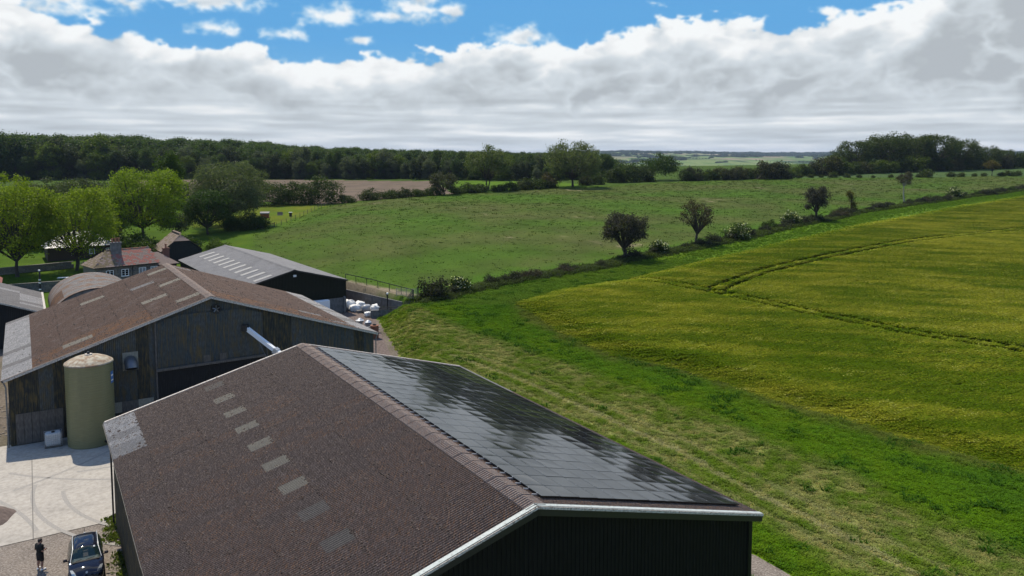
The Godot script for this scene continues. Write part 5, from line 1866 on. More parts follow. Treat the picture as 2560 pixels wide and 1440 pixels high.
	rim.lathe(Vector3.ZERO, [[0.3, 0.12], [0.2, 0.05], [0.0, 0.05]], 16)
	part(wheel, "rim", rim.mesh(), M.galvanised)
	part(v2, "marker", box_mesh(Vector3(0.16, 0.5, 0.03)), M.label_blue, Transform3D(Basis(), Vector3(-1.3, 1.6, 0.46)))


# ---------- the parked car. Local +z is the nose.
func make_car() -> void:
	var t := thing("parked_car", "dark blue hatchback parked on the gravel beside the barn", "car", Vector3(-23.93, 0.016, -41.9), 0.524)
	var paint := plain(lin(0.010, 0.012, 0.022), 0.6)
	paint.metallic_specular = 0.05
	paint.clearcoat_enabled = true
	paint.clearcoat = 0.9
	paint.clearcoat_roughness = 0.03
	var glass := StandardMaterial3D.new()
	glass.albedo_color = Color(0.25, 0.36, 0.35, 0.2)
	glass.transparency = BaseMaterial3D.TRANSPARENCY_ALPHA
	glass.roughness = 0.03
	var rubber := plain(lin(0.012, 0.012, 0.012), 0.8)
	# station: z, half width, belt height, top height, half width at the top
	var st := [[-2.0, 0.66, 0.72, 0.76, 0.58], [-1.95, 0.75, 0.84, 0.95, 0.57], [-1.86, 0.80, 0.92, 1.22, 0.56], [-1.72, 0.83, 0.95, 1.40, 0.55], [-1.45, 0.85, 0.955, 1.46, 0.56], [-0.9, 0.865, 0.95, 1.50, 0.58], [-0.3, 0.87, 0.94, 1.49, 0.58], [0.05, 0.87, 0.935, 1.455, 0.58], [0.22, 0.87, 0.93, 1.41, 0.585], [0.45, 0.87, 0.925, 1.27, 0.62], [0.7, 0.87, 0.92, 1.09, 0.68], [0.88, 0.87, 0.915, 0.975, 0.73], [1.0, 0.868, 0.90, 0.955, 0.73], [1.3, 0.86, 0.84, 0.915, 0.68], [1.58, 0.84, 0.76, 0.84, 0.62], [1.78, 0.80, 0.67, 0.75, 0.56], [1.92, 0.73, 0.57, 0.63, 0.5], [2.0, 0.64, 0.46, 0.5, 0.44]]
	var rows := []
	for q in st:
		var hw: float = q[1]
		var half := [Vector2(hw * 0.93, 0.2), Vector2(hw, 0.36), Vector2(hw, minf(0.62, q[2] - 0.08)), Vector2(hw * 0.985, q[2]), Vector2(lerpf(hw * 0.965, q[4], 0.5), lerpf(q[2], q[3], 0.52)), Vector2(q[4], q[3] - 0.055), Vector2(q[4] * 0.62, q[3] - 0.014), Vector2(0.0, q[3])]
		var row := []
		for p in half:
			row.append(Vector3(p.x, p.y, q[0]))
		for k in range(6, -1, -1):
			row.append(Vector3(-half[k].x, half[k].y, q[0]))
		rows.append(row)
	var groups := {"body": Shape.new(), "windscreen": Shape.new(), "rear_window": Shape.new(), "left": Shape.new(), "right": Shape.new()}
	var m := 15
	for i in rows.size():
		for k in m:
			pass
	for i in rows.size() - 1:
		var z0: float = rows[i][0].z
		for k in m - 1:
			var kk := mini(k, 13 - k)
			var g := "body"
			if kk >= 5 and z0 >= 0.2 and z0 < 0.86:
				g = "windscreen"
			elif kk >= 5 and z0 >= -1.96 and z0 < -1.73:
				g = "rear_window"
			elif kk in [3, 4] and z0 >= -1.5 and z0 < 0.44:
				g = "right" if k < 7 else "left"
			var s: Shape = groups[g]
			var base := s.v.size()
			for c in [[i, k], [i + 1, k], [i + 1, k + 1], [i, k + 1]]:
				var p: Vector3 = rows[c[0]][c[1]]
				var du: Vector3 = rows[mini(c[0] + 1, rows.size() - 1)][c[1]] - rows[maxi(c[0] - 1, 0)][c[1]]
				var dv: Vector3 = rows[c[0]][mini(c[1] + 1, m - 1)] - rows[c[0]][maxi(c[1] - 1, 0)]
				s.v.append(p)
				s.n.append(du.cross(dv).normalized() * -1.0 if du.cross(dv).dot(p - Vector3(0, 0.6, p.z)) < 0 else du.cross(dv).normalized())
				s.c.append(Color.WHITE)
			for e in [0, 1, 2, 0, 2, 3]:
				s.ix.append(base + e)
	var bs: Shape = groups.body
	for e in [0, rows.size() - 1]:
		var ring := PackedVector3Array(rows[e])
		bs.fan(ring, e == 0)
	var body := part(t, "body", bs.righted().mesh(), paint)
	part(t, "windscreen", groups.windscreen.righted().mesh(), glass)
	part(t, "rear_window", groups.rear_window.righted().mesh(), glass)
	part(t, "side_window", groups.left.righted().mesh(), glass)
	part(t, "side_window", groups.right.righted().mesh(), glass)
	part(t, "underside", box_mesh(Vector3(1.5, 0.08, 3.6)), rubber, Transform3D(Basis(), Vector3(0, 0.24, 0)))
	# inside
	part(t, "dashboard", box_mesh(Vector3(1.3, 0.2, 0.5), 0.06), plain(lin(0.05, 0.07, 0.068), 0.8), Transform3D(Basis(), Vector3(0, 0.84, 0.62)))
	for x in [-0.36, 0.36]:
		var seat := part(t, "seat", box_mesh(Vector3(0.5, 0.16, 0.5), 0.05), plain(lin(0.02, 0.022, 0.024), 0.9), Transform3D(Basis(), Vector3(x, 0.5, -0.25)))
		part(seat, "seat_back", box_mesh(Vector3(0.48, 0.66, 0.14), 0.05), plain(lin(0.02, 0.022, 0.024), 0.9), Transform3D(Basis().rotated(Vector3.RIGHT, -0.25), Vector3(0, 0.36, -0.28)))
	var sw := Shape.new()
	var ring := []
	var rr := []
	for k in 17:
		ring.append(Vector3(cos(TAU * k / 16), sin(TAU * k / 16), 0) * 0.18)
		rr.append(0.018)
	sw.tube(ring, rr, 6, false)
	part(t, "steering_wheel", sw.mesh(), rubber, Transform3D(Basis().rotated(Vector3.RIGHT, 0.5), Vector3(-0.36, 0.92, 0.3)))
	# wheels
	var ty := Shape.new()
	ty.lathe(Vector3.ZERO, [[0.2, -0.1], [0.29, -0.1], [0.31, -0.06], [0.31, 0.06], [0.29, 0.1], [0.2, 0.1]], 24)
	var tym := ty.mesh()
	var rm := Shape.new()
	rm.lathe(Vector3.ZERO, [[0.2, 0.09], [0.17, 0.05], [0.06, 0.06], [0.0, 0.07]], 20)
	var rmm := rm.mesh()
	for x in [-1, 1]:
		for z in [-1.28, 1.26]:
			var w := part(t, "wheel", tym, rubber, Transform3D(Basis(Vector3(0, 0, -x), Vector3(x, 0, 0), Vector3(0, -1, 0)), Vector3(x * 0.79, 0.31, z)))
			part(w, "rim", rmm, M.galvanised)
	# lights, grille, plate, badge, mirrors, wipers, aerial, trims
	for x in [-1, 1]:
		var lamp := Shape.new()
		var a := Vector3(x * 0.50, 0.66, 1.90)
		lamp.loft([PackedVector3Array([a, a + Vector3(x * 0.2, -0.02, -0.08), a + Vector3(x * 0.22, 0.1, -0.14), a + Vector3(x * 0.05, 0.11, -0.06)]), PackedVector3Array([a + Vector3(0.0, 0.03, -0.3), a + Vector3(x * 0.30, 0.05, -0.4), a + Vector3(x * 0.29, 0.18, -0.42), a + Vector3(x * 0.16, 0.19, -0.34)])], true, true, false)
		part(t, "headlight", lamp.mesh(), plain(lin(0.5, 0.52, 0.54), 0.08, 0.6))
		var mr := part(t, "wing_mirror", box_mesh(Vector3(0.2, 0.15, 0.1), 0.035), paint, Transform3D(Basis(), Vector3(x * 1.0, 0.98, 0.52)))
		part(mr, "arm", box_mesh(Vector3(0.14, 0.04, 0.06)), rubber, Transform3D(Basis(), Vector3(-x * 0.13, -0.05, 0)))
		part(t, "roof_rail", rod([Vector3(x * 0.6, 1.4, -1.6), Vector3(x * 0.615, 1.462, -0.9), Vector3(x * 0.615, 1.455, -0.3), Vector3(x * 0.62, 1.37, 0.2), Vector3(x * 0.75, 0.98, 0.86)], 0.022, 6), M.galvanised)
		part(t, "wiper", rod([Vector3(-0.25 + x * 0.25, 0.985, 0.9), Vector3(0.1 + x * 0.3, 1.03, 0.82)], 0.012, 5), rubber)
	part(t, "scuttle", box_mesh(Vector3(1.3, 0.03, 0.12), 0.01), rubber, Transform3D(Basis().rotated(Vector3.RIGHT, 0.2), Vector3(0, 0.965, 0.95)))
	part(t, "grille", box_mesh(Vector3(0.8, 0.12, 0.04), 0.015), rubber, Transform3D(Basis(), Vector3(0, 0.47, 2.0)))
	part(t, "number_plate", box_mesh(Vector3(0.52, 0.11, 0.02)), M.label_white, Transform3D(Basis(), Vector3(0, 0.36, 2.02)))
	part(t, "badge", rod([Vector3(0, 0.70, 1.83), Vector3(0, 0.72, 1.87)], 0.06, 16), M.galvanised)
	part(t, "sticker", box_mesh(Vector3(0.09, 0.004, 0.09)), M.label_white, Transform3D(Basis().rotated(Vector3.RIGHT, 0.62), Vector3(0.42, 1.385, 0.29)))
	var ae := part(t, "aerial", rod([Vector3(0, 1.44, -1.6), Vector3(0, 1.62, -1.75)], 0.012, 5), rubber)
	part(ae, "base", box_mesh(Vector3(0.08, 0.04, 0.1), 0.01), M.galvanised, Transform3D(Basis(), Vector3(0, 1.44, -1.6)))


# ---------- a figure from tapered bones, meshed as surface nets
func net(s: Shape, bones: Array, cell: float, blend := 38.0, low := -1e9) -> void:
	var lo := Vector3.INF
	var hi := -Vector3.INF
	for b in bones:
		var r := maxf(b[1], b[3]) + cell * 2.5
		lo = lo.min((b[0] as Vector3).min(b[2]) - Vector3.ONE * r)
		hi = hi.max((b[0] as Vector3).max(b[2]) + Vector3.ONE * r)
	lo.y = maxf(lo.y, low - cell * 2.0)
	var n := Vector3i(((hi - lo) / cell).ceil()) + Vector3i.ONE
	var f := PackedFloat32Array()
	f.resize(n.x * n.y * n.z)
	for b in bones:
		var a: Vector3 = b[0]
		var e: Vector3 = b[2]
		var r := maxf(b[1], b[3]) + cell * 3.0 + 0.03
		var i0 := Vector3i(((a.min(e) - Vector3.ONE * r - lo) / cell).floor()).max(Vector3i.ZERO)
		var i1 := Vector3i(((a.max(e) + Vector3.ONE * r - lo) / cell).ceil()).min(n - Vector3i.ONE)
		var ab := e - a
		var q := maxf(ab.length_squared(), 1e-9)
		for z in range(i0.z, i1.z + 1):
			for y in range(i0.y, i1.y + 1):
				for x in range(i0.x, i1.x + 1):
					var p := lo + Vector3(x, y, z) * cell
					var t := clampf((p - a).dot(ab) / q, 0.0, 1.0)
					var d := (p - a - ab * t).length() - lerpf(b[1], b[3], t)
					f[(z * n.y + y) * n.x + x] += exp(-d * blend)
	for i in f.size():
		f[i] = -log(f[i] + 1e-9) / blend
	if low > -1e8:
		for z in n.z:
			for y in n.y:
				var py := lo.y + y * cell
				for x in n.x:
					var i := (z * n.y + y) * n.x + x
					f[i] = maxf(f[i], low - py)
	var made := {}
	var at := func(x: int, y: int, z: int) -> float: return f[(z * n.y + y) * n.x + x]
	for z in n.z - 1:
		for y in n.y - 1:
			for x in n.x - 1:
				var i := (z * n.y + y) * n.x + x
				var c := [f[i], f[i + 1], f[i + n.x], f[i + n.x + 1], f[i + n.x * n.y], f[i + n.x * n.y + 1], f[i + n.x * n.y + n.x], f[i + n.x * n.y + n.x + 1]]
				var inside := 0
				for k in 8:
					if c[k] < 0.0:
						inside += 1
				if inside == 0 or inside == 8:
					continue
				var sum := Vector3.ZERO
				var cnt := 0
				for e in [[0, 1], [2, 3], [4, 5], [6, 7], [0, 2], [1, 3], [4, 6], [5, 7], [0, 4], [1, 5], [2, 6], [3, 7]]:
					var c0: float = c[e[0]]
					var c1: float = c[e[1]]
					if (c0 < 0.0) != (c1 < 0.0):
						var t := c0 / (c0 - c1)
						var p0 := Vector3(e[0] & 1, (e[0] >> 1) & 1, (e[0] >> 2) & 1)
						var p1 := Vector3(e[1] & 1, (e[1] >> 1) & 1, (e[1] >> 2) & 1)
						sum += p0.lerp(p1, t)
						cnt += 1
				made[i] = s.v.size()
				s.v.append(lo + (Vector3(x, y, z) + sum / cnt) * cell)
				s.n.append(Vector3(c[1] + c[3] + c[5] + c[7] - c[0] - c[2] - c[4] - c[6], c[2] + c[3] + c[6] + c[7] - c[0] - c[1] - c[4] - c[5], c[4] + c[5] + c[6] + c[7] - c[0] - c[1] - c[2] - c[3]).normalized())
				s.c.append(s.col)
	for i: int in made:
		var x := i % n.x
		var y := (i / n.x) % n.y
		var z := i / (n.x * n.y)
		for ax in 3:
			var step: int = [1, n.x, n.x * n.y][ax]
			var u: int = [n.x, n.x * n.y, 1][ax]
			var w: int = [n.x * n.y, 1, n.x][ax]
			if x == 0 or y == 0 or z == 0:
				continue
			var a := f[i]
			var b := f[i + step]
			if (a < 0.0) == (b < 0.0):
				continue
			if made.has(i - u) and made.has(i - w) and made.has(i - u - w):
				var q := [made[i], made[i - u], made[i - u - w], made[i - w]]
				if a < 0.0:
					q.reverse()
				s.ix.append(q[0]); s.ix.append(q[1]); s.ix.append(q[2])
				s.ix.append(q[0]); s.ix.append(q[2]); s.ix.append(q[3])


func make_person() -> void:
	var t := thing("person", "person in black T-shirt, black shorts and white trainers looking down at a controller", "person", Vector3(-26.46, 0.016, -41.85), -0.35)
	var skin := plain(lin(0.30, 0.165, 0.115), 0.6)
	var cloth := plain(lin(0.009, 0.011, 0.010), 0.9)
	var cloth2 := plain(lin(0.006, 0.006, 0.007), 0.85)
	# facing local -z
	var hipL := Vector3(-0.095, 0.93, 0)
	var hipR := Vector3(0.095, 0.93, 0)
	var kneeL := Vector3(-0.13, 0.50, -0.015)
	var kneeR := Vector3(0.13, 0.50, -0.015)
	var ankL := Vector3(-0.15, 0.09, 0.02)
	var ankR := Vector3(0.15, 0.09, 0.02)
	var chest := Vector3(0, 1.30, 0.0)
	var shL := Vector3(-0.185, 1.43, 0.01)
	var shR := Vector3(0.185, 1.43, 0.01)
	var elL := Vector3(-0.27, 1.16, 0.03)
	var elR := Vector3(0.27, 1.16, 0.03)
	var wrL := Vector3(-0.115, 1.10, -0.20)
	var wrR := Vector3(0.115, 1.10, -0.20)
	var neck := Vector3(0, 1.50, 0.0)
	var head := Vector3(0, 1.655, -0.055)
	var bones := [[Vector3(0, 0.98, 0), 0.125, Vector3(0, 1.12, 0.005), 0.115], [Vector3(0, 1.12, 0.005), 0.115, chest, 0.125], [Vector3(-0.08, 1.33, 0), 0.1, Vector3(0.08, 1.33, 0), 0.1], [chest, 0.11, neck, 0.055], [shL, 0.065, shR, 0.065], [neck, 0.055, head + Vector3(0, -0.07, 0.02), 0.058], [head + Vector3(0, 0.015, 0.02), 0.095, head + Vector3(0, -0.04, -0.02), 0.075], [head + Vector3(0, -0.075, -0.05), 0.045, head + Vector3(0, -0.06, -0.03), 0.06], [head + Vector3(0, -0.02, -0.095), 0.012, head + Vector3(0, -0.045, -0.115), 0.015], [head + Vector3(-0.092, -0.01, 0.02), 0.014, head + Vector3(-0.092, -0.04, 0.015), 0.012], [head + Vector3(0.092, -0.01, 0.02), 0.014, head + Vector3(0.092, -0.04, 0.015), 0.012], [shL, 0.058, elL, 0.044], [shR, 0.058, elR, 0.044], [elL, 0.044, wrL, 0.028], [elR, 0.044, wrR, 0.028], [hipL, 0.10, kneeL, 0.062], [hipR, 0.10, kneeR, 0.062], [kneeL, 0.06, kneeL.lerp(ankL, 0.35) + Vector3(0, 0, 0.02), 0.06], [kneeR, 0.06, kneeR.lerp(ankR, 0.35) + Vector3(0, 0, 0.02), 0.06], [kneeL.lerp(ankL, 0.35) + Vector3(0, 0, 0.02), 0.058, ankL, 0.036], [kneeR.lerp(ankR, 0.35) + Vector3(0, 0, 0.02), 0.058, ankR, 0.036], [ankL, 0.036, ankL + Vector3(-0.05, -0.05, -0.13), 0.034], [ankR, 0.036, ankR + Vector3(0.05, -0.05, -0.13), 0.034]]
	var s := Shape.new()
	net(s, bones, 0.013)
	# hands closed on the controller: palm, four fingers of different lengths, thumb on top
	for e in [-1, 1]:
		var w := wrL if e < 0 else wrR
		var palm := w + Vector3(-e * 0.012, -0.01, -0.075)
		var hb := [[w, 0.026, palm, 0.03], [palm + Vector3(0, 0.012, 0), 0.022, palm + Vector3(0, -0.03, 0.01), 0.022]]
		for k in 4:
			var root := palm + Vector3(0, 0.022 - k * 0.017, -0.028)
			var l: float = [0.036, 0.042, 0.039, 0.03][k]
			var k1 := root + Vector3(-e * 0.006, 0, -l)
			var k2 := k1 + Vector3(-e * 0.026, 0, -0.012)
			hb.append([root, 0.0095, k1, 0.009])
			hb.append([k1, 0.009, k2, 0.008])
		var th := palm + Vector3(-e * 0.016, 0.025, 0.0)
		hb.append([th, 0.011, th + Vector3(-e * 0.02, 0.018, -0.025), 0.010])
		hb.append([th + Vector3(-e * 0.02, 0.018, -0.025), 0.010, th + Vector3(-e * 0.045, 0.014, -0.04), 0.009])
		net(s, hb, 0.005, 160.0)
	var body := part(t, "body", s.righted().mesh(), skin)
	var shirt := Shape.new()
	net(shirt, [[Vector3(0, 0.99, 0), 0.150, Vector3(0, 1.14, 0.005), 0.143], [Vector3(0, 1.14, 0.005), 0.143, chest, 0.150], [Vector3(-0.08, 1.33, 0), 0.122, Vector3(0.08, 1.33, 0), 0.122], [chest, 0.13, Vector3(0, 1.46, 0), 0.072], [shL, 0.086, shR, 0.086], [shL, 0.082, shL.lerp(elL, 0.72), 0.07], [shR, 0.082, shR.lerp(elR, 0.72), 0.07]], 0.014, 38.0, 0.90)
	part(body, "t_shirt", shirt.righted().mesh(), cloth)
	var shorts := Shape.new()
	net(shorts, [[Vector3(0, 0.99, 0), 0.148, Vector3(0, 0.92, 0), 0.145], [hipL, 0.13, hipL.lerp(kneeL, 0.82), 0.105], [hipR, 0.13, hipR.lerp(kneeR, 0.82), 0.105]], 0.014, 45.0, 0.54)
	part(body, "shorts", shorts.righted().mesh(), cloth2)
	for e in [-1, 1]:
		var a := ankL if e < 0 else ankR
		var sh := Shape.new()
		net(sh, [[Vector3(a.x, 0.058, a.z + 0.03), 0.055, Vector3(a.x + e * 0.06, 0.048, a.z - 0.15), 0.05], [Vector3(a.x, 0.07, a.z + 0.02), 0.05, Vector3(a.x, 0.1, a.z), 0.045]], 0.012, 70.0, 0.005)
		part(body, "trainer", sh.righted().mesh(), M.white_paint)
		var sock := Shape.new()
		sock.tube([Vector3(a.x, 0.09, a.z), Vector3(a.x, 0.17, a.z)], [0.046, 0.046], 12)
		part(body, "sock", sock.mesh(), M.label_white)
	var hair := Shape.new()
	net(hair, [[head + Vector3(0, 0.045, 0.035), 0.092, head + Vector3(0, 0.05, -0.02), 0.082], [head + Vector3(0, -0.01, 0.055), 0.07, head + Vector3(0, 0.03, 0.04), 0.085]], 0.012, 60.0)
	part(body, "hair", hair.righted().mesh(), plain(lin(0.016, 0.011, 0.008), 0.7))
	var rc := thing("remote_controller", "small dark remote controller held in the person's hands", "controller", Vector3.ZERO)
	rc.transform = t.transform * Transform3D(Basis().rotated(Vector3.RIGHT, 0.5), Vector3(0, 1.105, -0.30))
	part(rc, "case", box_mesh(Vector3(0.17, 0.035, 0.10), 0.012), M.grey_metal)
	part(rc, "screen", box_mesh(Vector3(0.12, 0.006, 0.065)), M.dark_glass, Transform3D(Basis(), Vector3(0, 0.021, 0)))
	for x in [-0.07, 0.07]:
		part(rc, "stick", rod([Vector3(x, 0.015, 0.01), Vector3(x, 0.035, 0.01)], 0.006, 6), M.black_metal)


# ---------- trees and bushes
# lobes: [centre, radii]. Leaves grow in sprigs near the skin of the lobes, fewer inside.
func crown(rng: RandomNumberGenerator, lobes: Array, sprigs: int, per: int, size: float, ca: Color, cb: Color, spread := 0.2, flowers := 0.0, droop := 0.0) -> ArrayMesh:
	var s := Shape.new()
	var weights := []
	var total := 0.0
	for l in lobes:
		var r: Vector3 = l[1]
		total += r.x * r.y + r.y * r.z + r.x * r.z
		weights.append(total)
	var off := rng.randf() * 100.0
	var v := PackedVector3Array()
	var nn := PackedVector3Array()
	var cc := PackedColorArray()
	var ix := PackedInt32Array()
	for i in sprigs:
		var pick := rng.randf() * total
		var k := 0
		while weights[k] < pick:
			k += 1
		var c: Vector3 = lobes[k][0]
		var r: Vector3 = lobes[k][1]
		var d := Vector3(rng.randfn(), rng.randfn(), rng.randfn()).normalized()
		if d.y < -0.35 and c.y - r.y > 1.5 and rng.randf() < 0.5:
			d.y = -d.y
		var rad := 1.0 - absf(rng.randfn()) * spread
		if rng.randf() < 0.16:
			rad = rng.randf_range(0.35, 0.85)
		rad *= 0.9 + 0.42 * noise_b.get_noise_3d(c.x + d.x * 2.4 + off, c.y + d.y * 2.4, c.z + d.z * 2.4 + off)
		var o := c + d * r * rad
		o.y -= droop * maxf(0.0, rad - 0.6) * absf(d.x * d.x + d.z * d.z) * r.y
		var tone := clampf(rng.randf() * 0.75 + 0.25 * rng.randf(), 0, 1)
		var col := ca.lerp(cb, tone)
		var bloom := flowers > 0.0 and d.y > 0.0 and rng.randf() < flowers
		for q in per:
			var p := o + Vector3(rng.randfn(), rng.randfn() * 0.7, rng.randfn()) * size * 1.25
			var n := (d * 0.55 + Vector3(rng.randfn(), rng.randfn() + 0.35, rng.randfn()) * 0.62).normalized()
			var a := n.cross(Vector3(rng.randfn(), rng.randfn() - droop * 2.0, rng.randfn())).normalized()
			var b := n.cross(a)
			var l := size * rng.randf_range(0.65, 1.25)
			a *= l * 0.62
			b *= l * 0.38
			var z := v.size()
			v.append(p - a); v.append(p + b); v.append(p + a); v.append(p - b)
			var tint := col.lerp(cb, rng.randf() * 0.25)
			if bloom and q % 2 == 0:
				tint = Color(0.74, 0.73, 0.56)
			for e in 4:
				nn.append(n)
				cc.append(tint)
			ix.append(z); ix.append(z + 1); ix.append(z + 2)
			ix.append(z); ix.append(z + 2); ix.append(z + 3)
	s.v = v
	s.n = nn
	s.c = cc
	s.ix = ix
	return s.mesh()


func limbs(rng: RandomNumberGenerator, foot: float, fork: float, lobes: Array, thick: float, twigs := 0, stems := 1) -> ArrayMesh:
	var s := Shape.new()
	for st in stems:
		var lean := Vector3(rng.randfn() * 0.06, 0, rng.randfn() * 0.06) + (Vector3(st - (stems - 1) * 0.5, 0, 0) * 0.22 if stems > 1 else Vector3.ZERO)
		var base := Vector3(lean.x * foot * 1.6, -0.3, lean.z) if stems > 1 else Vector3(0, -0.3, 0)
		var top := Vector3(lean.x * fork, fork, lean.z * fork)
		var mid := base.lerp(top, 0.5) + Vector3(rng.randfn(), 0, rng.randfn()) * thick * 0.4
		var k := thick / sqrt(float(stems))
		s.tube([base, base + Vector3(0, 0.5, 0), mid, top], [k * 1.55, k * 1.1, k * 0.85, k * 0.7], 9)
		for i in lobes.size():
			if i % stems != st:
				continue
			var c: Vector3 = lobes[i][0]
			var r: Vector3 = lobes[i][1]
			var tip := c + Vector3(rng.randfn() * r.x, r.y * 0.8, rng.randfn() * r.z) * 0.35
			var bend := top.lerp(tip, 0.5) + Vector3(rng.randfn() * 0.4, 0.3, rng.randfn() * 0.4) * thick * 2.0
			s.tube([top - Vector3(0, 0.4, 0), bend, tip], [k * 0.5, k * 0.34, k * 0.1], 6)
			for q in twigs:
				var d := Vector3(rng.randfn(), rng.randfn() * 0.6 + 0.4, rng.randfn()).normalized()
				var from := bend.lerp(tip, rng.randf())
				s.tube([from, from + d * r * 0.5 + Vector3(0, 0.1, 0), from + d * r * rng.randf_range(0.7, 1.05)], [k * 0.16, k * 0.1, k * 0.03], 5)
	return s.mesh()


func tree(called: String, label: String, at: Vector2, group: String, wood: ArrayMesh, leaves: ArrayMesh, bark: Material, category := "tree", turn := 0.0) -> Node3D:
	var t := thing(called, label, category, on_land(at.x, at.y), turn, group)
	if wood:
		part(t, "trunk", wood, bark)
	part(t, "crown", leaves, M.leaf)
	return t


func dome_lobes(rng: RandomNumberGenerator, h: float, r: float, low: float, n: int, swell := 0.5) -> Array:
	# clumps spread over a rounded crown from height low to h
	var out := []
	if low <= 0.01:
		low = -0.35 * h
	var mid := (h + low) * 0.5
	var ry := (h - low) * 0.5
	for i in n:
		var a := i * 2.399 + rng.randf() * 0.5
		var y := lerpf(-0.7, 0.86, (i + 0.5) / n) + rng.randfn() * 0.07
		var q := sqrt(maxf(0.0, 1.0 - y * y))
		var d := Vector3(cos(a) * q, y, sin(a) * q)
		var k := rng.randf_range(0.85, 1.2) * swell
		out.append([Vector3(d.x * r * (1.0 - swell * 0.72), mid + d.y * ry * (1.0 - swell * 0.62), d.z * r * (1.0 - swell * 0.72)), Vector3(r * k, ry * k * 0.86, r * k)])
	# stray sprays that break the outline
	for i in n / 2:
		var a := rng.randf() * TAU
		var y := rng.randf_range(-0.6, 0.95)
		var q := sqrt(maxf(0.0, 1.0 - y * y))
		var k := rng.randf_range(0.13, 0.24)
		var reach := rng.randf_range(0.9, 1.06)
		out.append([Vector3(cos(a) * q * r * reach, mid + y * ry * reach, sin(a) * q * r * reach), Vector3(r, minf(r, ry), r) * k])
	return out


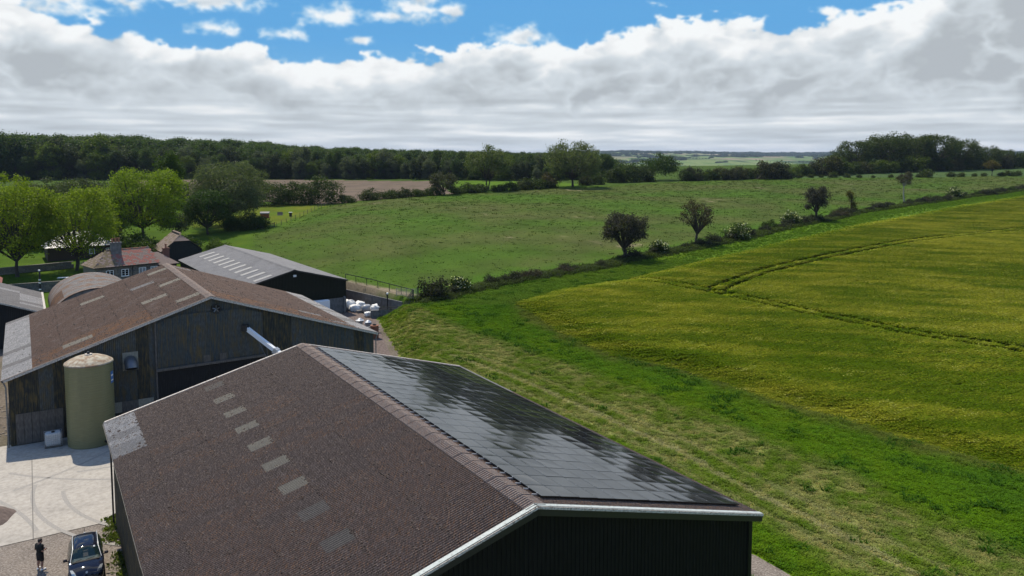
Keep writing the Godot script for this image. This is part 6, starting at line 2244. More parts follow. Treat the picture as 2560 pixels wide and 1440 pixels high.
func make_left_trees() -> void:
	var rng := RandomNumberGenerator.new()
	rng.seed = 909
	var lime_a := Color(0.105, 0.165, 0.01)
	var lime_b := Color(0.26, 0.32, 0.022)
	var list := [
		["lime_tree", "bright lime green tree rooted behind the garden wall's far end", Vector2(-99.5, -147.0), 17.6, 6.6, 3.0, 1],
		["lime_tree", "tall lime green tree shading the slate cottage", Vector2(-91.0, -141.5), 18.2, 6.8, 3.2, 1],
		["lime_tree", "lime green tree with leaning limbs over the slate roof", Vector2(-83.5, -147.5), 16.6, 7.0, 3.0, 2],
	]
	for q in list:
		var lobes := dome_lobes(rng, q[3], q[4], q[5] - 1.0, 30, 0.34)
		tree(q[0], q[1], q[2], "lime trees by the garden wall", limbs(rng, 0.4, q[5], lobes, 0.33, 2, q[6]), crown(rng, lobes, 3300, 7, 0.27, lime_a, lime_b, 0.2), M.bark)
	var lobes2 := dome_lobes(rng, 18.4, 8.6, 0.8, 40, 0.32)
	tree("lime_tree", "large rounded yellow green tree standing behind the red roofed cottage", Vector2(-84.5, -177.0), "lime trees by the garden wall", limbs(rng, 0.4, 4.0, lobes2, 0.4, 2), crown(rng, lobes2, 4200, 7, 0.3, Color(0.1, 0.165, 0.01), Color(0.23, 0.3, 0.02), 0.2), M.bark)
	var lobes3 := dome_lobes(rng, 19.5, 3.6, 6.0, 9, 0.55)
	tree("dark_tree", "narrow dark green tree rising between the lime tree and the willow", Vector2(-94.5, -214.0), "", limbs(rng, 0.4, 6.0, lobes3, 0.3), crown(rng, lobes3, 1500, 7, 0.32, Color(0.035, 0.07, 0.01), Color(0.07, 0.115, 0.015)), M.bark)
	var lobes4 := dome_lobes(rng, 17.6, 9.8, 0.4, 40, 0.33)
	tree("willow_tree", "broad grey green willow above the small orange hut", Vector2(-74.6, -203.0), "", limbs(rng, 0.4, 3.5, lobes4, 0.45, 2), crown(rng, lobes4, 4600, 7, 0.3, Color(0.07, 0.095, 0.042), Color(0.15, 0.175, 0.09), 0.2, 0.0, 0.25), M.bark)
	var lobes5 := dome_lobes(rng, 11.4, 5.6, 0.7, 22, 0.38)
	tree("walnut_tree", "dark glossy green tree on the lawn in front of the willow", Vector2(-75.0, -190.0), "", limbs(rng, 0.4, 2.0, lobes5, 0.28), crown(rng, lobes5, 2300, 7, 0.28, Color(0.025, 0.055, 0.012), Color(0.06, 0.10, 0.03)), M.bark)
	var lobes6 := dome_lobes(rng, 6.5, 3.0, 1.0, 7, 0.5)
	tree("small_tree", "small grey leaved tree beside the lawn path", Vector2(-80.0, -183.0), "", limbs(rng, 0.3, 1.5, lobes6, 0.14, 2, 2), crown(rng, lobes6, 520, 7, 0.26, Color(0.04, 0.06, 0.025), Color(0.1, 0.115, 0.075)), M.bark)
	# shrubs around the lawn and the cottages
	var bush_m := []
	for k in 4:
		bush_m.append(crown(rng, dome_lobes(rng, 3.0, 2.2, 0.0, 7, 0.5), 480, 7, 0.24, [Color(0.03, 0.055, 0.012), Color(0.05, 0.085, 0.015), Color(0.07, 0.095, 0.035), Color(0.055, 0.09, 0.012)][k], [Color(0.065, 0.1, 0.02), Color(0.1, 0.145, 0.025), Color(0.12, 0.145, 0.07), Color(0.12, 0.16, 0.02)][k], 0.25))
	var shrubs := [[-62.5, -163.5, 1, 1.1, "rounded green bush at the corner of the grey roofed barn"], [-66.0, -198.5, 0, 1.5, "dark clipped bush beside the paddock gate"], [-70.5, -197.0, 0, 1.4, "dark bush under the willow's right side"], [-80.5, -165.0, 0, 1.6, "dark shrub behind the red roofed cottage's chimney"], [-86.0, -166.0, 0, 1.7, "dark shrub in the lime tree's shade"], [-75.5, -160.0, 0, 1.3, "low dark shrub between the cottage and the boarded barn"], [-78.5, -152.0, 1, 0.9, "leafy shrub overhanging the short stone wall"], [-91.0, -170.0, 3, 1.5, "yellow green shrub behind the slate cottage"], [-98.0, -182.0, 0, 2.2, "big dark shrub beside the reddish bush"], [-105.0, -172.0, 0, 2.3, "big dark shrub behind the slate cottage's roof"], [-71.0, -169.0, 0, 1.2, "dark shrub on the lawn edge by the boarded barn"]]
	for q in shrubs:
		var o := tree("garden_bush", q[4], Vector2(q[0], q[1]), "garden bushes", null, bush_m[q[2]], null, "bush", rng.randf() * TAU)
		o.scale = Vector3.ONE * q[3]
	var copper := tree("copper_bush", "reddish brown bush among the garden trees", Vector2(-92.5, -178.0), "", null, crown(rng, dome_lobes(rng, 4.5, 2.6, 0.0, 7, 0.5), 500, 7, 0.26, Color(0.05, 0.028, 0.02), Color(0.11, 0.07, 0.05)), null, "bush")
	for q in [[-128.0, -232.0, 10.5, 8.0, "wide grey green tree behind the lime trees' tops"], [-115.0, -228.0, 9.0, 6.5, "grey green tree beside the pale conifer"], [-142.0, -236.0, 9.5, 8.0, "grey green tree at the far end of the garden row"]]:
		var lb := dome_lobes(rng, q[2], q[3], 1.0, 12, 0.45)
		tree("grey_tree", q[4], Vector2(q[0], q[1]), "grey green trees behind the garden", limbs(rng, 0.4, 2.0, lb, 0.3), crown(rng, lb, 1100, 7, 0.4, Color(0.05, 0.07, 0.032), Color(0.095, 0.115, 0.05)), M.bark)
	for q in [[-103.5, -205.0, 11.0, "pale yellow green conifer between the lime trees"], [-101.0, -207.0, 9.0, "shorter pale conifer beside the taller one"]]:
		var lb := []
		for k in 7:
			var f := k / 6.0
			lb.append([Vector3(rng.randfn() * 0.2, lerpf(1.0, q[2] - 0.6, f), rng.randfn() * 0.2), Vector3(lerpf(2.0, 0.5, f), 1.3, lerpf(2.0, 0.5, f))])
		tree("conifer", q[3], Vector2(q[0], q[1]), "pale conifers", limbs(rng, 0.3, 1.0, lb, 0.16), crown(rng, lb, 520, 7, 0.26, Color(0.07, 0.095, 0.02), Color(0.16, 0.17, 0.05)), M.bark)
	# the line of tall dense bushes beyond the paddock
	for q in [[-79.0, -254.0, 8.2, 6.0], [-70.5, -256.0, 7.6, 5.5], [-62.0, -255.5, 9.2, 6.0], [-88.0, -252.0, 8.0, 6.0], [-97.0, -250.0, 8.5, 6.0], [-106.0, -246.0, 9.0, 6.5]]:
		var lb := dome_lobes(rng, q[2], q[3], 0.0, 10, 0.48)
		tree("tall_bush", "tall dense dark green bush in the line beyond the paddock", Vector2(q[0], q[1]), "tall bushes beyond the paddock", null, crown(rng, lb, 900, 7, 0.38, Color(0.025, 0.045, 0.012), Color(0.06, 0.085, 0.02)), null, "bush", 0.0)


func make_hedgerow() -> void:
	var rng := RandomNumberGenerator.new()
	rng.seed = 1010
	var dark_a := Color(0.032, 0.034, 0.024)
	var dark_b := Color(0.082, 0.08, 0.066)
	var l1 := dome_lobes(rng, 8.6, 4.0, 2.4, 13, 0.42)
	l1.append([Vector3(-3.0, 4.2, 0.3), Vector3(1.5, 1.3, 1.5)])
	l1.append([Vector3(0.7, 1.3, 0), Vector3(1.1, 1.6, 1.1)])
	tree("hawthorn_tree", "stout dark hawthorn with ivy clad trunk in the hedge, the bushiest", Vector2(20.4, -142.3), "hedgerow trees", limbs(rng, 0.4, 2.2, l1, 0.42, 3), crown(rng, l1, 1700, 6, 0.26, dark_a, dark_b, 0.24), M.bark)
	var l2 := dome_lobes(rng, 9.2, 3.2, 2.6, 13, 0.33)
	tree("hawthorn_tree", "thin brownish hawthorn with bare limbs showing through its crown", Vector2(36.9, -157.2), "hedgerow trees", limbs(rng, 0.4, 2.4, l2, 0.3, 7), crown(rng, l2, 560, 6, 0.24, Color(0.045, 0.042, 0.022), Color(0.1, 0.088, 0.055), 0.35), M.bark)
	var l3 := dome_lobes(rng, 9.0, 2.7, 2.6, 10, 0.42)
	l3.append([Vector3(-2.2, 3.4, 0), Vector3(1.0, 0.8, 1.0)])
	tree("hawthorn_tree", "upright dark grey leaved hawthorn next to the white elder", Vector2(75.0, -192.8), "hedgerow trees", limbs(rng, 0.4, 2.4, l3, 0.36, 3), crown(rng, l3, 850, 6, 0.27, dark_a, Color(0.085, 0.08, 0.075), 0.26), M.bark)
	var l4 := [[Vector3(0.5, 0.8, 0), Vector3(0.9, 1.0, 0.9)], [Vector3(0.2, 2.2, 0), Vector3(0.7, 1.1, 0.7)], [Vector3(-0.4, 3.8, 0), Vector3(0.6, 1.0, 0.6)], [Vector3(-0.9, 5.0, 0), Vector3(0.8, 0.7, 0.7)]]
	tree("ivy_stump", "leaning ivy covered stump with a tuft of yellow leaves", Vector2(93.3, -214.5), "", limbs(rng, 0.3, 4.6, l4, 0.22), crown(rng, l4, 260, 6, 0.26, Color(0.06, 0.07, 0.015), Color(0.13, 0.11, 0.025)), M.bark)
	var l5 := dome_lobes(rng, 9.6, 2.4, 4.6, 9, 0.42)
	tree("ash_tree", "slender pale trunked tree with a small thin crown", Vector2(122.9, -245.2), "", limbs(rng, 0.3, 5.2, l5, 0.2, 5), crown(rng, l5, 360, 6, 0.27, Color(0.045, 0.045, 0.03), Color(0.095, 0.088, 0.065), 0.35), M.bark_pale)
	# flowering elders
	for q in [[47.0, -163.5, 3.3, 2.8, "largest elder bush covered in white blossom"], [66.5, -186.2, 3.4, 2.2, "round elder bush with white blossom beside the upright hawthorn"], [27.6, -147.4, 2.6, 1.5, "small elder with white blossom between two hawthorns"], [-8.2, -116.6, 2.3, 1.4, "small flowering elder at the low end of the hedge"], [147.0, -259.5, 3.9, 2.4, "flowering elder high along the hedge past the pale trunk"]]:
		var lb := dome_lobes(rng, q[2], q[3], 0.0, 8, 0.48)
		tree("elder_bush", q[4], Vector2(q[0], q[1]), "flowering elders", null, crown(rng, lb, 620, 7, 0.24, Color(0.022, 0.042, 0.01), Color(0.065, 0.1, 0.018), 0.2, 0.36), null, "bush")
	# low thorn bushes and brambles
	var kinds := []
	for k in 4:
		kinds.append(crown(rng, dome_lobes(rng, 2.0, 1.6, 0.0, 6, 0.5), 330, 6, 0.2, [Color(0.022, 0.026, 0.016), Color(0.03, 0.036, 0.02), Color(0.03, 0.05, 0.012), Color(0.045, 0.04, 0.03)][k], [Color(0.055, 0.06, 0.04), Color(0.07, 0.078, 0.05), Color(0.065, 0.1, 0.022), Color(0.09, 0.078, 0.06)][k], 0.25))
	var names := ["dark thorn bush in the hedge between the meadow and the barley", "grey leaved thorn bush in the hedge between the meadow and the barley", "green bramble in the hedge between the meadow and the barley", "brownish thorn bush in the hedge between the meadow and the barley"]
	var total := 0.0
	for i in HEDGE.size() - 2:
		total += HEDGE[i].distance_to(HEDGE[i + 1])
	var walk := 1.0
	var made := 0
	while walk < total:
		var p := point_along(HEDGE, walk) + Vector2(rng.randfn() * 0.5, rng.randfn() * 0.5)
		var k: int = [0, 1, 0, 2, 1, 3][rng.randi() % 6]
		var o := tree("thorn_bush", names[k], p, "low bushes of the hedge (%s)" % ["dark", "grey", "bramble", "brown"][k], null, kinds[k], null, "bush", rng.randf() * TAU)
		var sc := rng.randf_range(0.5, 0.98) * (0.9 if walk < 45 else 1.1)
		o.scale = Vector3(sc * rng.randf_range(1.0, 1.5), sc, sc)
		walk += rng.randf_range(1.2, 3.2) if rng.randf() < 0.8 else rng.randf_range(4.0, 8.0)
		made += 1
	var big := tree("thorn_bush", "round dark bush at the very end of the hedge by the field gate", Vector2(-11.8, -112.3), "", null, kinds[0], null, "bush")
	big.scale = Vector3(1.35, 1.6, 1.35)
	# nettles and long grass under the hedge
	var places := []
	var cols := PackedColorArray()
	for i in 17000:
		var p := point_along(HEDGE, pow(rng.randf(), 1.25) * total) + Vector2(rng.randfn() * 0.9 + 0.3, rng.randfn() * 0.9 + 0.4)
		var k := rng.randf_range(0.5, 1.1)
		places.append(Transform3D(Basis().rotated(Vector3.UP, rng.randf() * TAU).scaled(Vector3(k, k, k)), on_land(p.x, p.y)))
		cols.append(Color(0.085, 0.13, 0.025).lerp(Color(0.075, 0.088, 0.05), rng.randf()))
	var under := scatter(self, "hedge_undergrowth", tuft(rng, 18, 0.8, 0.45, 0.10), M.blades, places, cols)
	tag(under, "nettles and long grass along the foot of the hedge", "undergrowth")


func point_along(line: PackedVector2Array, d: float) -> Vector2:
	for i in line.size() - 1:
		var l := line[i].distance_to(line[i + 1])
		if d <= l:
			return line[i].lerp(line[i + 1], d / l)
		d -= l
	return line[-1]


func make_far_hedge_and_trees() -> void:
	var rng := RandomNumberGenerator.new()
	rng.seed = 1111
	var g_a := Color(0.026, 0.045, 0.012)
	var g_b := Color(0.07, 0.1, 0.025)
	# clipped bushes along the meadow's far side
	var kinds := []
	for k in 3:
		kinds.append(crown(rng, dome_lobes(rng, 3.4, 3.0, 0.0, 8, 0.48), 420, 6, 0.34, g_a, [Color(0.06, 0.088, 0.02), Color(0.075, 0.085, 0.035), Color(0.055, 0.08, 0.015)][k], 0.22))
	for q in [[-55.0, -256.0, 0.9], [-48.5, -263.5, 1.15], [-43.0, -267.5, 0.95], [-38.5, -270.5, 1.0], [-33.5, -273.5, 0.9], [-28.5, -276.5, 1.0], [-20.8, -281.6, 0.85], [-16.5, -286.0, 1.1], [-13.2, -288.5, 1.1], [-6.0, -294.0, 0.9], [-1.5, -298.0, 1.0], [3.5, -303.0, 1.3], [8.5, -306.5, 1.35], [12.5, -310.5, 1.2]]:
		var o := tree("field_bush", "rounded dark green bush along the meadow's far edge before the ploughed field", Vector2(q[0], q[1]), "bushes along the meadow's far edge", null, kinds[rng.randi() % 3], null, "bush", rng.randf() * TAU)
		o.scale = Vector3(q[2] * 1.1, q[2] * 0.95, q[2])
	var la := dome_lobes(rng, 8.2, 4.6, 0.8, 10, 0.42)
	tree("hawthorn_tree", "bushy grey brown hawthorn at the corner of the ploughed field", Vector2(-25.0, -278.5), "", limbs(rng, 0.4, 1.2, la, 0.25, 4), crown(rng, la, 850, 6, 0.36, Color(0.04, 0.046, 0.024), Color(0.095, 0.098, 0.058), 0.3), M.bark)
	var lb := dome_lobes(rng, 16.4, 8.6, 4.0, 28, 0.32)
	tree("field_tree", "spreading tree on two pale stems before the bright green field", Vector2(-10.1, -301.0), "", limbs(rng, 0.4, 4.4, lb, 0.4, 2, 2), crown(rng, lb, 1800, 6, 0.42, Color(0.06, 0.09, 0.024), Color(0.15, 0.18, 0.075), 0.2), M.bark)
	var lc := dome_lobes(rng, 18.6, 11.6, 1.4, 36, 0.31)
	tree("field_tree", "largest spreading tree at the corner of the meadow", Vector2(24.0, -319.0), "", limbs(rng, 0.4, 3.5, lc, 0.5, 2), crown(rng, lc, 2500, 6, 0.46, Color(0.06, 0.085, 0.024), Color(0.16, 0.185, 0.085), 0.2), M.bark)
	var ld := dome_lobes(rng, 6.6, 4.0, 0.0, 8, 0.46)
	tree("brown_bush", "rounded brownish bush at the foot of the largest tree", Vector2(14.2, -312.5), "", null, crown(rng, ld, 600, 6, 0.34, Color(0.05, 0.042, 0.02), Color(0.1, 0.085, 0.045)), null, "bush")
	var le := dome_lobes(rng, 11.8, 9.0, 0.6, 14, 0.45)
	tree("dome_tree", "dome shaped dark green tree beyond the meadow's top corner", Vector2(68.6, -366.7), "", null, crown(rng, le, 1300, 6, 0.5, Color(0.028, 0.055, 0.012), Color(0.062, 0.1, 0.022), 0.18), null, "tree")
	# the loose row of bushes and trees along the meadow's top
	var row := []
	for k in 4:
		var lf := dome_lobes(rng, 6.0, 4.0, 0.0, 9, 0.45)
		row.append(crown(rng, lf, 560, 6, 0.44, [Color(0.028, 0.045, 0.014), Color(0.042, 0.048, 0.02), Color(0.045, 0.07, 0.014), Color(0.03, 0.034, 0.018)][k], [Color(0.065, 0.092, 0.026), Color(0.085, 0.088, 0.042), Color(0.1, 0.135, 0.025), Color(0.066, 0.07, 0.042)][k], 0.25))
	var words := ["dark green bush in the row along the meadow's top", "brownish bush in the row along the meadow's top", "light green bush in the row along the meadow's top", "dusky bush in the row along the meadow's top"]
	for q in [[45.0, -350.0, 0, 1.2], [52.0, -352.0, 0, 1.3], [60.0, -356.0, 0, 1.2], [79.0, -358.0, 0, 0.9], [83.0, -360.0, 3, 1.1], [87.5, -362.0, 2, 0.7], [92.0, -365.0, 0, 0.85], [97.0, -367.0, 1, 1.0], [102.0, -366.0, 3, 0.95], [107.0, -370.0, 1, 1.05], [112.0, -374.0, 0, 0.85], [116.0, -372.0, 2, 0.7], [120.0, -370.0, 3, 1.45], [126.0, -371.0, 3, 1.4], [133.0, -378.0, 2, 0.8], [139.0, -388.0, 2, 0.85], [146.0, -392.0, 0, 1.0], [153.0, -396.0, 3, 1.15], [160.0, -400.0, 1, 1.7], [166.0, -403.0, 0, 1.6], [172.0, -407.0, 2, 1.2], [179.0, -411.0, 0, 1.1], [186.0, -414.0, 1, 1.1], [193.0, -416.0, 2, 1.25], [201.0, -419.0, 2, 1.2], [209.0, -421.0, 0, 1.3], [217.0, -424.0, 2, 1.7], [225.0, -428.0, 0, 1.2], [236.0, -432.0, 0, 1.3], [247.0, -438.0, 1, 1.1], [260.0, -444.0, 0, 1.4], [272.0, -450.0, 0, 1.5], [285.0, -456.0, 3, 1.4], [298.0, -462.0, 0, 1.6], [312.0, -470.0, 0, 1.7], [330.0, -478.0, 1, 1.5], [36.0, -336.0, 0, 0.8], [30.0, -330.0, 3, 0.7]]:
		var o := tree("row_bush", words[q[2]], Vector2(q[0], q[1]), "bushes along the meadow's top", null, row[q[2]], null, "bush", rng.randf() * TAU)
		o.scale = Vector3.ONE * q[3]
	# small bushes dotted along the strip between meadow and crop
	var tiny := crown(rng, dome_lobes(rng, 2.0, 1.6, 0.0, 5, 0.5), 170, 6, 0.3, Color(0.03, 0.045, 0.014), Color(0.075, 0.1, 0.026), 0.25)
	for q in [[131.0, -374.0, 0.8], [137.0, -375.0, 1.0], [143.0, -376.0, 0.9], [148.0, -376.2, 0.7], [154.0, -376.8, 1.4], [161.0, -377.0, 1.0], [167.0, -377.2, 0.8], [174.0, -378.0, 0.6], [183.0, -379.0, 0.8], [192.0, -380.0, 1.2], [197.0, -380.0, 0.9], [201.0, -380.5, 2.1], [214.0, -382.0, 1.3], [219.0, -382.0, 1.1], [226.0, -383.0, 0.8], [231.0, -383.5, 0.9], [240.5, -385.0, 1.0], [244.0, -385.0, 1.4], [249.0, -386.0, 1.3], [257.0, -386.5, 0.8], [264.0, -387.0, 0.7], [272.0, -388.0, 0.9]]:
		var o := tree("low_bush", "small dark bush on the strip between the meadow and the blue green crop", Vector2(q[0], q[1]), "small bushes on the strip", null, tiny, null, "bush", rng.randf() * TAU)
		o.scale = Vector3.ONE * q[2]
	var lg := dome_lobes(rng, 7.8, 3.3, 2.6, 8, 0.45)
	tree("orange_tree", "small orange tinged tree on the strip by the blue green crop", Vector2(236.3, -385.8), "", limbs(rng, 0.3, 2.4, lg, 0.2, 2), crown(rng, lg, 460, 6, 0.36, Color(0.07, 0.06, 0.02), Color(0.14, 0.115, 0.035), 0.3), M.bark)
	# the clump of tall trees on the rise
	var big := []
	for k in 3:
		var lh := dome_lobes(rng, 20.5, 12.0, 3.5, 26, 0.34)
		big.append([limbs(rng, 0.4, 5.0, lh, 0.55, 1), crown(rng, lh, 1500, 6, 0.62, Color(0.03, 0.05, 0.014), Color(0.09, 0.115, 0.038), 0.16)])
	var tops := ["leftmost tall tree", "", "", "", ""]
	var n := 0
	for q in [[187.0, -430.0, 0.86, "broad dark tree at the low end of the tall clump"], [206.0, -434.0, 1.0, "tall round headed tree second in the clump"], [222.0, -437.0, 1.02, "tallest round headed tree in the middle of the clump"], [239.0, -441.0, 1.0, "spreading tree past the middle of the clump"], [256.0, -447.0, 0.86, "thinner tree at the high end of the clump"], [214.0, -446.0, 0.92, "dark tree behind the middle of the clump"], [232.0, -452.0, 0.9, "dark tree behind the clump's spreading tree"], [276.0, -455.0, 0.62, "small dark tree just past the clump"], [292.0, -465.0, 0.55, "low dark tree beyond the clump"]]:
		var v: Array = big[n % 3]
		var o := tree("clump_tree", q[3], Vector2(q[0], q[1]), "trees of the clump on the rise", v[0], v[1], M.bark, "tree", n * 1.3)
		o.scale = Vector3.ONE * q[2]
		n += 1


func wood_scale(x: float) -> float:
	var table := [[-400.0, 1.08], [-261.0, 1.06], [-224.0, 1.0], [-186.0, 0.92], [-141.0, 0.76], [-100.0, 0.68], [-57.0, 0.62], [-25.0, 0.56], [12.0, 0.52], [100.0, 0.5]]
	for i in table.size() - 1:
		if x <= table[i + 1][0]:
			return lerpf(table[i][1], table[i + 1][1], clampf((x - table[i][0]) / (table[i + 1][0] - table[i][0]), 0, 1))
	return 0.5


func make_woodland() -> void:
	var rng := RandomNumberGenerator.new()
	rng.seed = 1212
	var kinds := []
	for k in 5:
		var l := dome_lobes(rng, 20.0, 6.8, 4.0, 16, 0.36)
		for q in 7:
			l.append([Vector3(cos(q * 0.9) * 4.2, 2.2 + rng.randf() * 2.4, sin(q * 0.9) * 4.2), Vector3(2.7, 3.2, 2.7)])
		kinds.append([limbs(rng, 0.4, 4.0, l, 0.4), crown(rng, l, 1150, 6, 0.66, [Color(0.024, 0.045, 0.018), Color(0.034, 0.06, 0.022), Color(0.054, 0.082, 0.018), Color(0.05, 0.066, 0.042), Color(0.025, 0.036, 0.022)][k], [Color(0.07, 0.105, 0.036), Color(0.09, 0.13, 0.042), Color(0.135, 0.18, 0.036), Color(0.145, 0.168, 0.105), Color(0.07, 0.09, 0.044)][k], 0.22)])
	var names := ["dark green tree at the edge of the long wood", "mid green tree at the edge of the long wood", "brighter green tree at the edge of the long wood", "greyish green tree at the edge of the long wood", "dusky tree at the edge of the long wood"]
	# the wood's edge runs from far left to behind the field trees
	var edge := PackedVector2Array([Vector2(-330, -390), Vector2(-261, -396), Vector2(-224, -404), Vector2(-186, -411), Vector2(-141, -415), Vector2(-100, -406), Vector2(-57, -397), Vector2(-25, -374), Vector2(12, -360), Vector2(40, -372)])
	var total := 0.0
	for i in edge.size() - 1:
		total += edge[i].distance_to(edge[i + 1])
	var walk := 0.0
	while walk < total:
		for r in 2:
			var p := point_along(edge, minf(walk + r * 3.0, total)) + Vector2(rng.randfn() * 1.2, -3.0 - r * 7.5 + rng.randfn() * 1.5)
			var k := rng.randi() % 5
			var f := walk / total
			var h := wood_scale(p.x) * rng.randf_range(0.7, 1.2) * (0.78 if r == 0 else 1.0)
			var o := tree("wood_tree", names[k], p, "trees at the edge of the wood (%s)" % ["dark", "mid", "bright", "grey", "dusky"][k], kinds[k][0], kinds[k][1], M.bark, "tree", rng.randf() * TAU)
			o.scale = Vector3(h * rng.randf_range(0.85, 1.1), h, h)
		walk += rng.randf_range(6.0, 9.0)
	# the wood behind its edge reads as one mass
	var places := []
	var cols := PackedColorArray()
	for i in 900:
		var p := point_along(edge, rng.randf() * total) + Vector2(rng.randfn() * 8.0, -20.0 - rng.randf() * 170.0)
		if p.x < -340:
			continue
		var h := wood_scale(p.x) * rng.randf_range(0.75, 1.15)
		places.append(Transform3D(Basis().rotated(Vector3.UP, rng.randf() * TAU).scaled(Vector3(h, h, h)), on_land(p.x, p.y)))
		cols.append(Color.WHITE)
	var deep := scatter(self, "woodland", kinds[1][1], M.leaf, places, cols)
	tag(deep, "massed trees of the long wood behind its edge", "woodland")


func make_far_country() -> void:
	var rng := RandomNumberGenerator.new()
	rng.seed = 1313
	# hedges and copses of the far hills, too far to count
	var blob := crown(rng, dome_lobes(rng, 9.0, 6.0, 0.0, 6, 0.5), 110, 5, 1.7, Color(0.03, 0.05, 0.025), Color(0.06, 0.09, 0.035), 0.2)
	var places := []
	for i in 2600:
		var z := -rng.randf_range(3600, 6400)
		var x := rng.randf_range(-0.1, 0.66) * -z
		var on_ridge := noise_b.get_noise_2d(x * 0.0013 + 9.0, z * 0.0020)
		if on_ridge < 0.05 or (z > -4600 and on_ridge < 0.3):
			continue
		var k := rng.randf_range(1.0, 2.0)
		places.append(Transform3D(Basis().rotated(Vector3.UP, rng.randf() * TAU).scaled(Vector3(k * 1.6, k * 0.9, k * 1.6)), on_land(x, z)))
	# a wooded crest along the top of the far ridge
	for i in 2600:
		var x := rng.randf_range(500, 3200)
		var z := -rng.randf_range(6300, 7300)
		var k := rng.randf_range(1.2, 2.4)
		places.append(Transform3D(Basis().rotated(Vector3.UP, rng.randf() * TAU).scaled(Vector3(k * 2.0, k, k * 2.0)), on_land(x, z)))
	# hedge lines across the far fields
	for h in 26:
		var z := -rng.randf_range(2700, 6000)
		var x := rng.randf_range(0.0, 0.62) * -z
		var a := rng.randf() * PI
		for k in int(rng.randf_range(8, 34)):
			var p := Vector2(x, z) + Vector2(cos(a), sin(a) * 0.6) * k * 17.0
			var sc := rng.randf_range(0.4, 0.8)
			places.append(Transform3D(Basis().scaled(Vector3(sc * 1.6, sc, sc * 1.6)), on_land(p.x, p.y)))
	var far := scatter(self, "far_trees", blob, M.leaf, places)
	tag(far, "hedges and woods of the far hills", "far woods")
	# trees falling away into the valley behind the meadow's top
	var places2 := []
	var mid := crown(rng, dome_lobes(rng, 9.0, 6.0, 0.0, 9, 0.46), 300, 6, 0.9, Color(0.028, 0.05, 0.018), Color(0.065, 0.1, 0.03), 0.22)
	for i in 260:
		var x := rng.randf_range(20, 330)
		var z := -rng.randf_range(390, 560) - maxf(0.0, x - 150.0) * 0.55
		if x > 70 and (x < 230 or rng.randf() < 0.6):
			continue
		var k := rng.randf_range(0.7, 1.15)
		var p := on_land(x, z)
		p.y -= 1.0
		places2.append(Transform3D(Basis().rotated(Vector3.UP, rng.randf() * TAU).scaled(Vector3(k, k * 0.8, k)), p))
	var vt := scatter(self, "valley_trees", mid, M.leaf, places2)
	tag(vt, "trees massed in the dip behind the meadow's top hedge", "trees")
	# radio mast
	var m := thing("radio_mast", "thin lattice radio mast on the skyline above the largest tree", "mast", on_land(78, -1000))
	var top := 42.5 - m.position.y
	for k in 3:
		var a := TAU * k / 3.0
		part(m, "mast_leg", rod([Vector3(cos(a), 0, sin(a)) * 1.3, Vector3(cos(a), 0, sin(a)) * 0.35 + Vector3(0, top, 0)], 0.16, 5), M.grey_metal)
	for k in 12:
		var f := k / 12.0
		var r := lerpf(1.3, 0.35, f)
		part(m, "lattice", rod([Vector3(r, top * f, 0), Vector3(-r * 0.5, top * (f + 0.08), r * 0.8)], 0.08, 4), M.grey_metal)
	part(m, "aerial", rod([Vector3(0, top, 0), Vector3(0, top + 4.0, 0)], 0.1, 5), M.white_metal)


# ---------- fences, gates, small huts
func post_fence(called: String, label: String, line: Array, gap: float, tall: float, rails: Array, m: Material, round_: float, group := "") -> void:
	var t := thing(called, label, "fence", Vector3(line[0].x, height(line[0].x, line[0].y), line[0].y), 0.0, group)
	var pts := []
	for i in line.size() - 1:
		var n := maxi(1, int(line[i].distance_to(line[i + 1]) / gap))
		for k in n:
			pts.append(line[i].lerp(line[i + 1], float(k) / n))
	pts.append(line[-1])
	var mesh := rod([Vector3(0, -0.3, 0), Vector3(0, tall, 0)], round_, 7)
	var last := Vector3.ZERO
	for i in pts.size():
		var p: Vector3 = on_land(pts[i].x, pts[i].y) - t.position
		part(t, "post", mesh, m, Transform3D(Basis(), p))
		if i > 0:
			for r in rails:
				part(t, "rail" if r[1] > 0.03 else "wire", beam(last + Vector3(0, r[0], 0), p + Vector3(0, r[0], 0), 0.04, r[1]), m)
		last = p


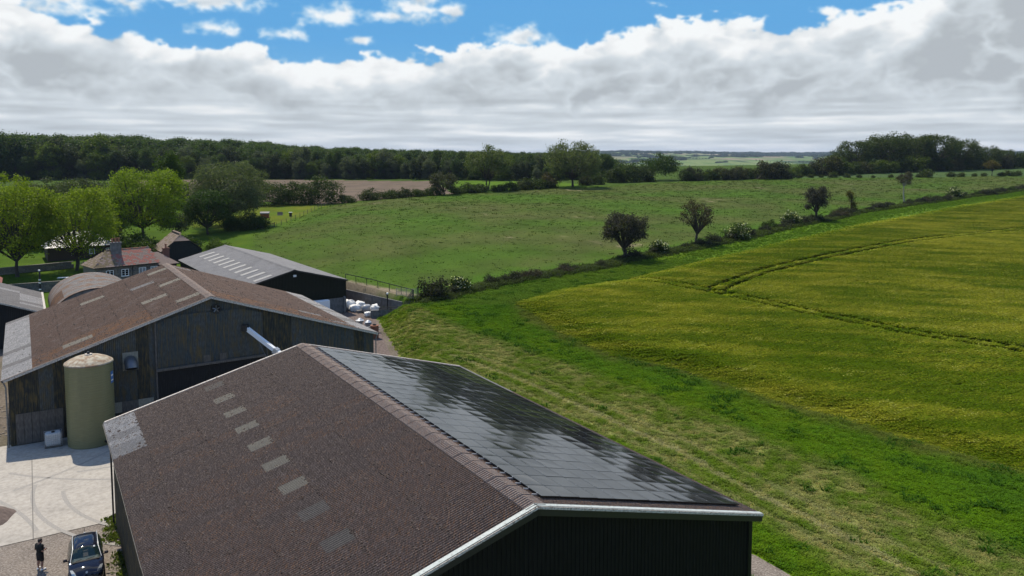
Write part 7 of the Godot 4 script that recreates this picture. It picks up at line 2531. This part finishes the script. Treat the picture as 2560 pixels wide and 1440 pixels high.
func make_fences() -> void:
	var rng := RandomNumberGenerator.new()
	rng.seed = 1414
	post_fence("post_and_wire_fence", "post and wire fence between the paddock and the meadow", [Vector2(-61.4, -200.5), Vector2(-60.6, -220.0), Vector2(-59.6, -249.0)], 3.4, 1.25, [[1.1, 0.02], [0.7, 0.02]], M.wood, 0.06)
	post_fence("rail_fence", "dark rail fence on top of the retaining wall's grass bank", [Vector2(-14.7, -112.8), Vector2(-27.2, -124.6)], 2.7, 1.15, [[1.12, 0.1]], M.black_metal, 0.05)
	post_fence("plank_fence", "weathered plank fence climbing the bank beside the concrete blocks", [Vector2(-19.3, -110.3), Vector2(-14.6, -111.3)], 1.5, 1.5, [[0.35, 0.16], [0.75, 0.16], [1.15, 0.16], [1.5, 0.1]], M.wood, 0.08)
	post_fence("post_and_wire_fence", "line of thin posts along the blue green crop", [Vector2(128, -373), Vector2(178, -378.5), Vector2(252, -386.5)], 6.0, 1.2, [[1.0, 0.02]], M.wood, 0.06)
	# field gate at the top of the bank
	var g := thing("field_gate", "pale metal field gate at the end of the rail fence", "gate", on_land(-14.4, -112.9), -0.1)
	for k in 6:
		part(g, "gate_bar", box_mesh(Vector3(3.0, 0.05, 0.04)), M.wood_pale, Transform3D(Basis(), Vector3(-1.5, 0.2 + k * 0.19, -0.4)))
	for x in [0.0, -1.5, -3.0]:
		part(g, "upright", box_mesh(Vector3(0.07, 1.25, 0.06)), M.wood_pale, Transform3D(Basis(), Vector3(x, 0.63, -0.4)))
	part(g, "gate_post", box_mesh(Vector3(0.2, 1.7, 0.2), 0.03), M.wood, Transform3D(Basis(), Vector3(0.25, 0.7, -0.4)))
	# paddock gates by the willow
	for k in 2:
		var q := thing("paddock_gate", ["dark timber gate beside the clipped bush", "dark timber gate hung on the paddock's corner post"][k], "gate", on_land(-67.6 + k * 3.0, -198.6 - k * 1.1), 0.35)
		for r in 5:
			part(q, "gate_bar", box_mesh(Vector3(2.8, 0.1, 0.05)), M.wood, Transform3D(Basis(), Vector3(1.4, 0.25 + r * 0.23, 0)))
		for x in [0.0, 2.85]:
			part(q, "gate_post", box_mesh(Vector3(0.2, 1.5, 0.2), 0.02), M.wood, Transform3D(Basis(), Vector3(x, 0.7, 0)))
		part(q, "gate_brace", beam(Vector3(0.1, 0.25, 0.06), Vector3(2.7, 1.15, 0.06), 0.04, 0.09), M.wood)
	# little orange field shelter
	var h := thing("orange_hut", "small orange wooden shelter with grey roof in the paddock", "hut", on_land(-71.0, -221.4), 0.2)
	part(h, "wall", box_mesh(Vector3(2.3, 1.25, 1.6), 0.02), M.orange_wood, Transform3D(Basis(), Vector3(0, 0.62, 0)))
	for k in 7:
		part(h, "board", box_mesh(Vector3(0.3, 1.2, 0.03)), M.orange_wood, Transform3D(Basis(), Vector3(-0.99 + k * 0.33, 0.62, 0.815)))
	part(h, "roof", box_mesh(Vector3(2.6, 0.35, 2.0), 0.05), M.slate_sheet, Transform3D(Basis().rotated(Vector3.RIGHT, 0.16), Vector3(0, 1.4, 0)))
	var h2 := thing("hen_ark", "low grey pitched ark in the paddock grass", "ark", on_land(-68.3, -226.9), 0.2)
	var ark := Shape.new()
	for e in [-1, 1]:
		ark.quad(Vector3(-0.75, 0, e * 0.6), Vector3(-0.75, 0.9, 0), Vector3(0.75, 0.9, 0), Vector3(0.75, 0, e * 0.6))
		ark.tri(Vector3(e * 0.75, 0, -0.6), Vector3(e * 0.75, 0.9, 0), Vector3(e * 0.75, 0, 0.6))
	part(h2, "roof", ark.mesh(), M.wood)
	part(h2, "base", box_mesh(Vector3(1.6, 0.12, 1.3)), M.wood_pale, Transform3D(Basis(), Vector3(0, 0.04, 0)))
	var f := thing("feed_bin", "small black bin with pale lid in the paddock", "bin", on_land(-64.2, -223.3))
	var fs := Shape.new()
	fs.lathe(Vector3.ZERO, [[0.0, 0.0], [0.38, 0.0], [0.42, 1.1], [0.0, 1.1]], 14)
	part(f, "bin", fs.mesh(), M.black_metal)
	part(f, "lid", box_mesh(Vector3(0.9, 0.1, 0.9), 0.02), M.label_white, Transform3D(Basis(), Vector3(0, 1.15, 0)))


# ---------- standing grass and barley
func tuft(rng: RandomNumberGenerator, blades: int, tall: float, wide: float, leaf: float, lean := Vector3.ZERO) -> ArrayMesh:
	var s := Shape.new()
	for i in blades:
		var o := Vector3(rng.randf_range(-wide, wide), -0.05, rng.randf_range(-wide, wide))
		var d := Vector3(rng.randfn() * 0.28, 1, rng.randfn() * 0.28) + lean
		var h := tall * rng.randf_range(0.6, 1.15)
		var side := Vector3(rng.randfn(), 0, rng.randfn()).normalized() * leaf * 0.5
		var out := Vector3(-side.z, 0, side.x).normalized()
		var m := o + d * h * 0.62 + out * h * 0.18
		var e := m + out * h * rng.randf_range(0.35, 0.7) + Vector3(0, h * rng.randf_range(0.0, 0.25), 0)
		s.col = Color.WHITE.lerp(Color(0.7, 0.75, 0.7), rng.randf())
		s.quad(o - side, m - side * 0.9, m + side * 0.9, o + side)
		s.tri(m - side * 0.9, e, m + side * 0.9)
	return s.mesh()


# a bunch of barley: stems leaning with the wind, awned heads bowed over near the level
func barley_bunch(rng: RandomNumberGenerator) -> ArrayMesh:
	var s := Shape.new()
	for i in 12:
		var o := Vector3(rng.randf_range(-0.34, 0.34), -0.05, rng.randf_range(-0.34, 0.34))
		var w := Vector3(0.85, 0, 0.35).rotated(Vector3.UP, rng.randfn() * 0.7)
		var side := Vector3(-w.z, 0, w.x).normalized()
		var h := rng.randf_range(0.5, 0.78)
		var a := o + Vector3(0, h * 0.75, 0) + w * 0.12
		var b := a + w * 0.20 + Vector3(0, h * 0.22, 0)
		var e := b + w * rng.randf_range(0.22, 0.36) + Vector3(0, rng.randf_range(-0.07, 0.04), 0)
		s.col = Color(0.62, 0.75, 0.62)
		s.quad(o - side * 0.02, a - side * 0.03, a + side * 0.03, o + side * 0.02)
		s.col = Color(0.85, 0.95, 0.8).lerp(Color.WHITE, rng.randf())
		s.quad(a - side * 0.03, b - side * 0.045, b + side * 0.045, a + side * 0.03)
		s.col = Color.WHITE
		s.quad(b - side * 0.045, e - side * 0.02, e + side * 0.02, b + side * 0.045)
	return s.mesh()


func make_grasses() -> void:
	var rng := RandomNumberGenerator.new()
	rng.seed = 1515
	# barley, thinning and coarsening with distance from the farm
	var places := []
	var cols := PackedColorArray()
	var tries := 0
	while places.size() < 150000 and tries < 700000:
		tries += 1
		var f := pow(rng.randf(), 1.6)
		var z := -lerpf(34.0, 330.0, f)
		var x := rng.randf_range(0.0, 1.0) * (-z * 0.78 + 8.0)
		var p := Vector2(x, z)
		if not Geometry2D.is_point_in_polygon(p, barley_poly):
			continue
		var r := p.length()
		var k := clampf(r / 85.0, 0.8, 2.8) * rng.randf_range(0.8, 1.15)
		var rim := minf(1.0, 0.45 + 0.15 * minf(along(p, BARLEY_LOW), along(p, BARLEY_TOP)))
		var lift := 0.0
		if tram(p) > 0.25:
			continue
		lift = crop_lift(p)
		var y := height(x, z) + lift - 0.28 * rim
		places.append(Transform3D(Basis().rotated(Vector3.UP, rng.randfn() * 0.5).scaled(Vector3(k, minf(k, 1.25) * rim, k)), Vector3(x, y, z)))
		var big := noise_a.get_noise_2d(x * 0.021, z * 0.021)
		var wave := noise_b.get_noise_2d(x * 0.05 + z * 0.02, z * 0.22 - x * 0.05)
		var t := clampf(0.40 + big * 0.7 + wave * 0.7 + rng.randfn() * 0.22, 0, 1)
		cols.append(Color(0.44, 0.45, 0.10) if t > 0.45 and rng.randf() < 0.05 else Color(0.108, 0.172, 0.004).lerp(Color(0.33, 0.335, 0.028), t) * rng.randf_range(0.75, 1.25))
	var barley := scatter(self, "barley", barley_bunch(rng), M.blades, places, cols)
	tag(barley, "ripening yellow green barley leaning in the wind", "barley")
	# the grass margin between barley and barns
	places = []
	cols = PackedColorArray()
	tries = 0
	while places.size() < 90000 and tries < 500000:
		tries += 1
		var z := -lerpf(34.0, 140.0, pow(rng.randf(), 1.2))
		var x := rng.randf_range(-20.0, 45.0)
		if tries % 14 == 0:
			var q := point_along(HEDGE, rng.randf() * 330.0)
			x = q.x + rng.randf_range(0.0, 9.0)
			z = q.y + rng.randf_range(0.0, 9.0)
		var p := Vector2(x, z)
		if field_at(p) != 2:
			continue
		if x < 15.4 and Geometry2D.is_point_in_polygon(p, PackedVector2Array([Vector2(-15, -50), Vector2(9, -25), Vector2(15.6, -40.8), Vector2(14.2, -43.6), Vector2(-0.3, -55.6), Vector2(-3.2, -61.0)])):
			continue
		if Geometry2D.is_point_in_polygon(p, PackedVector2Array([Vector2(-4.3, -61.6), Vector2(-3.0, -64), Vector2(-7.4, -72), Vector2(-10.6, -79), Vector2(-12.6, -88), Vector2(-21, -90), Vector2(-16, -60)])):
			continue
		var c := land_color(2, p) / FIELD_GAIN
		var dry := clampf((c.r - c.g * 0.7) / 0.09, 0, 1)
		if dry > 0.45 and rng.randf() < 0.45:
			continue
		var mid := noise_a.get_noise_2d(x * 0.35, z * 0.35)
		var k := rng.randf_range(0.45, 0.95) * (0.72 if dry > 0.3 else 1.05 + mid * 0.6)
		places.append(Transform3D(Basis().rotated(Vector3.UP, rng.randf() * TAU).scaled(Vector3(1.0, k, 1.0)), on_land(x, z)))
		cols.append(Color(0.4, 0.36, 0.12) if dry > 0.3 and rng.randf() < 0.16 else Color(c.r, c.g, c.b) * rng.randf_range(0.95, 1.85))
	var grass := scatter(self, "margin_grass", tuft(rng, 10, 0.4, 0.26, 0.06), M.blades, places, cols)
	tag(grass, "long rough grass between the barley and the barns", "grass")
	# docks and thistles in the margin, darker clumps
	places = []
	cols = PackedColorArray()
	for i in 26000:
		var z := -lerpf(36.0, 130.0, rng.randf())
		var x := rng.randf_range(-18.0, 44.0)
		if field_at(Vector2(x, z)) != 2:
			continue
		var n := noise_a.get_noise_2d(x * 0.16 + 31.0, z * 0.16)
		if n < 0.2 or along(Vector2(x, z), STRAW_LOW) + along(Vector2(x, z), STRAW_TOP) < 11.0 and n < 0.42:
			continue
		var k := rng.randf_range(0.5, 1.0)
		places.append(Transform3D(Basis().rotated(Vector3.UP, rng.randf() * TAU).scaled(Vector3(k, k, k)), on_land(x, z)))
		cols.append(Color(0.04, 0.11, 0.008).lerp(Color(0.065, 0.15, 0.012), rng.randf()))
	var docks := scatter(self, "dock_plants", tuft(rng, 16, 0.55, 0.28, 0.09), M.blades, places, cols)
	tag(docks, "darker docks and thistles in the grass margin", "weeds")
	# meadow: grazed turf with tussocks
	places = []
	cols = PackedColorArray()
	for i in 52000:
		var f := pow(rng.randf(), 1.3)
		var z := -lerpf(113.0, 385.0, f)
		var x := rng.randf_range(-70.0, 250.0)
		var p := Vector2(x, z)
		if not Geometry2D.is_point_in_polygon(p, meadow_poly):
			continue
		var n := noise_a.get_noise_2d(x * 0.22, z * 0.22)
		var tussock := n > 0.26
		if not tussock and rng.randf() < 0.3:
			continue
		var k := rng.randf_range(0.7, 1.2) * clampf(-z / 170.0, 0.8, 1.5)
		places.append(Transform3D(Basis().rotated(Vector3.UP, rng.randf() * TAU).scaled(Vector3(k, k * (1.0 if tussock else 0.4), k)), on_land(x, z)))
		var c := land_color(3, p) / FIELD_GAIN
		cols.append(Color(0.045, 0.075, 0.018) if tussock and n > 0.34 and rng.randf() < 0.5 else Color(c.r, c.g, c.b))
	var turf := scatter(self, "meadow_grass", tuft(rng, 12, 0.3, 0.4, 0.06), M.blades, places, cols)
	tag(turf, "grazed meadow turf with darker tussocks", "grass")
